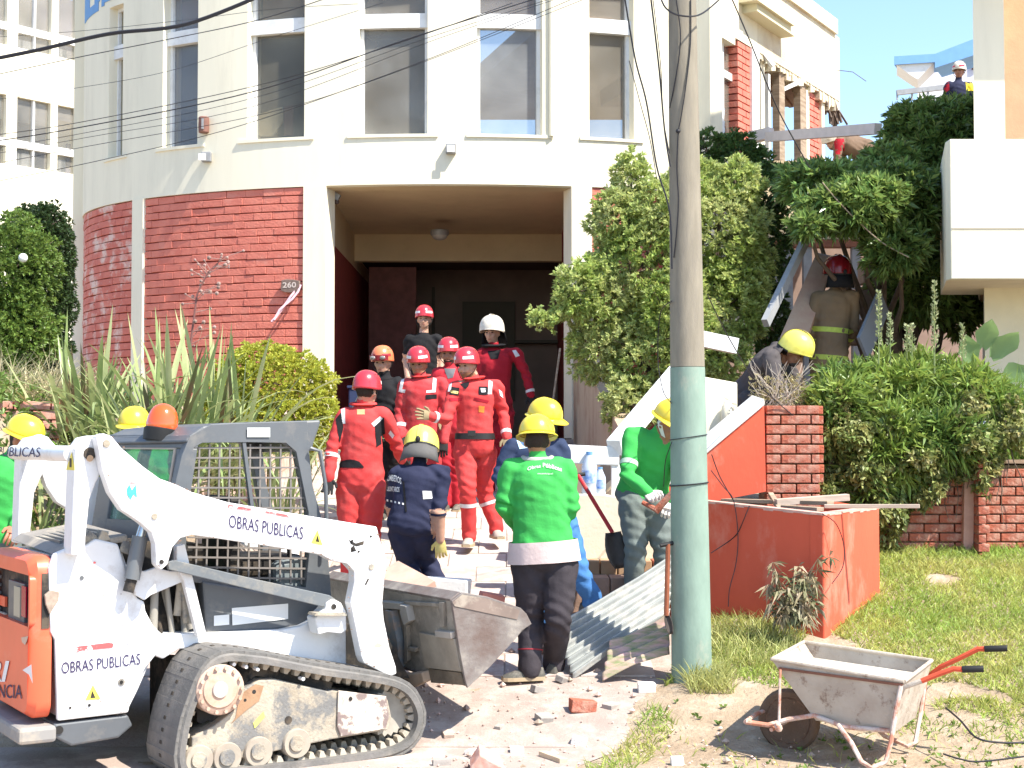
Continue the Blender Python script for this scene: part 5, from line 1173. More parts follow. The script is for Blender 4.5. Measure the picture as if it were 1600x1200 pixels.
LBACK = mat('muddy_bucket_back', (.27,.245,.205), .85, var=.3, vscale=6, bump=.5, bscale=35, stain=(.40,.36,.30), sscale=5, samt=.7, slo=.5, shi=.65)
def lpoly(name, pts, w, th, m, bev=0, parent=None, pr=None):
    f = [lp(x, y, w) for x, y in pts]; q = MB().prism(f, [p + Vector((0, th, 0)) for p in f]); return obj(name, q, m, parent or ld, bev=bev)
def resample(P, n, closed=True):
    Q = []; N = len(P)
    for i in range(N if closed else N-1):
        p0, p1, p2, p3 = P[(i-1)%N], P[i], P[(i+1)%N], P[(i+2)%N]
        for k in range(10):
            t = k/10; Q.append(.5*((2*p1)+(p2-p0)*t+(2*p0-5*p1+4*p2-p3)*t*t+(3*p1-p0-3*p2+p3)*t**3))
    L = [0]
    for i in range(len(Q)): L.append(L[-1] + (Q[(i+1)%len(Q)]-Q[i]).length)
    out = []; j = 0
    for k in range(n):
        s = L[-1]*k/n
        while L[j+1] < s: j += 1
        f = (s-L[j])/max(1e-9, L[j+1]-L[j]); out.append(Q[j].lerp(Q[(j+1)%len(Q)], f))
    return out
def track(y0, near):
    px = [(281,1190),(283,1162),(290,1125),(301,1092),(315,1058),(333,1034),(358,1024),(400,1027),(428,1031),(506,1046),(569,1055),(616,1064),(641,1077),(655,1097),(661,1118),(658,1139),(649,1157),(632,1171),(600,1182),(537,1192),(470,1200),(380,1209),(310,1213),(289,1209)]
    P = resample([lp(x, y, 0) for x, y in px], 112); n = len(P); TW = .46
    T = thing('track', None, None); T.parent = ld; T.name = 'track'; T['world_coords'] = None; del T['world_coords']
    T.location = (0, y0, 0)
    Nn = []
    for i in range(n):
        t = (P[(i+1)%n]-P[i-1]); t.y = 0; t.normalize(); Nn.append(Vector((-t.z, 0, t.x)))
    cen = sum(P, Vector())/n
    if (P[0]-cen).dot(Nn[0]) < 0: Nn = [-q for q in Nn]
    prof = [(0,.0,0),(.015,.014,0),(TW-.015,.014,0),(TW,0,0),(TW,-.032,0),(TW*.5+.06,-.036,0),(TW*.5-.06,-.036,0),(0,-.032,0)]
    V = []; k = len(prof)
    for i in range(n):
        for (yy, off, _) in prof: V.append(P[i] + Nn[i]*off + Vector((0, yy, 0)))
    F = [(i*k+j, i*k+(j+1)%k, ((i+1)%n)*k+(j+1)%k, ((i+1)%n)*k+j) for i in range(n) for j in range(k)]
    obj('rubber_belt', MB().add(V, F), LRUB, T, smooth=True)
    lug = MB().box((0,TW/2,0), (.074, TW-.02, .018)); lug.box((0,TW/2,.010), (.020,.032,.004), 1); me = bpy.data.meshes.new('tread_lug'); me.from_pydata(lug.v, [], lug.f); me.materials.append(LRUB); me.materials.append(LBLK); me.polygons.foreach_set('material_index', lug.m); recalc(me)
    tooth = MB(); tooth.hexa([(-.028,.17,0),(.028,.17,0),(.028,.29,0),(-.028,.29,0),(-.012,.18,-.05),(.012,.18,-.05),(.012,.28,-.05),(-.012,.28,-.05)]); me2 = bpy.data.meshes.new('drive_lug'); me2.from_pydata(tooth.v, [], tooth.f); me2.materials.append(LRUB); recalc(me2)
    tooth2 = MB().hexa([(-.022,.05,0),(.022,.05,0),(.022,.12,0),(-.022,.12,0),(-.01,.06,-.035),(.01,.06,-.035),(.01,.11,-.035),(-.01,.11,-.035)])
    tooth.add(tooth2.v, tooth2.f)
    me2 = bpy.data.meshes.new('drive_lug'); me2.from_pydata(tooth.v, [], tooth.f); me2.materials.append(LFRM); recalc(me2)
    for i in range(0, n, 2):
        nn = Nn[i]; t = (P[(i+1)%n]-P[i-1]).normalized(); M = Matrix((t, Vector((0,1,0)), nn)).transposed()
        if M.determinant() < 0: M = Matrix((-t, Vector((0,1,0)), nn)).transposed()
        o = raw('tread_lug', me, T); o.location = P[i] + nn*.018; o.rotation_euler = M.to_euler(); bevel(o, .006, 1)
        if near: o = raw('drive_lug', me2, T); o.location = P[i] - nn*.03; o.rotation_euler = M.to_euler()
    return T
t1 = track(0, True); track(1.26, False)
# undercarriage
fr = lpoly('track_frame', [(300,1152),(335,1134),(368,1108),(376,1078),(392,1070),(405,1063),(430,1061),(512,1080),(520,1078),(606,1092),(612,1120),(606,1141),(520,1155),(430,1174),(330,1195),(300,1198)], .05, .34, LFRM, .008)
lpoly('cover_plate', [(529,1079),(604,1088),(608,1120),(603,1139),(533,1151),(527,1135)], .035, .012, mat('scraped_plate', (.56,.50,.42), .8, stain=(.20,.15,.14), sscale=9, samt=.95, slo=.5, shi=.56, bump=.5), .004)
def ldisc(name, px, py, w, r, th, m, n=20, parent=None):
    c = lp(px, py, w); M = Matrix.Rotation(-PI/2, 3, 'X'); return obj(name, MB().lathe([(r*.94,-.001),(r,.006),(r,th),(.001,th)], c, n, M=Matrix.Rotation(-PI/2,3,'X')), m, parent or ld, smooth=True)
ldisc('frame_hole', 451, 1125, .046, .022, .02, LBLK); ldisc('frame_hole', 548, 1092, .032, .012, .02, LBLK); ldisc('frame_hole', 397, 1081, .046, .012, .02, LBLK); ldisc('frame_hole', 383, 1094, .046, .009, .02, LBLK)
lpoly('rust_patch', [(368,1122),(372,1100),(380,1082),(400,1069),(412,1072),(405,1095),(385,1110),(362,1130)], .046, .004, mat('brown_rust', (.36,.22,.13), .9, var=.3, bump=.5))
lpoly('yellow_mark', [(400,1125),(412,1112),(414,1120),(398,1138),(396,1130)], .046, .003, mat('yellow_mark', (.7,.7,.15), .7, var=.2))
hub = ldisc('drive_hub', 345, 1078, -.01, .135, .30, LDUST, 28)
ldisc('hub_face', 345, 1078, -.018, .10, .012, LDUST, 28, hub); ldisc('hub_cap', 345, 1078, -.028, .045, .012, mat('hub_grey', (.42,.38,.34), .8), 20, hub)
hc = lp(345, 1078, -.016)
for k in range(14):
    a = 2*PI*k/14; obj('bolt', MB().lathe([(.011,0),(.011,.012),(.001,.012)], hc+Vector((math.cos(a)*.118, -.003, math.sin(a)*.118)), 6, M=Matrix.Rotation(PI/2,3,'X')), LDUST, hub)
q = MB(); c = lp(345,1078,.12)
prof = []
for k in range(44):
    a = 2*PI*k/44; r = .205 if k % 4 < 2 else .175; prof.append(c + Vector((r*math.cos(a), 0, r*math.sin(a))))
q.prism(prof, [p+Vector((0,.06,0)) for p in prof]); obj('sprocket', q, LBLK, ld)
ROL = mat('muddy_roller', (.40,.35,.28), .8, var=.2, stain=(.3,.25,.2), sscale=9, samt=.7)
for px_, py_, r_ in ((465,1162,.082),(405,1175,.082),(356,1184,.082),(312,1188,.08)):
    w = ldisc('roller', px_, py_, .03, r_, .3, ROL, 24); ldisc('roller_hub', px_, py_, .018, r_*.55, .02, LFRM, 20, w)
q = MB(); c = lp(606,1114,.1); prof = []
for k in range(40):
    a = 2*PI*k/40; r = .135 if k % 2 else .118; prof.append(c + Vector((r*math.cos(a), 0, r*math.sin(a))))
q.prism(prof, [p+Vector((0,.26,0)) for p in prof]); obj('front_idler', q, mat('muddy_idler', (.42,.39,.33), .9, var=.3), ld)
lpoly('undercarriage', [(300,1045),(540,1052),(600,1085),(600,1150),(300,1190)], .5, .72, LBLK)
for px_, py_ in ((366,1038),(385,1042),(403,1046),(474,1061)): ldisc('shiny_bolt', px_, py_, .02, .011, .05, WHITE, 8)
lpoly('upper_guide', [(345,1036),(430,1046),(520,1066),(516,1080),(430,1060),(400,1056),(380,1070),(350,1050)], .12, .2, LBLK)
# chassis, engine housing
lpoly('chassis', [(248,1000),(262,990),(322,989),(350,988),(440,984),(470,978),(492,966),(541,975),(542,1052),(428,1027),(350,1012),(280,1014),(255,1030),(240,1024)], .40, .90, LWH, .01)
lpoly('front_chassis', [(541,975),(600,985),(640,1060),(541,1052)], .5, .7, LBLK)
lpoly('rear_side_panel', [(76,888),(84,866),(100,858),(135,852),(150,842),(185,850),(194,879),(198,902),(204,917),(216,935),(226,940),(228,955),(240,978),(262,999),(248,1019),(227,1045),(213,1077),(205,1095),(201,1114),(90,1127),(86,1000),(79,987),(77,930)], .385, .04, LWH, .012)
lpoly('engine_housing', [(88,868),(190,858),(215,935),(250,1000),(215,1080),(200,1110),(92,1122)], .43, .84, LWH, .01)
hd = [lp(84,868,.40), lp(200,846,.40), lp(200,835,.40), lp(100,855,.40)]
q = MB().prism(hd, [p+Vector((0,.90,.03)) for p in hd]); obj('engine_hood', q, mat('dusty_hood', (.27,.25,.225), .8, var=.35, vscale=3, stain=(.5,.44,.35), sscale=3, samt=.6), ld, bev=.01)
for k in range(7):
    a = lp(100+12*k, 855-1.4*k, .5); a = Vector((a.x, .5, hd[3].z + (hd[2].z-hd[3].z)*k/8 + .004)); q = MB().box(a+Vector((0,.33,.012)), (.018,.55,.02)); obj('hood_slat', q, LGR, ld)
for i, P_ in enumerate(([(150,850),(160,828),(168,832),(176,850)], [(186,862),(192,845),(203,846),(206,868)])): lpoly('hood_hinge', P_, .40, .08, LFRM, .004)
lpoly('filler_bracket', [(132,842),(140,828),(152,838),(156,850),(134,858)], .42, .12, LFRM, .005)
# tailgate
dn = lp(82, 868, .40); db = lp(84, 1124, .40)
sr = dn.x - .115
def rp(px, py, s=None): s = sr if s is None else s; return to_l(hitpl(px, py, LO + FW*s, FW))
zt_, zb_ = dn.z, db.z
door = MB()
w0, w1 = .40, 1.30; ow = rp(47, 900); ow2 = rp(47, 981)
OW = ow.y; OZ1, OZ0 = ow.z, ow2.z
dx = .115
def dbox(a, b_, c, d, s0=sr, s1=sr+dx): return MB().hexa([(s0,a,c),(s1,a,c),(s1,b_,c),(s0,b_,c),(s0,a,d),(s1,a,d),(s1,b_,d),(s0,b_,d)])
shell = []
n_ = 10; rr = .075
def rounded(a, b_, c, d, r, n=5):
    P = []
    for cx, cz, a0 in ((b_-r, c+r, -PI/2), (b_-r, d-r, 0), (a+r, d-r, PI/2), (a+r, c+r, PI)):
        for k in range(n+1): t = a0 + PI/2*k/n; P.append((cx + r*math.cos(t), cz + r*math.sin(t)))
    return P
outer = rounded(w0, w1, zb_, zt_, .10); inner = rounded(OW, w1-(OW-w0), OZ0, OZ1, .03)
out2 = rounded(w0+.035, w1-.035, zb_+.03, zt_-.03, .08)
V = [(sr+dx,a,c) for a, c in outer] + [(sr+.04,a,c) for a, c in outer] + [(sr,a,c) for a, c in out2] + [(sr,a,c) for a, c in inner] + [(sr+.07,a,c) for a, c in inner]
K = len(outer); F = [(r*K+i, r*K+(i+1)%K, (r+1)*K+(i+1)%K, (r+1)*K+i) for r in range(4) for i in range(K)]
dr = obj('tailgate', MB().add(V, F), LOR, ld, smooth=True)
q = dbox(OW-.01, w1-(OW-w0)+.01, OZ0-.01, OZ1+.01, sr+.06, sr+.10); obj('grille_recess', q, LBLK, dr)
a, c = rp(19, 905, sr+.05), rp(43, 975, sr+.05)
q = dbox(c.y, a.y, c.z, a.z, sr+.03, sr+.06); obj('tail_lamp_housing', q, LGR, dr, bev=.005)
a, c = rp(24, 915, sr+.03), rp(33, 965, sr+.03); obj('reverse_lamp', dbox(c.y, a.y, c.z, a.z, sr+.022, sr+.03), mat('clear_lens', (.35,.33,.26), .3), dr)
a, c = rp(36, 915, sr+.03), rp(42, 965, sr+.03); obj('tail_lamp', dbox(c.y, a.y, c.z, a.z, sr+.022, sr+.03), mat('red_lens', (.35,.01,.04), .25), dr)
a, c = rp(-12, 925, sr+.05), rp(10, 948, sr+.05); obj('inner_orange_plate', dbox(c.y, a.y, c.z, a.z, sr+.04, sr+.055), LOR, dr)
a, c = rp(-12, 950, sr+.05), rp(10, 966, sr+.05); obj('number_plate', dbox(c.y, a.y, c.z, a.z, sr+.04, sr+.055), mat('plate_cream', (.5,.46,.36), .6), dr)
for k in range(6):
    z_ = OZ0 + (OZ1-OZ0)*(k+.5)/6; obj('grille_bar', dbox(c.y+.14, w1-(OW-w0), z_-.008, z_+.008, sr+.045, sr+.055), LGR, dr)
def rtext(s, x0, y0, x1, y1, hpx, m, shear=0, bold=0, name='lettering'):
    A, B = rp(x0, y0, sr-.002), rp(x1, y1, sr-.002); Cc = rp(x1, y1-hpx, sr-.002); return text_on(name, s, A, B-A, Vector((0,0,(Cc-B).z)), Vector((-1,0,0)), m, dr, shear, bold)
rtext('EMERGENCIA', -52, 1087, 35, 1092, 22, TXT); WDEC = mat('white_decal', (.78,.76,.74), .5, var=.05)
rtext('ORI', -42, 1064, 15, 1066, 34, WDEC, .25, .03)
P = [rp(x, y, sr-.002) for x, y in ((36,1047),(50,1038),(52,1068),(46,1054))]; obj('white_arrow_decal', MB().add([p+Vector((-.003,0,0)) for p in P], [(0,1,2,3)]), WDEC, dr, fix=False)
P = [rp(x, y, sr-.002) for x, y in ((34,996),(45,994),(43,1001),(40,1008),(35,1003))]; obj('scraped_spot', MB().add([p+Vector((-.003,0,0)) for p in P], [tuple(range(5))]), mat('scrape', (.6,.42,.3), .8), dr, fix=False)
lpoly('latch', [(70,930),(80,922),(93,925),(92,938),(84,950),(78,960),(72,945)], .375, .03, mat('rusty_latch', (.42,.33,.26), .8, var=.4, vscale=20), .004)
# rear bumper
q = [lp(x, y, .40) for x, y in ((84,1131),(200,1117),(208,1134),(186,1153),(112,1166),(84,1152))]
obj('rear_bumper', MB().prism([p+Vector((0,0,0)) for p in q], [p+Vector((0,.92,0)) for p in q]), LGR, ld, bev=.012)
zc = lp(84,1131,.40); obj('rear_bumper_bar', MB().box((zc.x-.09, .86, (zc.z+lp(84,1160,.40).z)/2), (.2,.98,zc.z-lp(84,1160,.40).z-.01)), mat('muddy_bumper', (.26,.25,.235), .8, stain=(.42,.36,.28), sscale=4, samt=.7), ld, bev=.02)
ldisc('bumper_slot', 93, 1141, .392, .022, .02, LBLK)
# uprights, arms
def hole(px, py, w, r, parent, m=LBLK): return ldisc('pin_hole', px, py, w, r, .012, m, 16, parent)
UP = [(117,702),(130,684),(150,680),(158,690),(160,735),(150,755),(140,780),(134,842),(133,866),(111,868)]
up1 = lpoly('upright', UP, .27, .15, LWH, .01)
hole(141, 709, .262, .034, up1); hole(141, 716, .258, .018, up1, mat('pin_brown', (.5,.33,.2), .6)); 
ARM = [(150,682),(162,677),(175,682),(190,700),(225,730),(250,748),(275,757),(300,769),(357,785),(463,803),(543,816),(589,823),(594,843),(605,875),(601,905),(598,942),(600,967),(609,1011),(619,1042),(620,1053),(609,1057),(569,1036),(565,1026),(548,942),(554,911),(554,893),(543,881),(519,876),(503,867),(437,856),(383,848),(330,840),(300,836),(282,841),(270,855),(262,882),(252,891),(244,882),(243,850),(237,832),(220,817),(190,797),(172,770),(160,735)]
arm = lpoly('lift_arm', ARM, .18, .085, LWH, .008)
hole(167, 693, .172, .02, arm, LFRM); hole(242, 807, .172, .017, arm, LFRM); hole(253, 878, .172, .012, arm, LBLK); hole(581, 886, .172, .018, arm, LFRM)
for p in ((551,845),(580,838),(561,862),(553,858)): hole(p[0], p[1], .172, .006, arm, LBLK)
o = lpoly('arm_scrape', [(545,843),(556,849),(569,845),(568,851),(557,854),(548,850)], .1785, .002, LBLK, parent=arm); lpoly('arm_scrape', [(548,856),(553,852),(557,861),(548,863)], .1785, .002, LBLK, parent=arm)
lpoly('arm_slot', [(570,913),(575,903),(577,905),(572,915)], .1785, .002, LBLK, parent=arm); lpoly('arm_scrape', [(583,1010),(590,1004),(598,1008),(592,1012)], .1785, .002, mat('scrape_tan', (.5,.42,.3), .8), parent=arm)
for src, dy in ((up1, 1.10), (arm, 1.23)):
    o = src.copy(); COL.objects.link(o); o.location.y += dy
def ltext(s, x0, y0, x1, y1, xh, yh, w, m, parent, bold=0, shear=0):
    A, B, Cc = lp(x0, y0, w), lp(x1, y1, w), lp(xh, yh, w); return text_on('lettering', s, A, B-A, Cc-A, Vector((0,-1,0)), m, parent, shear, bold)
ltext('OBRAS PUBLICAS', 357, 824, 473, 843, 358, 804, .178, TXT, arm)
RD = mat('worn_red_decal', (.62,.10,.10), .6, stain=(.8,.78,.76), sscale=14, samt=1, slo=.5, shi=.56)
def ldecal(pts, w, m, parent, name='decal'): return obj(name, MB().add([lp(x, y, w)+Vector((0,-.002,0)) for x, y in pts], [tuple(range(len(pts)))]), m, parent, fix=False)
ldecal([(356,788),(458,806),(457,809),(430,804),(428,803),(356,793)], .178, RD, arm, 'red_stripe')
YD = mat('yellow_decal', (.75,.62,.10), .6, var=.1); TD = mat('turquoise_decal', (.08,.55,.52), .6, var=.3, vscale=40)
ldecal([(486,848),(496,828),(504,852)], .178, YD, arm, 'warning_sticker'); ldecal([(493,846),(496,836),(499,847)], .1765, LBLK, arm, 'warning_mark')
ldecal([(198,764),(202,757),(206,766),(212,757),(214,778),(209,772),(204,781),(199,773)], .178, TD, arm, 'town_emblem'); ldecal([(203,752),(212,754),(211,756),(203,755)], .178, mat('pink_mark', (.7,.3,.3), .6), arm, 'town_emblem'); ldecal([(216,759),(224,757),(222,770),(216,780)], .178, mat('pale_yellow_mark', (.8,.78,.55), .6), arm, 'town_emblem')
pnl = [o for o in ld.children if o.name.startswith('rear_side_panel')][0]
ltext('OBRAS PUBLICAS', 96, 1053, 219, 1038, 96, 1035, .383, TXT, pnl)
ldecal([(113,1011),(178,1003),(176,1012),(124,1017),(120,1020),(114,1018)], .383, RD, pnl, 'red_stripe'); FT = mat('faded_text', (.45,.43,.47), .7, stain=(.8,.8,.79), sscale=30, samt=1, slo=.48, shi=.52)
ltext('IEN', 143, 990, 168, 988, 143, 976, .383, FT, pnl); ltext('AN', 194, 987, 216, 985, 186, 974, .383, FT, pnl); ltext('08', 199, 1010, 213, 1008, 199, 999, .383, FT, pnl)
ldecal([(133,1094),(145,1070),(157,1092)], .383, YD, pnl, 'warning_sticker'); ldecal([(141,1091),(144,1079),(149,1090)], .3815, LBLK, pnl, 'warning_mark')
hole(190, 1066, .380, .020, pnl, LFRM); hole(190,1066,.376,.010,pnl); hole(110, 1106, .380, .007, pnl); hole(140, 1102, .380, .008, pnl); hole(128, 903, .380, .012, pnl, LGR); hole(148,879,.380,.006,pnl, RD)
# rear face sticker on the upright
su = lp(117, 720, .27).x
def up_(px, py): return to_l(hitpl(px, py, LO + FW*(su-.004), FW))
obj('warning_sticker', MB().add([up_(x, y) for x, y in ((103,734),(117,735),(112,706))], [(0,1,2)]), YD, up1, fix=False); obj('warning_mark', MB().add([up_(x, y)+Vector((-.002,0,0)) for x, y in ((109,730),(112,730),(112,716),(109,716))], [(0,1,2,3)]), LBLK, up1, fix=False)
# crossbar with wrapped lettering
ca = lp(112, 709, .36); CR_ = .043
cb = obj('crossbar', MB().tube([ca, ca + Vector((0,1.2,0))], CR_, 20), LWH, ld, smooth=True)
V, F = text_mesh('OBRAS PUBLICAS'); L0 = to_l(hitpl(63, 713, LO + FW*(ca.x-CR_), FW)).y; L1 = to_l(hitpl(-48, 716, LO + FW*(ca.x-CR_), FW)).y
VV = []
for x, y in V:
    th = .12; hh = (y-.5)*.056; VV.append(Vector((ca.x - (CR_+.0015)*math.cos(th) + hh*math.sin(th), L1+(L0-L1)*x, ca.z + (CR_+.0015)*math.sin(th) + hh*math.cos(th))))
obj('lettering', MB().add(VV, F), TXT, cb, fix=False)
# cylinders, links, struts
def lt(name, a, c, w, r, m, parent=None, w2=None): return obj(name, MB().tube([lp(*a, w), lp(*c, w2 if w2 is not None else w)], r, 14), m, parent or ld, smooth=True)
cyl = lt('lift_cylinder', (219,838), (206,905), .33, .043, mat('cylinder_grey', (.12,.13,.14), .3, spec=.6)); lt('cylinder_rod', (228,812), (219,840), .33, .026, mat('chrome_rod', (.5,.5,.5), .2, metal=.9), cyl); lt('cylinder_tail', (206,905),(200,925), .33, .03, LBLK, cyl)
lt('lift_cylinder', (196,752), (202,800), 1.30, .045, mat('cylinder_brown', (.14,.11,.095), .5)); lt('cylinder_tail', (204,802), (212,828), 1.26, .065, LDUST)
random.seed(91); q = MB()
for k in range(70):
    i = random.randrange(len(ARM)); a = Vector(ARM[i]); c = Vector(ARM[(i+1)%len(ARM)]); m_ = a.lerp(c, random.random()) ; cn = Vector((395,800)) if m_.x < 560 else Vector((585,930)); m_ = m_.lerp(cn, random.uniform(.01,.06)); s_ = random.uniform(.5,2.2)
    if not (150 < m_.x < 612): continue
    q.add([lp(m_.x+dx_*s_*random.uniform(.5,1.6), m_.y+dy_*s_*random.uniform(.3,1), .180)+Vector((0,-.002,0)) for dx_, dy_ in ((-1,0),(-.2,-.8),(1,-.2),(.4,.7))], [(0,1,2,3)])
obj('paint_chips', q, mat('chip_brown', (.22,.14,.10), .8), arm, fix=False, kind='stuff'); q = MB()
for k in range(60):
    x_, y_ = random.uniform(92,205), random.choice((random.uniform(870,1110), random.uniform(1085,1118))); s_ = random.uniform(.4,1.5)
    q.add([lp(x_+dx_*s_*random.uniform(.5,1.5), y_+dy_*s_*random.uniform(.5,1.5), .384)+Vector((0,-.002,0)) for dx_, dy_ in ((-1,0),(-.2,-.8),(1,-.2),(.4,.7))], [(0,1,2,3)])
obj('paint_chips', q, mat('chip_grey', (.3,.26,.22), .8), pnl, fix=False, kind='stuff')
lpoly('brace_plate', [(243,845),(252,838),(262,850),(258,880),(246,884)], .3, .03, LDUST)
lk = lpoly('control_link', [(262,878),(272,875),(400,905),(515,930),(536,944),(520,953),(512,950),(395,922),(264,890)], .27, .035, mat('link_grey', (.15,.165,.175), .5, var=.15, stain=(.3,.27,.22), sscale=8, samt=.4), .004)
br = lpoly('link_bracket', [(492,966),(509,952),(511,942),(521,936),(533,942),(541,955),(542,985),(533,990),(512,988),(498,992)], .25, .12, LWH, .008); hole(522,948,.244,.016,br); lpoly('bracket_step', [(492,962),(542,962),(542,958),(494,958)], .20, .1, LFRM, parent=br)
lpoly('strut', [(276,853),(289,850),(303,908),(323,992),(309,995),(287,908),(276,880)], .32, .05, LWH, .005)
lpoly('side_plate', [(198,882),(225,893),(243,887),(264,892),(287,894),(288,908),(236,930),(226,938),(212,930)], .36, .03, LWH, .005)
lpoly('hydraulic_bay', [(195,845),(320,850),(322,992),(255,992),(215,935)], .52, .7, LBLK)
random.seed(51)
for k in range(9):
    a = (random.uniform(228,285), random.uniform(905,925)); c = (a[0]+random.uniform(-6,18), random.uniform(960,990)); lt('hose', a, c, random.uniform(.42,.5), random.choice((.01,.016,.022)), random.choice((LBLK, mat('grey_hose', (.3,.28,.24), .7), LFRM)))
# cab
CO = [(266,905),(271,850),(274,755),(284,712),(297,681),(330,663),(400,660),(480,658),(483,705),(489,760),(503,810),(513,870),(518,932),(400,926),(320,912)]
CI = [(290,895),(291,850),(293,757),(297,722),(303,699),(316,692),(390,691),(447,692),(463,706),(472,750),(482,800),(484,858),(478,918),(400,907),(310,886)]
cab_ = thing('cab', None, None); cab_.parent = ld; del cab_['world_coords']; cab_.name = 'cab'
def sideframe(w, th, parent):
    a = [lp(x, y, .47) for x, y in CO]; c = [lp(x, y, .47) for x, y in CI]; sh_ = Vector((0, w-.47, 0)); n = len(a)
    V = [p+sh_ for p in a] + [p+sh_ for p in c] + [p+sh_+Vector((0,th,0)) for p in c] + [p+sh_+Vector((0,th,0)) for p in a]
    return obj('side_frame', MB().add(V, [((r*n+i), r*n+(i+1)%n, ((r+1)%4)*n+(i+1)%n, ((r+1)%4)*n+i) for r in range(4) for i in range(n)]), LGR, parent, bev=.012)
sf = sideframe(.47, .07, cab_); sideframe(1.17, .06, cab_)
# wire guard
import itertools
poly = [lp(x, y, .50) for x, y in CI]
def inside(p):
    c = False; n = len(poly)
    for i in range(n):
        a, b_ = poly[i], poly[(i+1)%n]
        if (a.z > p.z) != (b_.z > p.z) and p.x < (b_.x-a.x)*(p.z-a.z)/(b_.z-a.z)+a.x: c = not c
    return c
q = MB()
def guardline(A, B, r):
    N = 60; run = None; prev = None
    for i in range(N+1):
        p = A.lerp(B, i/N)
        if inside(p):
            if run is None: run = p
            prev = p
        elif run is not None: q.beam(run, prev, r, r); run = None
    if run is not None: q.beam(run, prev, r, r)
for k in range(13): guardline(lp(296+15.8*k, 690, .50), lp(288+16.6*k, 925, .50), .010)
for k in range(16): guardline(lp(286, 700+15.5*k, .497), lp(492, 699+15.8*k, .497), .010)
obj('window_guard', q, mat('guard_wire_grey', (.20,.18,.165), .6, var=.2), cab_, kind='stuff')
q2 = MB().beam(lp(380,690,.49), lp(394,800,.49), .03,.02); obj('guard_bar', q2, LGR, cab_)
rf = [lp(x, y, .47) for x, y in ((290,690),(297,680),(318,666),(345,661),(480,657),(502,656),(501,664),(492,690),(488,705),(477,706),(474,672),(330,676),(302,696))]
obj('roof', MB().prism([p+Vector((0,.004,0)) for p in rf], [p+Vector((-.22*max(0,1-(p.x-rf[1].x)/.45),.86,-.01)) for p in rf]), LGR, cab_, bev=.012)
ldecal([(386,668),(422,668),(422,683),(386,683)], .463, mat('grey_sticker', (.5,.52,.5), .6), sf, 'sticker')
Rt, Rb = lp(299,684,.47), lp(270,870,.47)
def rc(w, t): return Vector((Rt.x+(Rb.x-Rt.x)*t - (w-.47)*.26, w, Rt.z+(Rb.z-Rt.z)*t))
def rquad(name, wa, wb, ta, tb, m, th=.05, parent=cab_, push=0, bev=0):
    P = [rc(wa,ta), rc(wb,ta), rc(wb,tb), rc(wa,tb)]; d = Vector((-1,0,0))*push
    return obj(name, MB().prism([p+d for p in P], [p+d+Vector((th,0,0)) for p in P]), m, parent, bev=bev)
rquad('rear_frame', .472, 1.33, -.03, .09, LGR, bev=.006); rquad('rear_frame', .472, .60, .0905, .95, LGR, bev=.006); rquad('rear_frame', 1.18, 1.33, .0905, .95, LGR, bev=.006); rquad('rear_frame', .601, 1.179, .72, .95, LGR)
rquad('rear_window', .601, 1.179, .091, .719, PANEG, .01, push=-.02); rquad('window_seal', .60, 1.18, .085, .10, mat('tan_seal', (.45,.38,.3), .7), .01, push=.006); rquad('window_seal', .595, .612, .10, .72, mat('tan_seal', (.45,.38,.3), .7), .01, push=.006)
lw_ = lpoly('lower_side_panel', [(316,908),(400,922),(517,938),(538,950),(502,958),(470,976),(430,984),(322,989)], .45, .82, LGR, .012)
ldecal([(362,950),(450,943),(450,967),(363,977)], .446, mat('white_sticker', (.78,.78,.76), .6), lw_, 'sticker'); ldecal([(334,962),(358,960),(358,976),(334,978)], .446, mat('white_sticker', (.78,.78,.76), .6), lw_, 'sticker')
obj('seat', MB().box(lp(400,880,.85)+Vector((0,0,0)), (.42,.45,.12)).box(lp(345,840,.85), (.1,.42,.5)), LBLK, cab_, bev=.03)
lpoly('seat_shell', [(430,880),(470,868),(512,885),(516,935),(470,938),(430,915)], .55, .55, mat('grey_blue_shell', (.18,.21,.22), .5, var=.1), .03, parent=cab_)
obj('control_lever', MB().tube([lp(455,900,.6), lp(450,850,.6)], .012, 8).ball(lp(450,845,.6), .025, 10), BLACK, cab_, smooth=True)
obj('grab_rail', MB().tube([lp(485,700,.44), lp(500,705,.42), lp(509,760,.42), lp(511,840,.42), lp(506,870,.44)], .012, 8), LGR, cab_, smooth=True)
# beacon
bc = lp(252, 674, .80); bt = Matrix.Rotation(.16,3,'Y') @ Matrix.Scale(1.14, 3)
bk = obj('beacon', MB().lathe([(.078,0),(.082,.012),(.08,.03),(.076,.06),(.066,.09),(.05,.112),(.028,.125),(.008,.13)], bc+Vector((0,0,.015)), 24, M=bt), mat('orange_dome', (.72,.10,.015), .12, spec=.6, coat=.6), ld, smooth=True)
obj('beacon_base', MB().lathe([(.085,-.05),(.088,-.005),(.088,.012),(.08,.016)], bc, 20, M=bt), BLACK, bk, smooth=True)
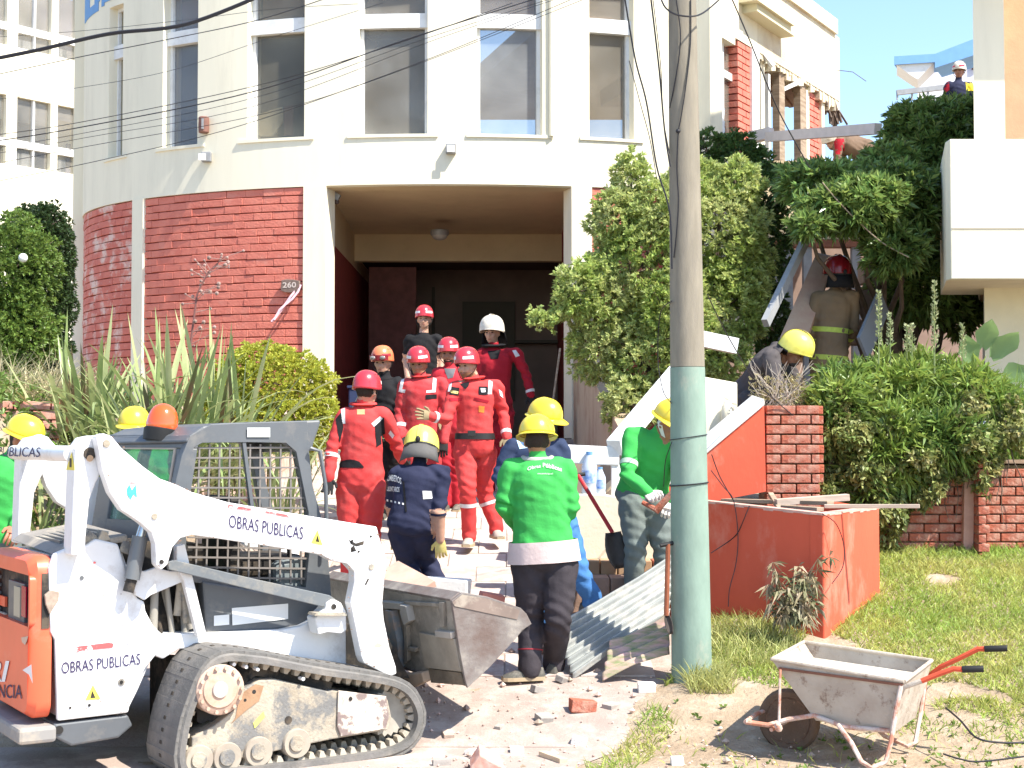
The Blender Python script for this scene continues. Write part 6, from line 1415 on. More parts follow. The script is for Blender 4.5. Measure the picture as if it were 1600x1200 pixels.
# bucket
BS = [(706,939),(723,926),(761,932),(788,941),(814,950),(823,959),(831,975),(822,981),(816,985),(807,997),(765,1043),(731,1075),(727,1062),(719,1020)]
bsd = lpoly('bucket_side', BS, -.06, .022, LBKT, .003); o = bsd.copy(); COL.objects.link(o); o.location.y += 1.74
A, B, Cn = lp(706.5,940,-.05), lp(730,1073,-.05), lp(828,977,-.05)
def slab2(name, a, c, th, m, y0=0.012, y1=1.73, nrm=None):
    d = (c-a); d.y = 0; n = Vector((-d.z,0,d.x)).normalized()*th if nrm is None else nrm
    P = [a+Vector((0,y0,0)), c+Vector((0,y0,0)), c+n+Vector((0,y0,0)), a+n+Vector((0,y0,0))]; return obj(name, MB().prism(P, [p+Vector((0,y1-y0,0)) for p in P]), m, ld, bev=.003)
bb = slab2('bucket_back', A, B, .02, LBACK); slab2('bucket_floor', B, Cn, .02, LBKT); slab2('bucket_lip', A, lp(722,928,-.05), .015, LBKT)
Nb = (B-A).cross(Vector((0,1,0))).normalized()
Aw = LO + FW*A.x + WW*A.y + Vector((0,0,A.z)); Nw = FW*Nb.x + WW*Nb.y + Vector((0,0,Nb.z))
nb_ = Nb if Nb.x < 0 else -Nb
def bp(px, py): return to_l(hitpl(px, py, Aw, Nw))
def bpoly(name, pts, th, m, bev=.003): P = [bp(x, y)+nb_*.001 for x, y in pts]; return obj(name, MB().prism([p+nb_*th for p in P], P), m, bb, bev=bev)
bpoly('back_rib', [(690,940),(697,940),(698,978),(692,978)], .02, LBACK); bpoly('back_rib', [(636,938),(690,941),(690,947),(636,944)], .02, LBACK)
bpoly('hinge_pin', [(687,983),(712,986),(713,996),(688,993)], .035, mat('pin_grey', (.45,.42,.38), .5, metal=.4)); bpoly('lower_plate', [(659,987),(714,997),(724,1048),(668,1042)], .02, mat('muddy_plate', (.33,.29,.23), .85, var=.25, bump=.4))
bpoly('attachment_plate', [(612,950),(622,952),(632,1000),(634,1040),(622,1056),(617,1040)], .05, mat('blue_grey_plate', (.20,.23,.25), .6, stain=(.4,.28,.2), sscale=6, samt=.6)); bpoly('vertical_rib', [(638,975),(642,975),(643,1030),(638,1036)], .03, LBACK); bpoly('back_tab', [(645,1009),(656,1011),(655,1017),(643,1014)], .03, LBACK)
bpoly('hook_bracket', [(635,942),(645,944),(650,968),(642,974),(636,955)], .05, mat('grey_bracket', (.34,.33,.3), .7)); bpoly('bottom_tube', [(626,1052),(672,1046),(676,1062),(660,1070),(624,1062)], .06, mat('tan_mud_tube', (.50,.38,.27), .9, var=.25), .01); bpoly('mud_crust', [(672,1044),(722,1050),(728,1070),(676,1066)], .012, mat('dark_mud', (.20,.165,.12), .95, var=.4, bump=.8)); bpoly('top_bar', [(600,937),(634,940),(634,950),(600,948)], .04, mat('grey_bracket', (.34,.33,.3), .7))
ldecal([(707,941),(722,929),(760,935),(812,953),(808,968),(710,947)], -.063, mat('worn_edge_steel', (.24,.185,.155), .6, metal=.2, var=.3, stain=(.42,.37,.3), sscale=5, samt=.7), bsd, 'worn_top_strip')
for k in range(2):
    c = lp(random.uniform(735,800), random.uniform(945,965), .3+random.random()*1.1); q = MB().box(c - Vector((.1,0,.05)), (random.uniform(.1,.2),random.uniform(.1,.2),random.uniform(.06,.12)), M=Matrix.Rotation(random.random()*3,3,'Z')@Matrix.Rotation(.4,3,'X'))
    o = obj('rubble_piece', q, [CLAY, PLAS][k % 2], bev=.01); o.location = LO; o.rotation_euler = (0,0,HA); tag(o, ['red brick piece lying in the loader bucket, hidden behind its side', 'white plaster piece lying in the loader bucket, hidden behind its side'][k % 2], 'rubble', 'rubble pieces in the loader bucket')
# ------------------------------------------------------------ people
def fabric(name, col, var=.15, rough=.85, bump=.3, bs=7, **k): return mat(name, col, rough, spec=.15, var=var, vscale=5, bump=bump, bscale=bs, bdist=.035, **k)
SKIN = mat('skin', (.52,.30,.21), .5, spec=.4, var=.12, vscale=14, sub=.15); SKIND = mat('tanned_skin', (.36,.17,.10), .5, spec=.4, var=.15, vscale=14, sub=.12)
REDC = fabric('red_coverall', (.63,.062,.06), stain=(.50,.17,.15), sscale=3, samt=.2); REDC2 = fabric('faded_red_coverall', (.56,.055,.06), var=.25, stain=(.46,.19,.17), sscale=3, samt=.25); REDC3 = fabric('deep_red_coverall', (.52,.03,.045), var=.25, stain=(.35,.10,.09), sscale=3, samt=.25); REDD = fabric('dark_red_coverall', (.40,.02,.035), stain=(.10,.01,.015), sscale=6, samt=.6)
NAVY = fabric('navy_uniform', (.028,.032,.065)); BLKF = fabric('black_fabric', (.018,.018,.02)); GRNF = fabric('green_jacket', (.055,.40,.085), var=.1)
JEAN = fabric('blue_jeans', (.07,.20,.46)); GRYT = fabric('grey_green_trousers', (.16,.19,.18)); BRWN = fabric('brown_turnout_coat', (.22,.155,.095)); GREYC = fabric('charcoal_coat', (.085,.075,.075)); NVS = fabric('navy_sweater', (.035,.05,.10)); TANC = fabric('tan_coat', (.20,.14,.10))
PINKS = fabric('pale_pink_shirt', (.72,.58,.55), bump=.3); HAIR = mat('dark_hair', (.03,.018,.012), .7, bump=.6, bscale=80); BEARD = mat('reddish_beard', (.22,.10,.05), .8)
GLT = fabric('tan_glove', (.30,.24,.14)); GLW = fabric('white_glove', (.74,.70,.66)); GLY = fabric('yellow_glove', (.72,.60,.22)); GLB = fabric('black_glove', (.03,.03,.03))
HRED = mat('red_helmet_shell', (.58,.035,.05), .25, spec=.5, var=.1, coat=.3); HORA = mat('orange_helmet_shell', (.78,.20,.08), .3, spec=.5, coat=.2); HYEL = mat('yellow_helmet_shell', (.80,.62,.04), .3, spec=.5, coat=.2, var=.06); HYEL2 = mat('pale_yellow_fire_helmet', (.80,.72,.12), .3, spec=.5, coat=.3, stain=(.5,.42,.1), sscale=12, samt=.3)
HWHI = mat('dirty_white_helmet', (.74,.70,.60), .45, var=.15, vscale=12, stain=(.35,.28,.2), sscale=9, samt=.6); HDRD = mat('dark_red_helmet', (.22,.01,.015), .25, coat=.4)
REFL = mat('silver_reflective_band', (.68,.66,.66), .4, spec=.5, var=.1); LIME = mat('lime_reflective_band', (.50,.62,.10), .5, var=.2, vscale=20); BOOT = mat('dusty_black_boot', (.085,.082,.07), .7, stain=(.35,.31,.26), sscale=8, samt=.5); BOOTG = mat('dusty_grey_boot', (.42,.38,.33), .85, var=.2); SOLE = mat('tan_sole', (.40,.31,.2), .8)
EYEM = mat('eye_dark', (.03,.02,.018), .3); LIPM = mat('lip', (.36,.14,.11), .6)
def slerp_pts(pts, rads, n=5):
    P = [Vector(p) for p in pts]; Q = []; R = []
    for i in range(len(P)-1):
        p0, p1, p2, p3 = P[max(i-1,0)], P[i], P[i+1], P[min(i+2, len(P)-1)]
        for k in range(n):
            t = k/n; a = .5*((2*p1)+(p2-p0)*t+(2*p0-5*p1+4*p2-p3)*t*t+(3*p1-p0-3*p2+p3)*t**3); b = p1.lerp(p2, t)
            Q.append(a*.45+b*.55); R.append(rads[i]+(rads[i+1]-rads[i])*t)
    Q.append(P[-1]); R.append(rads[-1]); return Q, R
def limb(mb, pts, rads):
    Q, R = slerp_pts(pts, rads); a = (Q[0]-Q[1]).normalized(); b = (Q[-1]-Q[-2]).normalized()
    Q = [Q[0]+a*R[0]*.85, Q[0]+a*R[0]*.5] + Q + [Q[-1]+b*R[-1]*.5, Q[-1]+b*R[-1]*.85]; R = [R[0]*.45, R[0]*.85] + R + [R[-1]*.85, R[-1]*.45]
    mb.tube(Q, R, 14)
def remeshed(mb, voxel, sm_it=3):
    me = bpy.data.meshes.new('tmp'); me.from_pydata(mb.v, [], mb.f); recalc(me); o = bpy.data.objects.new('tmp', me); COL.objects.link(o)
    m = o.modifiers.new('r', 'REMESH'); m.mode = 'VOXEL'; m.voxel_size = voxel; m.adaptivity = 0
    s = o.modifiers.new('s', 'SMOOTH'); s.factor = .5; s.iterations = sm_it
    bpy.context.view_layer.update(); dg = bpy.context.evaluated_depsgraph_get(); ev = o.evaluated_get(dg)
    out = bpy.data.meshes.new_from_object(ev); bpy.data.objects.remove(o); bpy.data.meshes.remove(me); return out
def segdist(C, a, b):
    a = np.array(a); b = np.array(b); d = b-a; t = np.clip(((C-a)@d)/(d@d+1e-9), 0, 1); return np.linalg.norm(C-(a+t[:,None]*d), axis=1), t
def frame_from(f, up=Vector((0,0,1))):
    F = Vector(f).normalized(); R = F.cross(up).normalized(); U = R.cross(F); return R, F, U
def hand(mb, wrist, d, side, curl=.5, s=1.0, thumb=1):
    """palm and five separate bent fingers; d along the hand, side = direction across the knuckles towards the thumb"""
    d = Vector(d).normalized(); side = Vector(side); side = (side - d*side.dot(d)).normalized(); n = d.cross(side)
    L = .095*s; mb.tube([wrist, wrist+d*L*.3, wrist+d*L*.8, wrist+d*L], [(.022*s,.030*s),(.020*s,.038*s),(.019*s,.044*s),(.015*s,.040*s)], 10, side=n)
    for k, (o, ln) in enumerate(((.030,.070),(.010,.080),(-.011,.075),(-.031,.058))):
        b = wrist + d*L*.95 + side*o*s; c = curl*(1+.1*k); d1 = (d*math.cos(c*.7)+n*math.sin(c*.7)); d2 = (d*math.cos(c*1.7)+n*math.sin(c*1.7)); d3 = (d*math.cos(c*2.4)+n*math.sin(c*2.4)); sp = side*o*.35*(1-curl*.6); l = ln*s
        mb.tube([b-d*.012, b+(d1*l*.45)+sp*.5, b+d1*l*.45+d2*l*.32+sp, b+d1*l*.45+d2*l*.32+d3*l*.25+sp], [.0105*s,.0100*s,.0092*s,.0065*s], 7)
    b = wrist + d*L*.25 + side*.026*s; t1 = (side*.75+d*.65+n*.25*curl).normalized(); t2 = (side*.25+d*.9+n*.5*curl).normalized()
    mb.tube([b, b+t1*.04*s, b+t1*.04*s+t2*.032*s], [.015*s,.0125*s,.008*s], 7)
def boot(T, ank, toe, m, sole=SOLE, gz=None):
    ank = Vector(ank); d = Vector(toe) - ank; d.z = 0; d = d.normalized(); z0 = (ank.z-.085) if gz is None else gz
    s = d.cross(Vector((0,0,1))); V = []; st = [(-.095,.030,.052),(-.085,.038,.085),(-.04,.042,.105),(.02,.043,.10),(.07,.046,.075),(.12,.048,.058),(.16,.042,.045),(.185,.026,.032)]
    c0 = Vector((ank.x, ank.y, z0)); n = 12
    for x, w, h in st:
        for k in range(n):
            a = 2*PI*k/n; V.append(c0 + d*x + s*w*math.cos(a)*(1 if math.sin(a) > 0 else 1.06) + Vector((0,0, .022 + (h-.022)*max(0, math.sin(a))**.7)))
    F = [(i*n+k, i*n+(k+1)%n, (i+1)*n+(k+1)%n, (i+1)*n+k) for i in range(len(st)-1) for k in range(n)] + [tuple(range(n)), tuple((len(st)-1)*n+k for k in range(n))]
    mb = MB().add(V, F); mb.tube([c0+d*-.03+Vector((0,0,.05)), ank+d*-.01+Vector((0,0,.10))], [.050,.055], 12)
    b = obj('boot', mb, m, T, smooth=True); P = []
    for x, w, h in st: P.append((x, w+.006))
    top = [c0+d*x+s*w+Vector((0,0,.024)) for x, w in P] + [c0+d*x-s*w+Vector((0,0,.024)) for x, w in reversed(P)]
    b['world_coords'] = 1; obj('sole', MB().prism(top, [p-Vector((0,0,.024)) for p in top]), sole, b)
def hpt(C, R, F, U, x, y, z): return C + R*x + F*y + U*z
def helmet(T, C, f, kind, m, s=1.0, extra=None):
    """C head centre, f facing (may tilt)"""
    R, F, U = frame_from(f); C = C + U*.054*s
    W, D, H_ = {'rescue': (.110,.132,.122), 'hard': (.120,.140,.128), 'fire': (.138,.158,.148)}[kind]; W *= s; D *= s; H_ *= s
    lo = {'rescue': -.38, 'hard': -.06, 'fire': -.42}[kind]; n = 28; V = []; m_ = 13
    for i in range(m_):
        e = lo + (PI/2-.03-lo)*i/(m_-1)
        for k in range(n):
            a = 2*PI*k/n; x, y = math.cos(a), math.sin(a); c = math.cos(max(0, e))**.82; fl = 1.0 + (.06*(-e) if e < 0 else 0)
            drop = 0
            if kind == 'rescue' and e < 0: drop = .022*max(0, y)*(-e/.38)   # raised at the forehead
            if kind == 'fire' and e < 0: drop = .05*max(0, y)*(-e/.42)
            ridge = 1 + (.025 if (abs(x) < .22 and e > .15) else 0)*(1 if kind != 'rescue' else .4)
            z = H_*math.sin(e)*(.92 if e < 0 else 1)*(ridge) + drop*s
            V.append(hpt(C, R, F, U, W*c*x*fl, D*c*y*fl, z))
    Fc = [(i*n+k, i*n+(k+1)%n, (i+1)*n+(k+1)%n, (i+1)*n+k) for i in range(m_-1) for k in range(n)] + [tuple((m_-1)*n+k for k in range(n))]
    sh_ = obj('helmet', MB().add(V, Fc), m, T, smooth=True); sh_['world_coords'] = 1; q = sh_.modifiers.new('s', 'SOLIDIFY'); q.thickness = .006; q.offset = -1
    if kind == 'hard':
        V = []; n = 36
        for k in range(n):
            a = 2*PI*k/n; x, y = math.cos(a), math.sin(a); ex = .018 + (.045*max(0, y)**2); 
            V += [hpt(C, R, F, U, W*x, D*y, -.004*s), hpt(C, R, F, U, (W+ex*s)*x, (D+ex*s)*y, -(.016 + .012*max(0,y))*s), hpt(C, R, F, U, (W+ex*s)*x, (D+ex*s)*y, -(.021+.012*max(0,y))*s), hpt(C, R, F, U, W*x*.97, D*y*.97, -.014*s)]
        obj('brim', MB().add(V, [(k*4+j, ((k+1)%n)*4+j, ((k+1)%n)*4+(j+1)%4, k*4+(j+1)%4) for k in range(n) for j in range(4)]), m, sh_, smooth=True)
    if kind == 'rescue':
        q = MB()
        for sx in (-1, 1):
            for a, e in ((.5,.75),(.15,.75),(-.2,.75)):
                p = hpt(C, R, F, U, sx*W*math.cos(e)*math.cos(a)*1.005, D*math.cos(e)*math.sin(a)*1.02, H_*math.sin(e)*1.0); q.ball(p, (.012,.006,.006), 8)
        obj('vents', q, BLACK, sh_); q = MB()
        for a0, a1, e in ((.35,1.25,.12),(1.9,2.8,.12)):
            V = []
            for k in range(7):
                a = a0+(a1-a0)*k/6
                for ee in (e, e+.22): V.append(hpt(C, R, F, U, W*1.012*math.cos(ee)**.82*math.cos(a), D*1.012*math.cos(ee)**.82*math.sin(a), H_*math.sin(ee)*1.01))
            q.add(V, [(2*k,2*k+1,2*k+3,2*k+2) for k in range(6)])
            obj('sticker_band', q, WDEC if extra != 'plain' else HRED, sh_, fix=False); q = MB()
        q = MB()
        for sx in (-1, 1): q.tube([hpt(C,R,F,U,sx*W*.97,.0,-.04*s), hpt(C,R,F,U,sx*.085,.02,-.10), hpt(C,R,F,U,sx*.03,.075,-.155)], .004, 5)
        obj('chin_strap', q, BLACK, sh_)
    if kind == 'fire':
        q = MB(); V = []
        for k in range(13):
            e = -.1 + 2.6*k/12; 
            for x in (-.012, .012): V.append(hpt(C, R, F, U, x*s, -D*1.045*math.cos(e), H_*1.075*math.sin(e)))
        q.add(V, [(2*k,2*k+1,2*k+3,2*k+2) for k in range(12)]); obj('crest', q, m, sh_, fix=False)
        V = []
        for k in range(11):
            a = PI+.35 + (PI-.7)*k/10
            for j, (rr, zz_) in enumerate(((1.0,-.05),(1.12,-.13),(1.2,-.185))): V.append(hpt(C, R, F, U, W*rr*math.cos(a)*(1+.04*math.sin(k*2.1)), D*rr*math.sin(a)*(1 if j < 2 else .95), zz_*s))
        nf = obj('neck_flap', MB().add(V, [(3*k+j,3*k+j+1,3*k+j+4,3*k+j+3) for k in range(10) for j in range(2)]), extra or mat('grey_flap', (.13,.125,.12), .8, var=.2), sh_, smooth=True, fix=False); q = nf.modifiers.new('s','SOLIDIFY'); q.thickness = .006
        obj('rear_knob', MB().ball(hpt(C,R,F,U,0,-D*1.02,-.03*s), (.02,.02,.03), 10), BLACK, sh_, smooth=True); V = []
        for k in range(13):
            a = 2*PI*k/24 + PI; 
            for z in (-.045,-.058): V.append(hpt(C, R, F, U, W*1.035*math.cos(a), D*1.035*math.sin(a), z*s))
        obj('rim_trim', MB().add(V, [(2*k,2*k+1,2*k+3,2*k+2) for k in range(12)]), BLACK, sh_, fix=False)
    return sh_
def goggles(sh_, C, f):
    R, F, U = frame_from(f); C = C + U*.06; q = MB(); V = []
    for k in range(9):
        a = PI/2 + (k-4)*.2
        for z in (-.026,.026): V.append(hpt(C,R,F,U,.136*math.cos(a),.158*math.sin(a),z))
    q.add(V, [(2*k,2*k+1,2*k+3,2*k+2) for k in range(8)]); obj('goggle_frame', q, mat('red_black_goggles', (.25,.02,.03), .3), sh_, fix=False); q = MB(); V = []
    for sx in (-1,1):
        c = len(V); q.ball(hpt(C,R,F,U,sx*.05,.150,0), (.032,.014,.020), 12, M=Matrix((R,F,U)).transposed())
    obj('goggle_lens', q, mat('goggle_lens', (.25,.22,.2), .1, spec=.8, coat=.5), sh_, smooth=True)

def person(label, Y, J, face, H=1.75, fac=None, phi=0, top=REDC, legs=None, skin=SKIN, short=False, helm=('rescue', HRED, None), glove=None, boots=BOOT, group=None, voxel=.013, hem=None, bulk=1.0, boot_dir=None, hands=(1,1), curl=.6, noseskin=None, glove_side=None, neck=.40, ground_z=None, beard=None, hair=HAIR):
    """J: image points (px, py, depth offset) for nk(neck base) pv(pelvis) sl sr el er wl wr kl kr al ar, hd head centre"""
    def p(k): q = J[k]; return at(q[0], q[1], Y + (q[2] if len(q) > 2 else 0))
    hd, nk, pv = p('hd'), p('nk'), p('pv'); sl, sr_, el, er, wl, wr = (p(k) for k in ('sl','sr','el','er','wl','wr')); kl, kr, al, ar = (p(k) for k in ('kl','kr','al','ar'))
    legs = legs or top; B = bulk; base = Vector(((al.x+ar.x)/2, (al.y+ar.y)/2, min(al.z, ar.z)-.09)); T = thing('person', label, 'person', base, group)
    ss = (sr_-sl).normalized(); spine = (nk-pv); L = spine.length; up = spine.normalized()
    hs = Vector((math.cos(phi), math.sin(phi), 0)); hs = hs if hs.x > 0 else -hs
    if 'hl' in J: hl, hr = p('hl'), p('hr')
    else: hl, hr = pv - hs*.092, pv + hs*.092
    hl = hl - Vector((0,0,.03)); hr = hr - Vector((0,0,.03))
    mb = MB()
    prof = [(-.16,.08,.075),(-.12,.145,.105),(-.04,.178,.125),(.10,.175,.128),(.28,.158,.118),(.45,.160,.120),(.62,.176,.128),(.78,.188,.128),(.88,.180,.112),(.95,.135,.090),(1.0,.075,.07),(1.03,.03,.03)]
    V = []; n = 18; swl = (sr_-sl).length/.38
    for t, w, d in prof:
        c = pv + spine*t; tt = min(1, max(0, t)); s = (hs*(1-tt)+ss*tt); s = (s-up*s.dot(up)).normalized(); f = s.cross(up)
        for k in range(n):
            a = 2*PI*k/n; ca_, sa_ = math.cos(a), math.sin(a); ca_ = math.copysign(abs(ca_)**.85, ca_); sa_ = math.copysign(abs(sa_)**.85, sa_)
            ww = w*B*(1 if t < .5 else max(.6, min(1.15, swl))); V.append(c + s*ww*ca_ + f*d*B*sa_)
    mb.add(V, [(i*n+k, i*n+(k+1)%n, (i+1)*n+(k+1)%n, (i+1)*n+k) for i in range(len(prof)-1) for k in range(n)] + [tuple(range(n)), tuple((len(prof)-1)*n+k for k in range(n))])
    b = B; fr_ = .034 if short else .044
    for s_, e_, w_ in ((sl, el, wl), (sr_, er, wr)):
        q = nk.lerp(s_, .35) - up*.05; limb(mb, [q, s_, s_.lerp(e_,.5), e_, e_.lerp(w_,.35), w_], [.07*b,.072*b,.060*b,.050*b,(.042 if short else .050)*b,fr_])
    for h_, k_, a_ in ((hl, kl, al), (hr, kr, ar)):
        limb(mb, [h_, h_.lerp(k_,.45), k_, k_.lerp(a_,.35), a_+Vector((0,0,.05)), a_+Vector((0,0,-.01))], [.105*b,.095*b,.074*b,.072*b,.064*b,.066*b])
    # head
    R, F, U = frame_from(face); hm = Matrix((R, F, U)).transposed()
    limb(mb, [nk-up*.02, nk.lerp(hd,.5)+F*-.01, hd-U*.03], [.060,.052,.05])
    mb.ball(hd+U*.02-F*.012, (.076,.094,.105), 18, M=hm); mb.ball(hd-U*.055+F*.025, (.056,.066,.062), 14, M=hm); mb.ball(hd-U*.09+F*.062, (.026,.022,.022), 10, M=hm)
    mb.tube([hd+U*.012+F*.078, hd-U*.012+F*.098, hd-U*.030+F*.104, hd-U*.036+F*.085], [.010,.013,.016,.012], 8)
    for sx in (-1,1): mb.ball(hd+R*.078*sx-F*.005-U*.012, (.012,.020,.032), 10, M=hm); mb.ball(hd+R*.037*sx+F*.066-U*.028, (.024,.018,.020), 8, M=hm)
    mb.ball(hd+F*.082+U*.028, (.050,.012,.010), 10, M=hm)
    me = remeshed(mb, voxel); nv = len(me.vertices); co = np.empty(nv*3, dtype=np.float32); me.vertices.foreach_get('co', co); co = co.reshape(-1,3)
    # cloth folds
    nr = np.empty(nv*3, dtype=np.float32); me.vertices.foreach_get('normal', nr); nr = nr.reshape(-1,3)
    hdist = np.linalg.norm(co-np.array(hd), axis=1); mask = np.clip((hdist-.16)/.06, 0, 1)
    x, y, z = co.T; sd = (len(label)*1.7) % 6
    wr_ = np.sin(x*31+z*23+sd+2.2*np.sin(y*17+z*9)) * np.sin(z*38-x*14+sd*2+1.8*np.sin(x*13+sd)) + .6*np.sin(z*61+x*27+y*33+sd+2*np.sin(z*20+sd))
    wr_ = wr_*.55
    for ctr in (el, er, kl, kr):
        dd = np.linalg.norm(co-np.array(ctr), axis=1); wr_ += 1.7*np.exp(-(dd/.12)**2)*np.sin(z*78+x*34+sd+1.3*np.sin(x*22+y*15))
    for ctr, kx, kz in ((hl, 60, 45), (hr, -60, 45), (sl, 50, -40), (sr_, -50, -40)):
        dd = np.linalg.norm(co-np.array(ctr), axis=1); wr_ += 1.5*np.exp(-(dd/.15)**2)*np.sin(x*kx+z*kz+sd+1.5*np.sin(z*14+y*9))
    if short:
        for a_, c_ in ((el, wl), (er, wr)):
            dd, tt_ = segdist(co, a_, c_); mask = mask*np.clip(1-(dd < .08)*(tt_ > .12)*.9, 0, 1)
    co2 = co + nr*(wr_*mask*.0048)[:,None]; me.vertices.foreach_set('co', co2.astype(np.float32).ravel())
    # material zones
    nf = len(me.polygons); fc = np.empty(nf*3, dtype=np.float32); me.polygons.foreach_get('center', fc); fc = fc.reshape(-1,3)
    segs = [(pv, nk, 0, .15), (sl, el, 1, .06), (sr_, er, 1, .06), (el, wl, 2, .045), (er, wr, 2, .045), (hl, kl, 3, .09), (hr, kr, 3, .09), (kl, al, 3, .07), (kr, ar, 3, .07), (nk+(hd-nk)*.35, hd+U*.08, 4, .075)]
    best = np.full(nf, 1e9); zone = np.zeros(nf, int); tpar = np.zeros(nf)
    for a, c, zn, r in segs:
        d, t = segdist(fc, a, c); d = d - r; k = d < best; best[k] = d[k]; zone[k] = zn; tpar[k] = t[k]
    zi = np.zeros(nf, int); 
    tb = (fc-np.array(pv))@np.array(up)/L
    zi[(zone == 3) | ((zone == 0) & (tb < (hem if hem is not None else .06)))] = 1
    if hem is not None and hem < .06: zi[(zone == 3) & (tb > hem)] = 0
    ax_ = np.array(hd-nk); al_ = ((fc-np.array(nk))@ax_)/(ax_@ax_); hdv, _ = segdist(fc, nk, hd+U*.05); isHd = (al_ > neck) & (hdv < .14); isCo = (zone == 4) | isHd; zone[isHd] = 4; zone[(zone == 4) & ~isHd] = 0
    zi[zone == 4] = 2
    if short: zi[(zone == 2)] = 2; zi[(zone == 1) & (tpar > (.72 if short is True else .97))] = 2
    if beard or hair:
        rel = fc-np.array(hd); fr2 = rel@np.array(F); ur = rel@np.array(U); isH = zone == 4
        zi[isH & (fr2 < -.02) & (ur > -.05)] = 3; zi[isH & (ur > .055)] = 3
        if beard: zi[isH & (ur < -.052) & (fr2 > .0) & (ur > -.125)] = 4
    for q in (top, legs, skin, hair or HAIR, beard or HAIR): me.materials.append(q)
    me.polygons.foreach_set('material_index', zi.astype(np.int32)); me.polygons.foreach_set('use_smooth', [True]*nf)
    vv = np.empty(nv*3, dtype=np.float32); me.vertices.foreach_get('co', vv); bvh = BVHTree.FromPolygons([tuple(q) for q in vv.reshape(-1,3).tolist()], [tuple(q.vertices) for q in me.polygons])
    vv = vv.reshape(-1,3) - np.array(base, dtype=np.float32); me.vertices.foreach_set('co', vv.ravel()); me.update(); raw('body', me, T)
    # face details
    for sx in (-1, 1):
        e = obj('eye', MB().ball(hd+R*.031*sx+F*.0815+U*.008, (.014,.008,.007), 8, M=hm), EYEM, T); obj('eyebrow', MB().ball(hd+R*.033*sx+F*.091+U*.030, (.022,.006,.005), 8, M=hm), HAIR, T)
    obj('mouth', MB().ball(hd+F*.088-U*.062, (.024,.008,.005), 8, M=hm), LIPM, T)
    if helm: T_h = helmet(T, hd, face, helm[0], helm[1], helm[3] if len(helm) > 3 else 1.0, helm[2])
    else: T_h = None
    for i, (e_, w_) in enumerate(((el, wl), (er, wr))):
        if hands[i]:
            d = (w_-e_).normalized(); mbh = MB(); sd_ = (glove_side[i] if glove_side else (ss if i == 0 else -ss)); hand(mbh, w_-d*.01, d, sd_, curl if not isinstance(curl, tuple) else curl[i], 1.08)
            obj('glove' if glove else 'hand', mbh, glove or skin, T, smooth=True)
    for i, a in enumerate((al, ar)):
        bd = boot_dir[i] if boot_dir else Vector((F.x, F.y, 0)).normalized(); gz = ground_z if ground_z is not None else None
        boot(T, a, a + Vector(bd), boots, gz=gz)
    return dict(T=T, bvh=bvh, pv=pv, nk=nk, up=up, ss=ss, hs=hs, hd=hd, R=R, F=F, U=U, sl=sl, sr=sr_, el=el, er=er, wl=wl, wr=wr, kl=kl, kr=kr, al=al, ar=ar, L=L, helm=T_h, Y=Y)
def stick(P, pts, name, m, off=.004, dirv=None):
    """flat patch given by image polygon corners (four), wrapped on the body"""
    a, b, c, d = [ray(x, y) for x, y in pts]; n = 7; V = []; ok = True
    for i in range(n):
        for j in range(n):
            u, v = i/(n-1), j/(n-1); r = (a*(1-u)+b*u)*(1-v)+(d*(1-u)+c*u)*v; r.normalize(); h = P['bvh'].ray_cast(CAMP, r)
            if h[0] is None: V.append(None)
            else: V.append(h[0] + h[1]*off if h[1].dot(r) < 0 else h[0]-h[1]*off)
    F = [(i*n+j,(i+1)*n+j,(i+1)*n+j+1,i*n+j+1) for i in range(n-1) for j in range(n-1)]; F = [f for f in F if all(V[k] is not None for k in f) and max((V[f[0]]-V[f[2]]).length, (V[f[1]]-V[f[3]]).length) < .12]
    V = [v if v is not None else CAMP for v in V]; used = sorted({k for f in F for k in f}); mp = {k: i for i, k in enumerate(used)}
    if F: return obj(name, MB().add([V[k] for k in used], [tuple(mp[k] for k in f) for f in F]), m, P['T'], smooth=True, fix=False)
def sticktext(P, s, x0, y0, x1, y1, h, m, bold=.01, arch=0, name='lettering'):
    V, F = text_mesh(s, bold=bold); U_ = Vector((x1-x0, y1-y0)); VV = []
    for x, y in V:
        px = x0 + U_.x*x; py = y0 + U_.y*x - h*y - arch*(1-(2*x-1)**2); r = ray(px, py).normalized(); hh = P['bvh'].ray_cast(CAMP, r); VV.append(hh[0]-r*.006 if hh[0] is not None else None)
    F = [f for f in F if all(VV[k] is not None for k in f)]; VV = [v if v is not None else CAMP for v in VV]; used = sorted({k for f in F for k in f}); mp = {k: i for i, k in enumerate(used)}
    if F: obj(name, MB().add([VV[k] for k in used], [tuple(mp[k] for k in f) for f in F]), m, P['T'], fix=False)
def band(P, a, b, t, w, m, name='reflective_band', rmax=.16, off=.004):
    a, b = Vector(a), Vector(b); d = (b-a); Lb = d.length; d.normalize(); c = a+d*Lb*t; s = d.cross(Vector((.13,.9,.3))).normalized(); q = d.cross(s); V = []; n = 20; last = .07
    for k in range(n):
        an = 2*PI*k/n; r = s*math.cos(an)+q*math.sin(an)
        for o in (-w/2, w/2):
            st = c+d*o; h = P['bvh'].ray_cast(st, r, rmax); 
            rad = (h[0]-st).length if h[0] is not None else last
            last = rad; V.append(st + r*(rad+off))
    return obj(name, MB().add(V, [(2*k, 2*k+1, (2*k+3)%(2*n), (2*k+2)%(2*n)) for k in range(n)]), m, P['T'], smooth=True, fix=False)
V3 = Vector
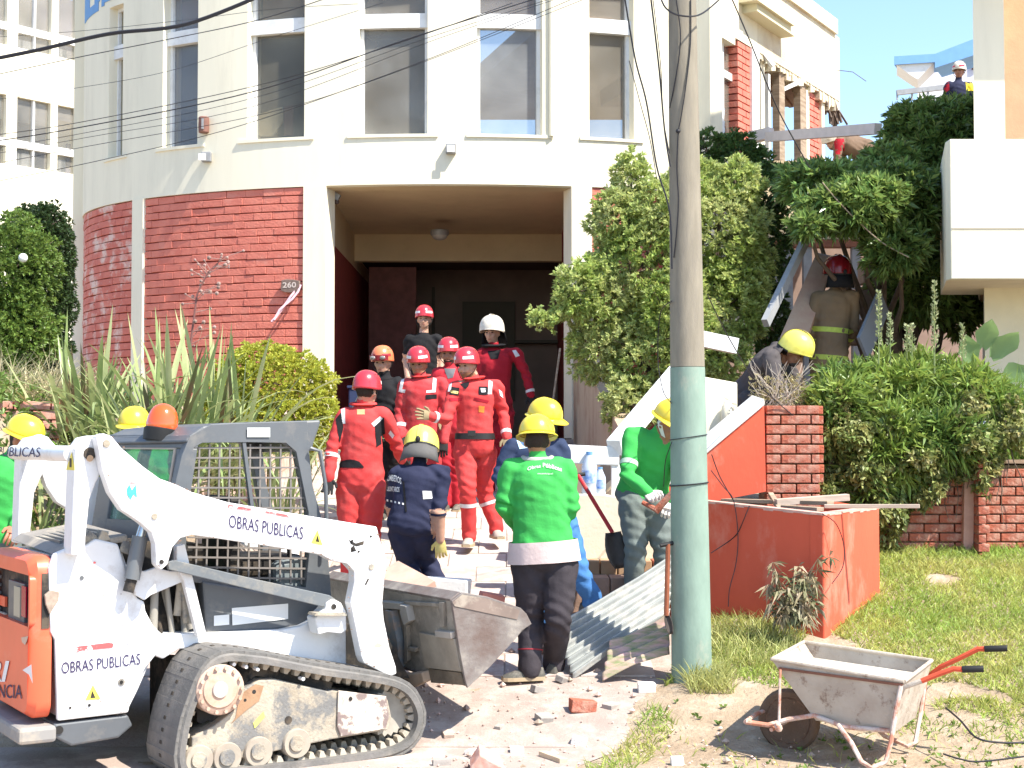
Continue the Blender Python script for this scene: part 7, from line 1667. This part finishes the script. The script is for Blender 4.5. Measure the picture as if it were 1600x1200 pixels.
def collar(P, m, r=.078, th=.016, name='collar'):
    c = P['nk'] + (P['hd']-P['nk'])*.22; n = (P['hd']-P['nk']).normalized(); s = P['ss']; f = s.cross(n); pts = [c + s*r*math.cos(a)*1.05 + f*r*math.sin(a) - n*.012*math.sin(a) for a in np.linspace(0, 2*PI, 17)]
    obj(name, MB().tube(pts, [(th*.55,th*1.3)]*17, 8, side=n), m, P['T'], smooth=True)
FCAM = V3((0,-1,0))
# 1 man in black T-shirt at the back
P = person('man in black t-shirt and red helmet standing highest in the garage shade', 18.3, dict(hd=(663,499),nk=(662,523),pv=(662,606),sl=(640,531),sr=(685,531),el=(635,562,.05),er=(690,562,.05),wl=(637,590,-.05),wr=(688,592,-.05),kl=(653,664),kr=(672,664),al=(652,716),ar=(674,716)), (-.08,-1,-.02), top=BLKF, legs=fabric('dark_trousers', (.04,.03,.03)), short=True, neck=.12, group='rescue workers in red helmets', boot_dir=[(-.2,-1,0),(.2,-1,0)])
# 2 white helmet, dark red suit
P = person('firefighter in dark red suit with white helmet and shaded face', 16.5, dict(hd=(769,520),nk=(772,545),pv=(776,640),sl=(750,553),sr=(806,553),el=(752,592,.0),er=(822,585,0),wl=(748,625,-.1),wr=(830,618,-.05),kl=(768,700),kr=(786,700),al=(765,760),ar=(790,760)), (-.35,-1,-.14), top=REDD, helm=('fire', HWHI, BLKF, .96), glove=GLB, boots=BOOT, boot_dir=[(-.2,-1,0),(.2,-1,0)])
stick(P, ((762,549),(782,547),(778,561),(767,561)), 'black_collar', BLKF); collar(P, BLKF, .09, .03); band(P, P['er'], P['wr'], .8, .03, REFL); stick(P, ((800,548),(806,547),(812,556),(806,558)), 'shoulder_stripe', REFL)
# 3 orange helmet with goggles, black jacket
P = person('rescuer in black jacket with orange helmet and goggles', 15.2, dict(hd=(598,567),nk=(602,590),pv=(606,682),sl=(586,603),sr=(626,600),el=(584,640,-.05),er=(622,642,-.1),wl=(590,672,-.1),wr=(632,665,-.2),kl=(600,745),kr=(618,745),al=(600,800),ar=(620,800)), (-.25,-1,-.12), top=BLKF, helm=('rescue', HORA, 'plain'), glove=GLB)
goggles(P['helm'], P['hd']+V3((0,0,0)), (-.25,-1,-.12)); stick(P, ((594,586),(612,585),(614,592),(596,594)), 'collar', BLKF)
# 5 behind
P = person('bearded rescuer in red helmet peering between two colleagues', 15.6, dict(hd=(701,553),nk=(703,576),pv=(706,668),sl=(684,583),sr=(724,583),el=(680,620),er=(728,620),wl=(684,655,-.1),wr=(728,655,-.1),kl=(698,735),kr=(714,735),al=(697,786),ar=(716,786)), (-.1,-1,-.12), top=REDC3, skin=SKIND, group='rescue workers in red helmets', glove=GLT, beard=HAIR)
stick(P, ((694,576),(712,576),(708,590),(700,592)), 'grey_scarf', mat('grey_scarf', (.12,.12,.13), .8))
# 4 front left red man looking down
P4 = P = person('rescuer in red coverall looking down, arm against his colleague', 14.6, dict(hd=(654,569),nk=(658,592),pv=(660,696),sl=(632,602),sr=(690,600),el=(624,645,0),er=(700,648,-.05),wl=(626,682,-.1),wr=(694,690,-.15),kl=(650,765),kr=(672,765),al=(648,818),ar=(675,818)), (-.22,-1,-.2), top=REDC2, skin=SKIND, group='rescue workers in red helmets', glove=GLB)
collar(P, REDC); stick(P, ((677,586),(683,588),(680,613),(675,612)), 'shoulder_stripe', REFL); stick(P, ((627,594),(632,592),(628,612),(623,612)), 'shoulder_stripe', REFL); stick(P, ((665,617),(682,616),(682,623),(665,624)), 'chest_badge', BLKF); stick(P, ((666,610),(680,609),(680,613),(666,614)), 'chest_badge', REFL); stick(P, ((626,608),(634,609),(633,614),(626,613)), 'chest_badge', REFL); band(P, P['el'], P['wl'], .55, .035, REFL)
# 6 central red man, full view
P6 = P = person('tall rescuer in bright red coverall with black belt at the centre of the group', 13.8, dict(hd=(730,572),nk=(742,595),pv=(742,698),sl=(712,607),sr=(774,605),el=(697,655,-.15),er=(786,645,.05),wl=(672,650,-.3),wr=(792,684,-.1),hl=(726,700),hr=(758,700,.05),kl=(731,765,-.12),kr=(757,770,.12),al=(733,838,-.05),ar=(775,826,.1)), (-.60,-1,-.14), H=1.85, top=REDC, group='rescue workers in red helmets', glove=GLT, boots=BOOTG, bulk=1.03, beard=BEARD, hair=mat('fair_hair', (.25,.13,.06), .8), boot_dir=[(-.1,-1,0),(.25,-1,0)], curl=(.12,.6), hands=(1,1), neck=.28, glove_side=(V3((0,0,1)), V3((-1,0,0))), voxel=.011)
collar(P, REDC, .088); stick(P, ((764,590),(770,593),(768,616),(762,616)), 'shoulder_stripe', REFL); stick(P, ((703,595),(708,592),(704,612),(700,612)), 'shoulder_stripe', REFL); stick(P, ((703,604),(718,606),(717,618),(703,617)), 'chest_badge', BLKF); stick(P, ((704,610),(717,612),(716,616),(704,614)), 'badge_text', mat('badge_gold', (.55,.45,.15), .6)); stick(P, ((748,604),(762,604),(762,617),(748,617)), 'chest_badge', BLKF); stick(P, ((751,607),(759,607),(758,613),(752,613)), 'badge_text', REFL)
stick(P, ((748,634),(757,635),(756,645),(748,644)), 'round_emblem', mat('orange_emblem', (.75,.20,.03), .6)); stick(P, ((741,621),(764,626),(762,630),(740,625)), 'pocket_flap', REDD); stick(P, ((702,622),(722,622),(722,626),(703,627)), 'pocket_flap', REDD); stick(P, ((719,600),(734,597),(732,604),(727,608)), 'dark_undershirt', BLKF)
band(P, P['el'], P['wl'], .72, .035, REFL); band(P, P['er'], P['wr'], .80, .035, REFL); band(P, P['kl'], P['al'], .32, .035, REFL); band(P, P['kr'], P['ar'], .30, .03, REFL); stick(P, ((779,608),(784,612),(786,622),(781,618)), 'arm_badge', REFL)
band(P, P['pv'], P['nk'], .16, .055, BLACK, 'belt', .3, .010)
c_ = at(737, 677, 13.62); obj('belt_buckle', MB().box(c_, (.07,.02,.05)), mat('buckle', (.03,.03,.03), .3), P['T'], bev=.004)
# 7 red man from the back, left
P = person('rescuer in red coverall seen from behind beside the loader cab', 12.4, dict(hd=(573,612),nk=(566,636),pv=(564,752),sl=(538,652),sr=(600,650),el=(519,700,-.08),er=(619,695,.15),wl=(514,748,-.15),wr=(628,718,.35),hl=(546,754),hr=(582,754),kl=(545,835),kr=(580,832),al=(546,905),ar=(582,902)), (.55,1,-.12), top=REDC, group='rescue workers in red helmets', glove=GLB, bulk=1.08, boot_dir=[(-.1,1,0),(.2,1,0)], voxel=.011)
collar(P, REDC, .085, .02); stick(P, ((525,655),(533,645),(537,668),(530,692)), 'black_side_panel', BLKF); stick(P, ((585,660),(600,652),(603,690),(588,698)), 'black_side_panel', BLKF); stick(P, ((533,640),(539,638),(540,662),(535,662)), 'shoulder_stripe', REFL); stick(P, ((580,662),(594,650),(598,654),(584,667)), 'shoulder_stripe', REFL); stick(P, ((558,640),(570,640),(570,648),(558,648)), 'back_patch', mat('orange_patch', (.7,.3,.15), .7))
for k in range(6):
    x0 = 526+7*k; x1 = x0+7.2; f = lambda x: 731 - 13*math.sqrt(max(0, 1-((x-547)/21.5)**2)); stick(P, ((x0,f(x0)),(x1,f(x1)),(x1,731),(x0,731)), 'lumbar_panel', BLKF)
band(P, P['el'], P['wl'], .25, .035, REFL); stick(P, ((610,672),(616,680),(613,685),(607,677)), 'arm_badge', REFL)
# 8 navy firefighter from the back, kneeling forward
P8 = P = person('volunteer firefighter in navy uniform and yellow helmet bending over the rubble', 12.0, dict(hd=(658,704,.10),nk=(655,728,0),pv=(642,822,-.05),sl=(622,742,.0),sr=(690,740,-.02),el=(612,790,.15),er=(686,800,-.12),wl=(618,835,.35),wr=(688,845,-.08),hl=(628,826),hr=(660,826),kl=(638,880,.15),kr=(668,875,.22),al=(655,925,-.0),ar=(690,930,.15)), (.12,1,-.45), top=NAVY, skin=SKIN, short='elbow', helm=('fire', HYEL2, mat('charcoal_flap', (.11,.105,.10), .85, var=.2), 1.0), glove=GLY, bulk=1.08, voxel=.011, boot_dir=[(.2,1,0),(.3,1,0)], curl=.5)
BOMB = mat('white_print', (.70,.70,.70), .7)
sticktext(P, 'BOMBEROS', 602, 753, 627, 757, 10, BOMB, .02, 3); sticktext(P, 'VOLUNTARIOS', 602, 767, 624, 769, 8, BOMB, .02); sticktext(P, 'NECOCHEA'[:0] or '- - - - -', 604, 783, 631, 789, 3, BOMB, .01)
stick(P, ((660,767),(674,767),(676,779),(661,780)), 'white_arm_patch', BOMB); stick(P, ((629,752),(632,752),(636,800),(633,800)), 'shirt_seam', BLKF)
band(P, P['er'], P['wr'], .06, .02, NAVY, 'cuff')
# 9 green jacket worker from the back
P9 = P = person('worker in bright green jacket and yellow hard hat seen from behind', 10.1, dict(hd=(839,690),nk=(840,716),pv=(850,868),sl=(800,736),sr=(880,734),el=(787,790,-.02),er=(892,792,-.02),wl=(806,820,.24),wr=(872,824,.26),hl=(828,872),hr=(874,872),kl=(830,965,.05),kr=(872,968,-.08),al=(828,1042,-.02),ar=(866,1036,.22)), (-.05,1,-.16), top=GRNF, legs=fabric('charcoal_trousers', (.055,.048,.055), var=.3), skin=SKIND, helm=('hard', HYEL, None), bulk=1.20, hem=.03, voxel=.011, hands=(1,1), boots=BOOT, boot_dir=[(-1,-.25,0),(.3,1,0)])
q = band(P, P['pv'], P['nk'], .045, .14, PINKS, 'shirt_tail', .4, .028)
FAINT = mat('pale_green_print', (.45,.75,.45), .7); sticktext(P, 'Obras', 824, 736, 845, 731, 6, FAINT, .03, 1); sticktext(P, 'Públicas', 848, 730, 878, 737, 7, FAINT, .03, 1); sticktext(P, 'municipal', 840, 742, 864, 742, 3.5, FAINT, .02)
obj('collar', MB().tube([P['nk']+V3((.095*math.cos(a), .075*math.sin(a), .0+.01*math.sin(a))) for a in np.linspace(PI*.9, PI*2.1, 12)], .018, 8), mat('grey_collar', (.40,.40,.36), .8), P['T'], smooth=True)
for sx in ((853,1012,870,1008),): pass
band(P, P['kl'], P['al'], .66, .008, mat('dark_red_piping', (.25,.02,.03), .7), 'trouser_piping')
band(P, P['sl'], P['el'], .95, .012, mat('green_seam', (.02,.28,.04), .8), 'sleeve_seam')
# 10 navy sweater with yellow hard hat
P = person('worker in navy sweater and blue jeans with yellow hard hat, facing the green jacket', 11.2, dict(hd=(850,660),nk=(836,690),pv=(858,815),sl=(800,702),sr=(872,700),el=(780,745,-.05),er=(886,745,0),wl=(800,772,-.28),wr=(868,775,-.28),hl=(840,818),hr=(880,818),kl=(852,895,0),kr=(903,890,-.05),al=(850,965),ar=(925,942,.0)), (.75,-.8,-.25), top=NVS, legs=JEAN, skin=SKIND, helm=('hard', HYEL, None), bulk=1.12, boot_dir=[(.8,-.5,0),(1,-.2,0)], curl=.8)
stick(P, ((806,686),(822,682),(828,700),(812,702)), 'pale_blue_collar', mat('light_blue_cloth', (.45,.62,.82), .8))
# 11 green jacket behind the pole
P11 = P = person('worker in green jacket and white gloves stooping behind the pole', 11.25, dict(hd=(1045,662,-.1),nk=(1028,676,0),pv=(1002,778,.1),sl=(990,682,.0),sr=(1052,690,-.05),el=(980,742,-.15),er=(1068,750,-.1),wl=(1012,770,-.3),wr=(1050,785,-.3),hl=(990,782),hr=(1020,782),kl=(993,852,-.05),kr=(1036,850,-.05),al=(990,928,0),ar=(1042,925,0)), (.75,-.75,-.55), top=GRNF, legs=GRYT, skin=SKIND, helm=('hard', HYEL, None), glove=GLW, bulk=1.12, voxel=.011, curl=.9)
band(P, P['sl'], P['el'], .72, .035, mat('pale_sleeve_band', (.5,.66,.5), .6)); stick(P, ((1022,648),(1030,646),(1040,684),(1034,680)), 'white_scarf', WDEC)
q = MB().tube([at(1004,785,10.9), at(1026,797,10.85), at(1055,765,10.8)], [.016,.03,.02], 8); tag(obj('held_brick_piece', q, CLAY, smooth=True), 'reddish broken tile held in the white gloves of the stooping worker', 'tile')
# 12 man bending over the wall, charcoal coat, yellow helmet
P = person('man in charcoal coat and yellow fire helmet bending over the white wall', 13.4, dict(hd=(1240,551,-.1),nk=(1218,548,0),pv=(1172,622,.25),sl=(1205,560,-.18),sr=(1216,545,.2),el=(1213,605,-.28),er=(1240,590,.1),wl=(1224,640,-.2),wr=(1246,640,0),hl=(1168,625,.05),hr=(1180,625,.35),kl=(1190,690,.0),kr=(1205,690,.3),al=(1165,735,.1),ar=(1180,735,.4)), (.75,-.45,-.55), top=GREYC, helm=('fire', HYEL2, GREYC, 1.0), glove=GLY, bulk=1.15, skin=SKIND)
# 13 brown coat firefighter from behind
P = person('firefighter in brown turnout coat with dark red helmet and lime bands, seen from behind', 15.5, dict(hd=(1308,430),nk=(1304,454),pv=(1296,562),sl=(1278,466),sr=(1331,464),el=(1266,512,.0),er=(1334,514,.05),wl=(1270,556,.1),wr=(1318,545,.25),kl=(1282,622),kr=(1306,622),al=(1282,678),ar=(1306,678)), (-.3,1,.05), top=BRWN, helm=('fire', HDRD, BLKF, 1.02), glove=GLB, bulk=1.08, hem=-.3, boot_dir=[(-.1,1,0),(.1,1,0)])
band(P, P['pv'], P['nk'], .42, .05, LIME, rmax=.35); band(P, P['pv'], P['nk'], .02, .05, LIME, rmax=.35); band(P, P['el'], P['wl'], .4, .04, LIME); band(P, P['er'], P['wr'], .4, .05, LIME)
# 14 person on the roof ledge
P = person('person in white helmet and dark jacket with yellow sleeve on the rooftop ledge', 25.0, dict(hd=(1499,112),nk=(1497,128),pv=(1493,184),sl=(1482,134),sr=(1514,134),el=(1476,158),er=(1521,158),wl=(1480,178,-.2),wr=(1515,178,-.2),kl=(1487,225),kr=(1499,225),al=(1487,262),ar=(1499,262)), (-.5,-.8,-.1), top=NAVY, skin=SKIND, helm=('rescue', HWHI, 'plain'), voxel=.018, glove=GLB)
stick(P, ((1471,124),(1482,122),(1484,140),(1472,148)), 'maroon_sleeve', REDD); stick(P, ((1508,122),(1522,130),(1524,142),(1510,142)), 'yellow_sleeve', mat('yellow_cloth', (.75,.60,.04), .7))
# 15 bending person on the terrace
P = person('stooping person in dark red and tan coat with pale helmet above the terrace wall', 22.6, dict(hd=(1300,222,-.1),nk=(1311,216,0),pv=(1352,238,.1),sl=(1310,222,-.18),sr=(1318,220,.2),el=(1308,250,-.2),er=(1316,250,.2),wl=(1306,272,-.2),wr=(1312,272,.1),hl=(1350,240,0),hr=(1356,240,.2),kl=(1350,290),kr=(1360,290),al=(1354,335),ar=(1362,335)), (-.8,-.3,-.5), top=TANC, helm=('fire', HWHI, BLKF, .9), bulk=1.15, voxel=.016, glove=GLB)
stick(P, ((1302,212),(1318,212),(1320,240),(1306,242)), 'red_shoulder', REDD)
# 16, 17 workers behind the loader
P = person('worker in green jacket and yellow hard hat at the left edge behind the crossbar', 10.6, dict(hd=(36,688),nk=(20,712),pv=(-14,850),sl=(-28,728,-.1),sr=(34,730,.1),el=(-44,780),er=(38,785,.1),wl=(-30,830,-.2),wr=(24,825,-.2),kl=(-24,940),kr=(5,940),al=(-24,1010),ar=(5,1010)), (1,-.35,-.35), top=GRNF, legs=GRYT, skin=mat('sunburnt_skin', (.50,.20,.12), .5, spec=.4, var=.15), helm=('hard', HYEL, None), bulk=1.12, boot_dir=[(1,0,0),(1,0,0)])
P = person('worker in green jacket and yellow hard hat hidden behind the loader cab', 11.6, dict(hd=(210,672),nk=(212,695),pv=(214,810),sl=(178,706),sr=(246,706),el=(170,755),er=(252,755),wl=(186,790,-.2),wr=(238,790,-.2),kl=(205,890),kr=(222,890),al=(205,950),ar=(222,950)), (.2,-1,-.1), top=GRNF, legs=GRYT, helm=('hard', HYEL, None), bulk=1.12)
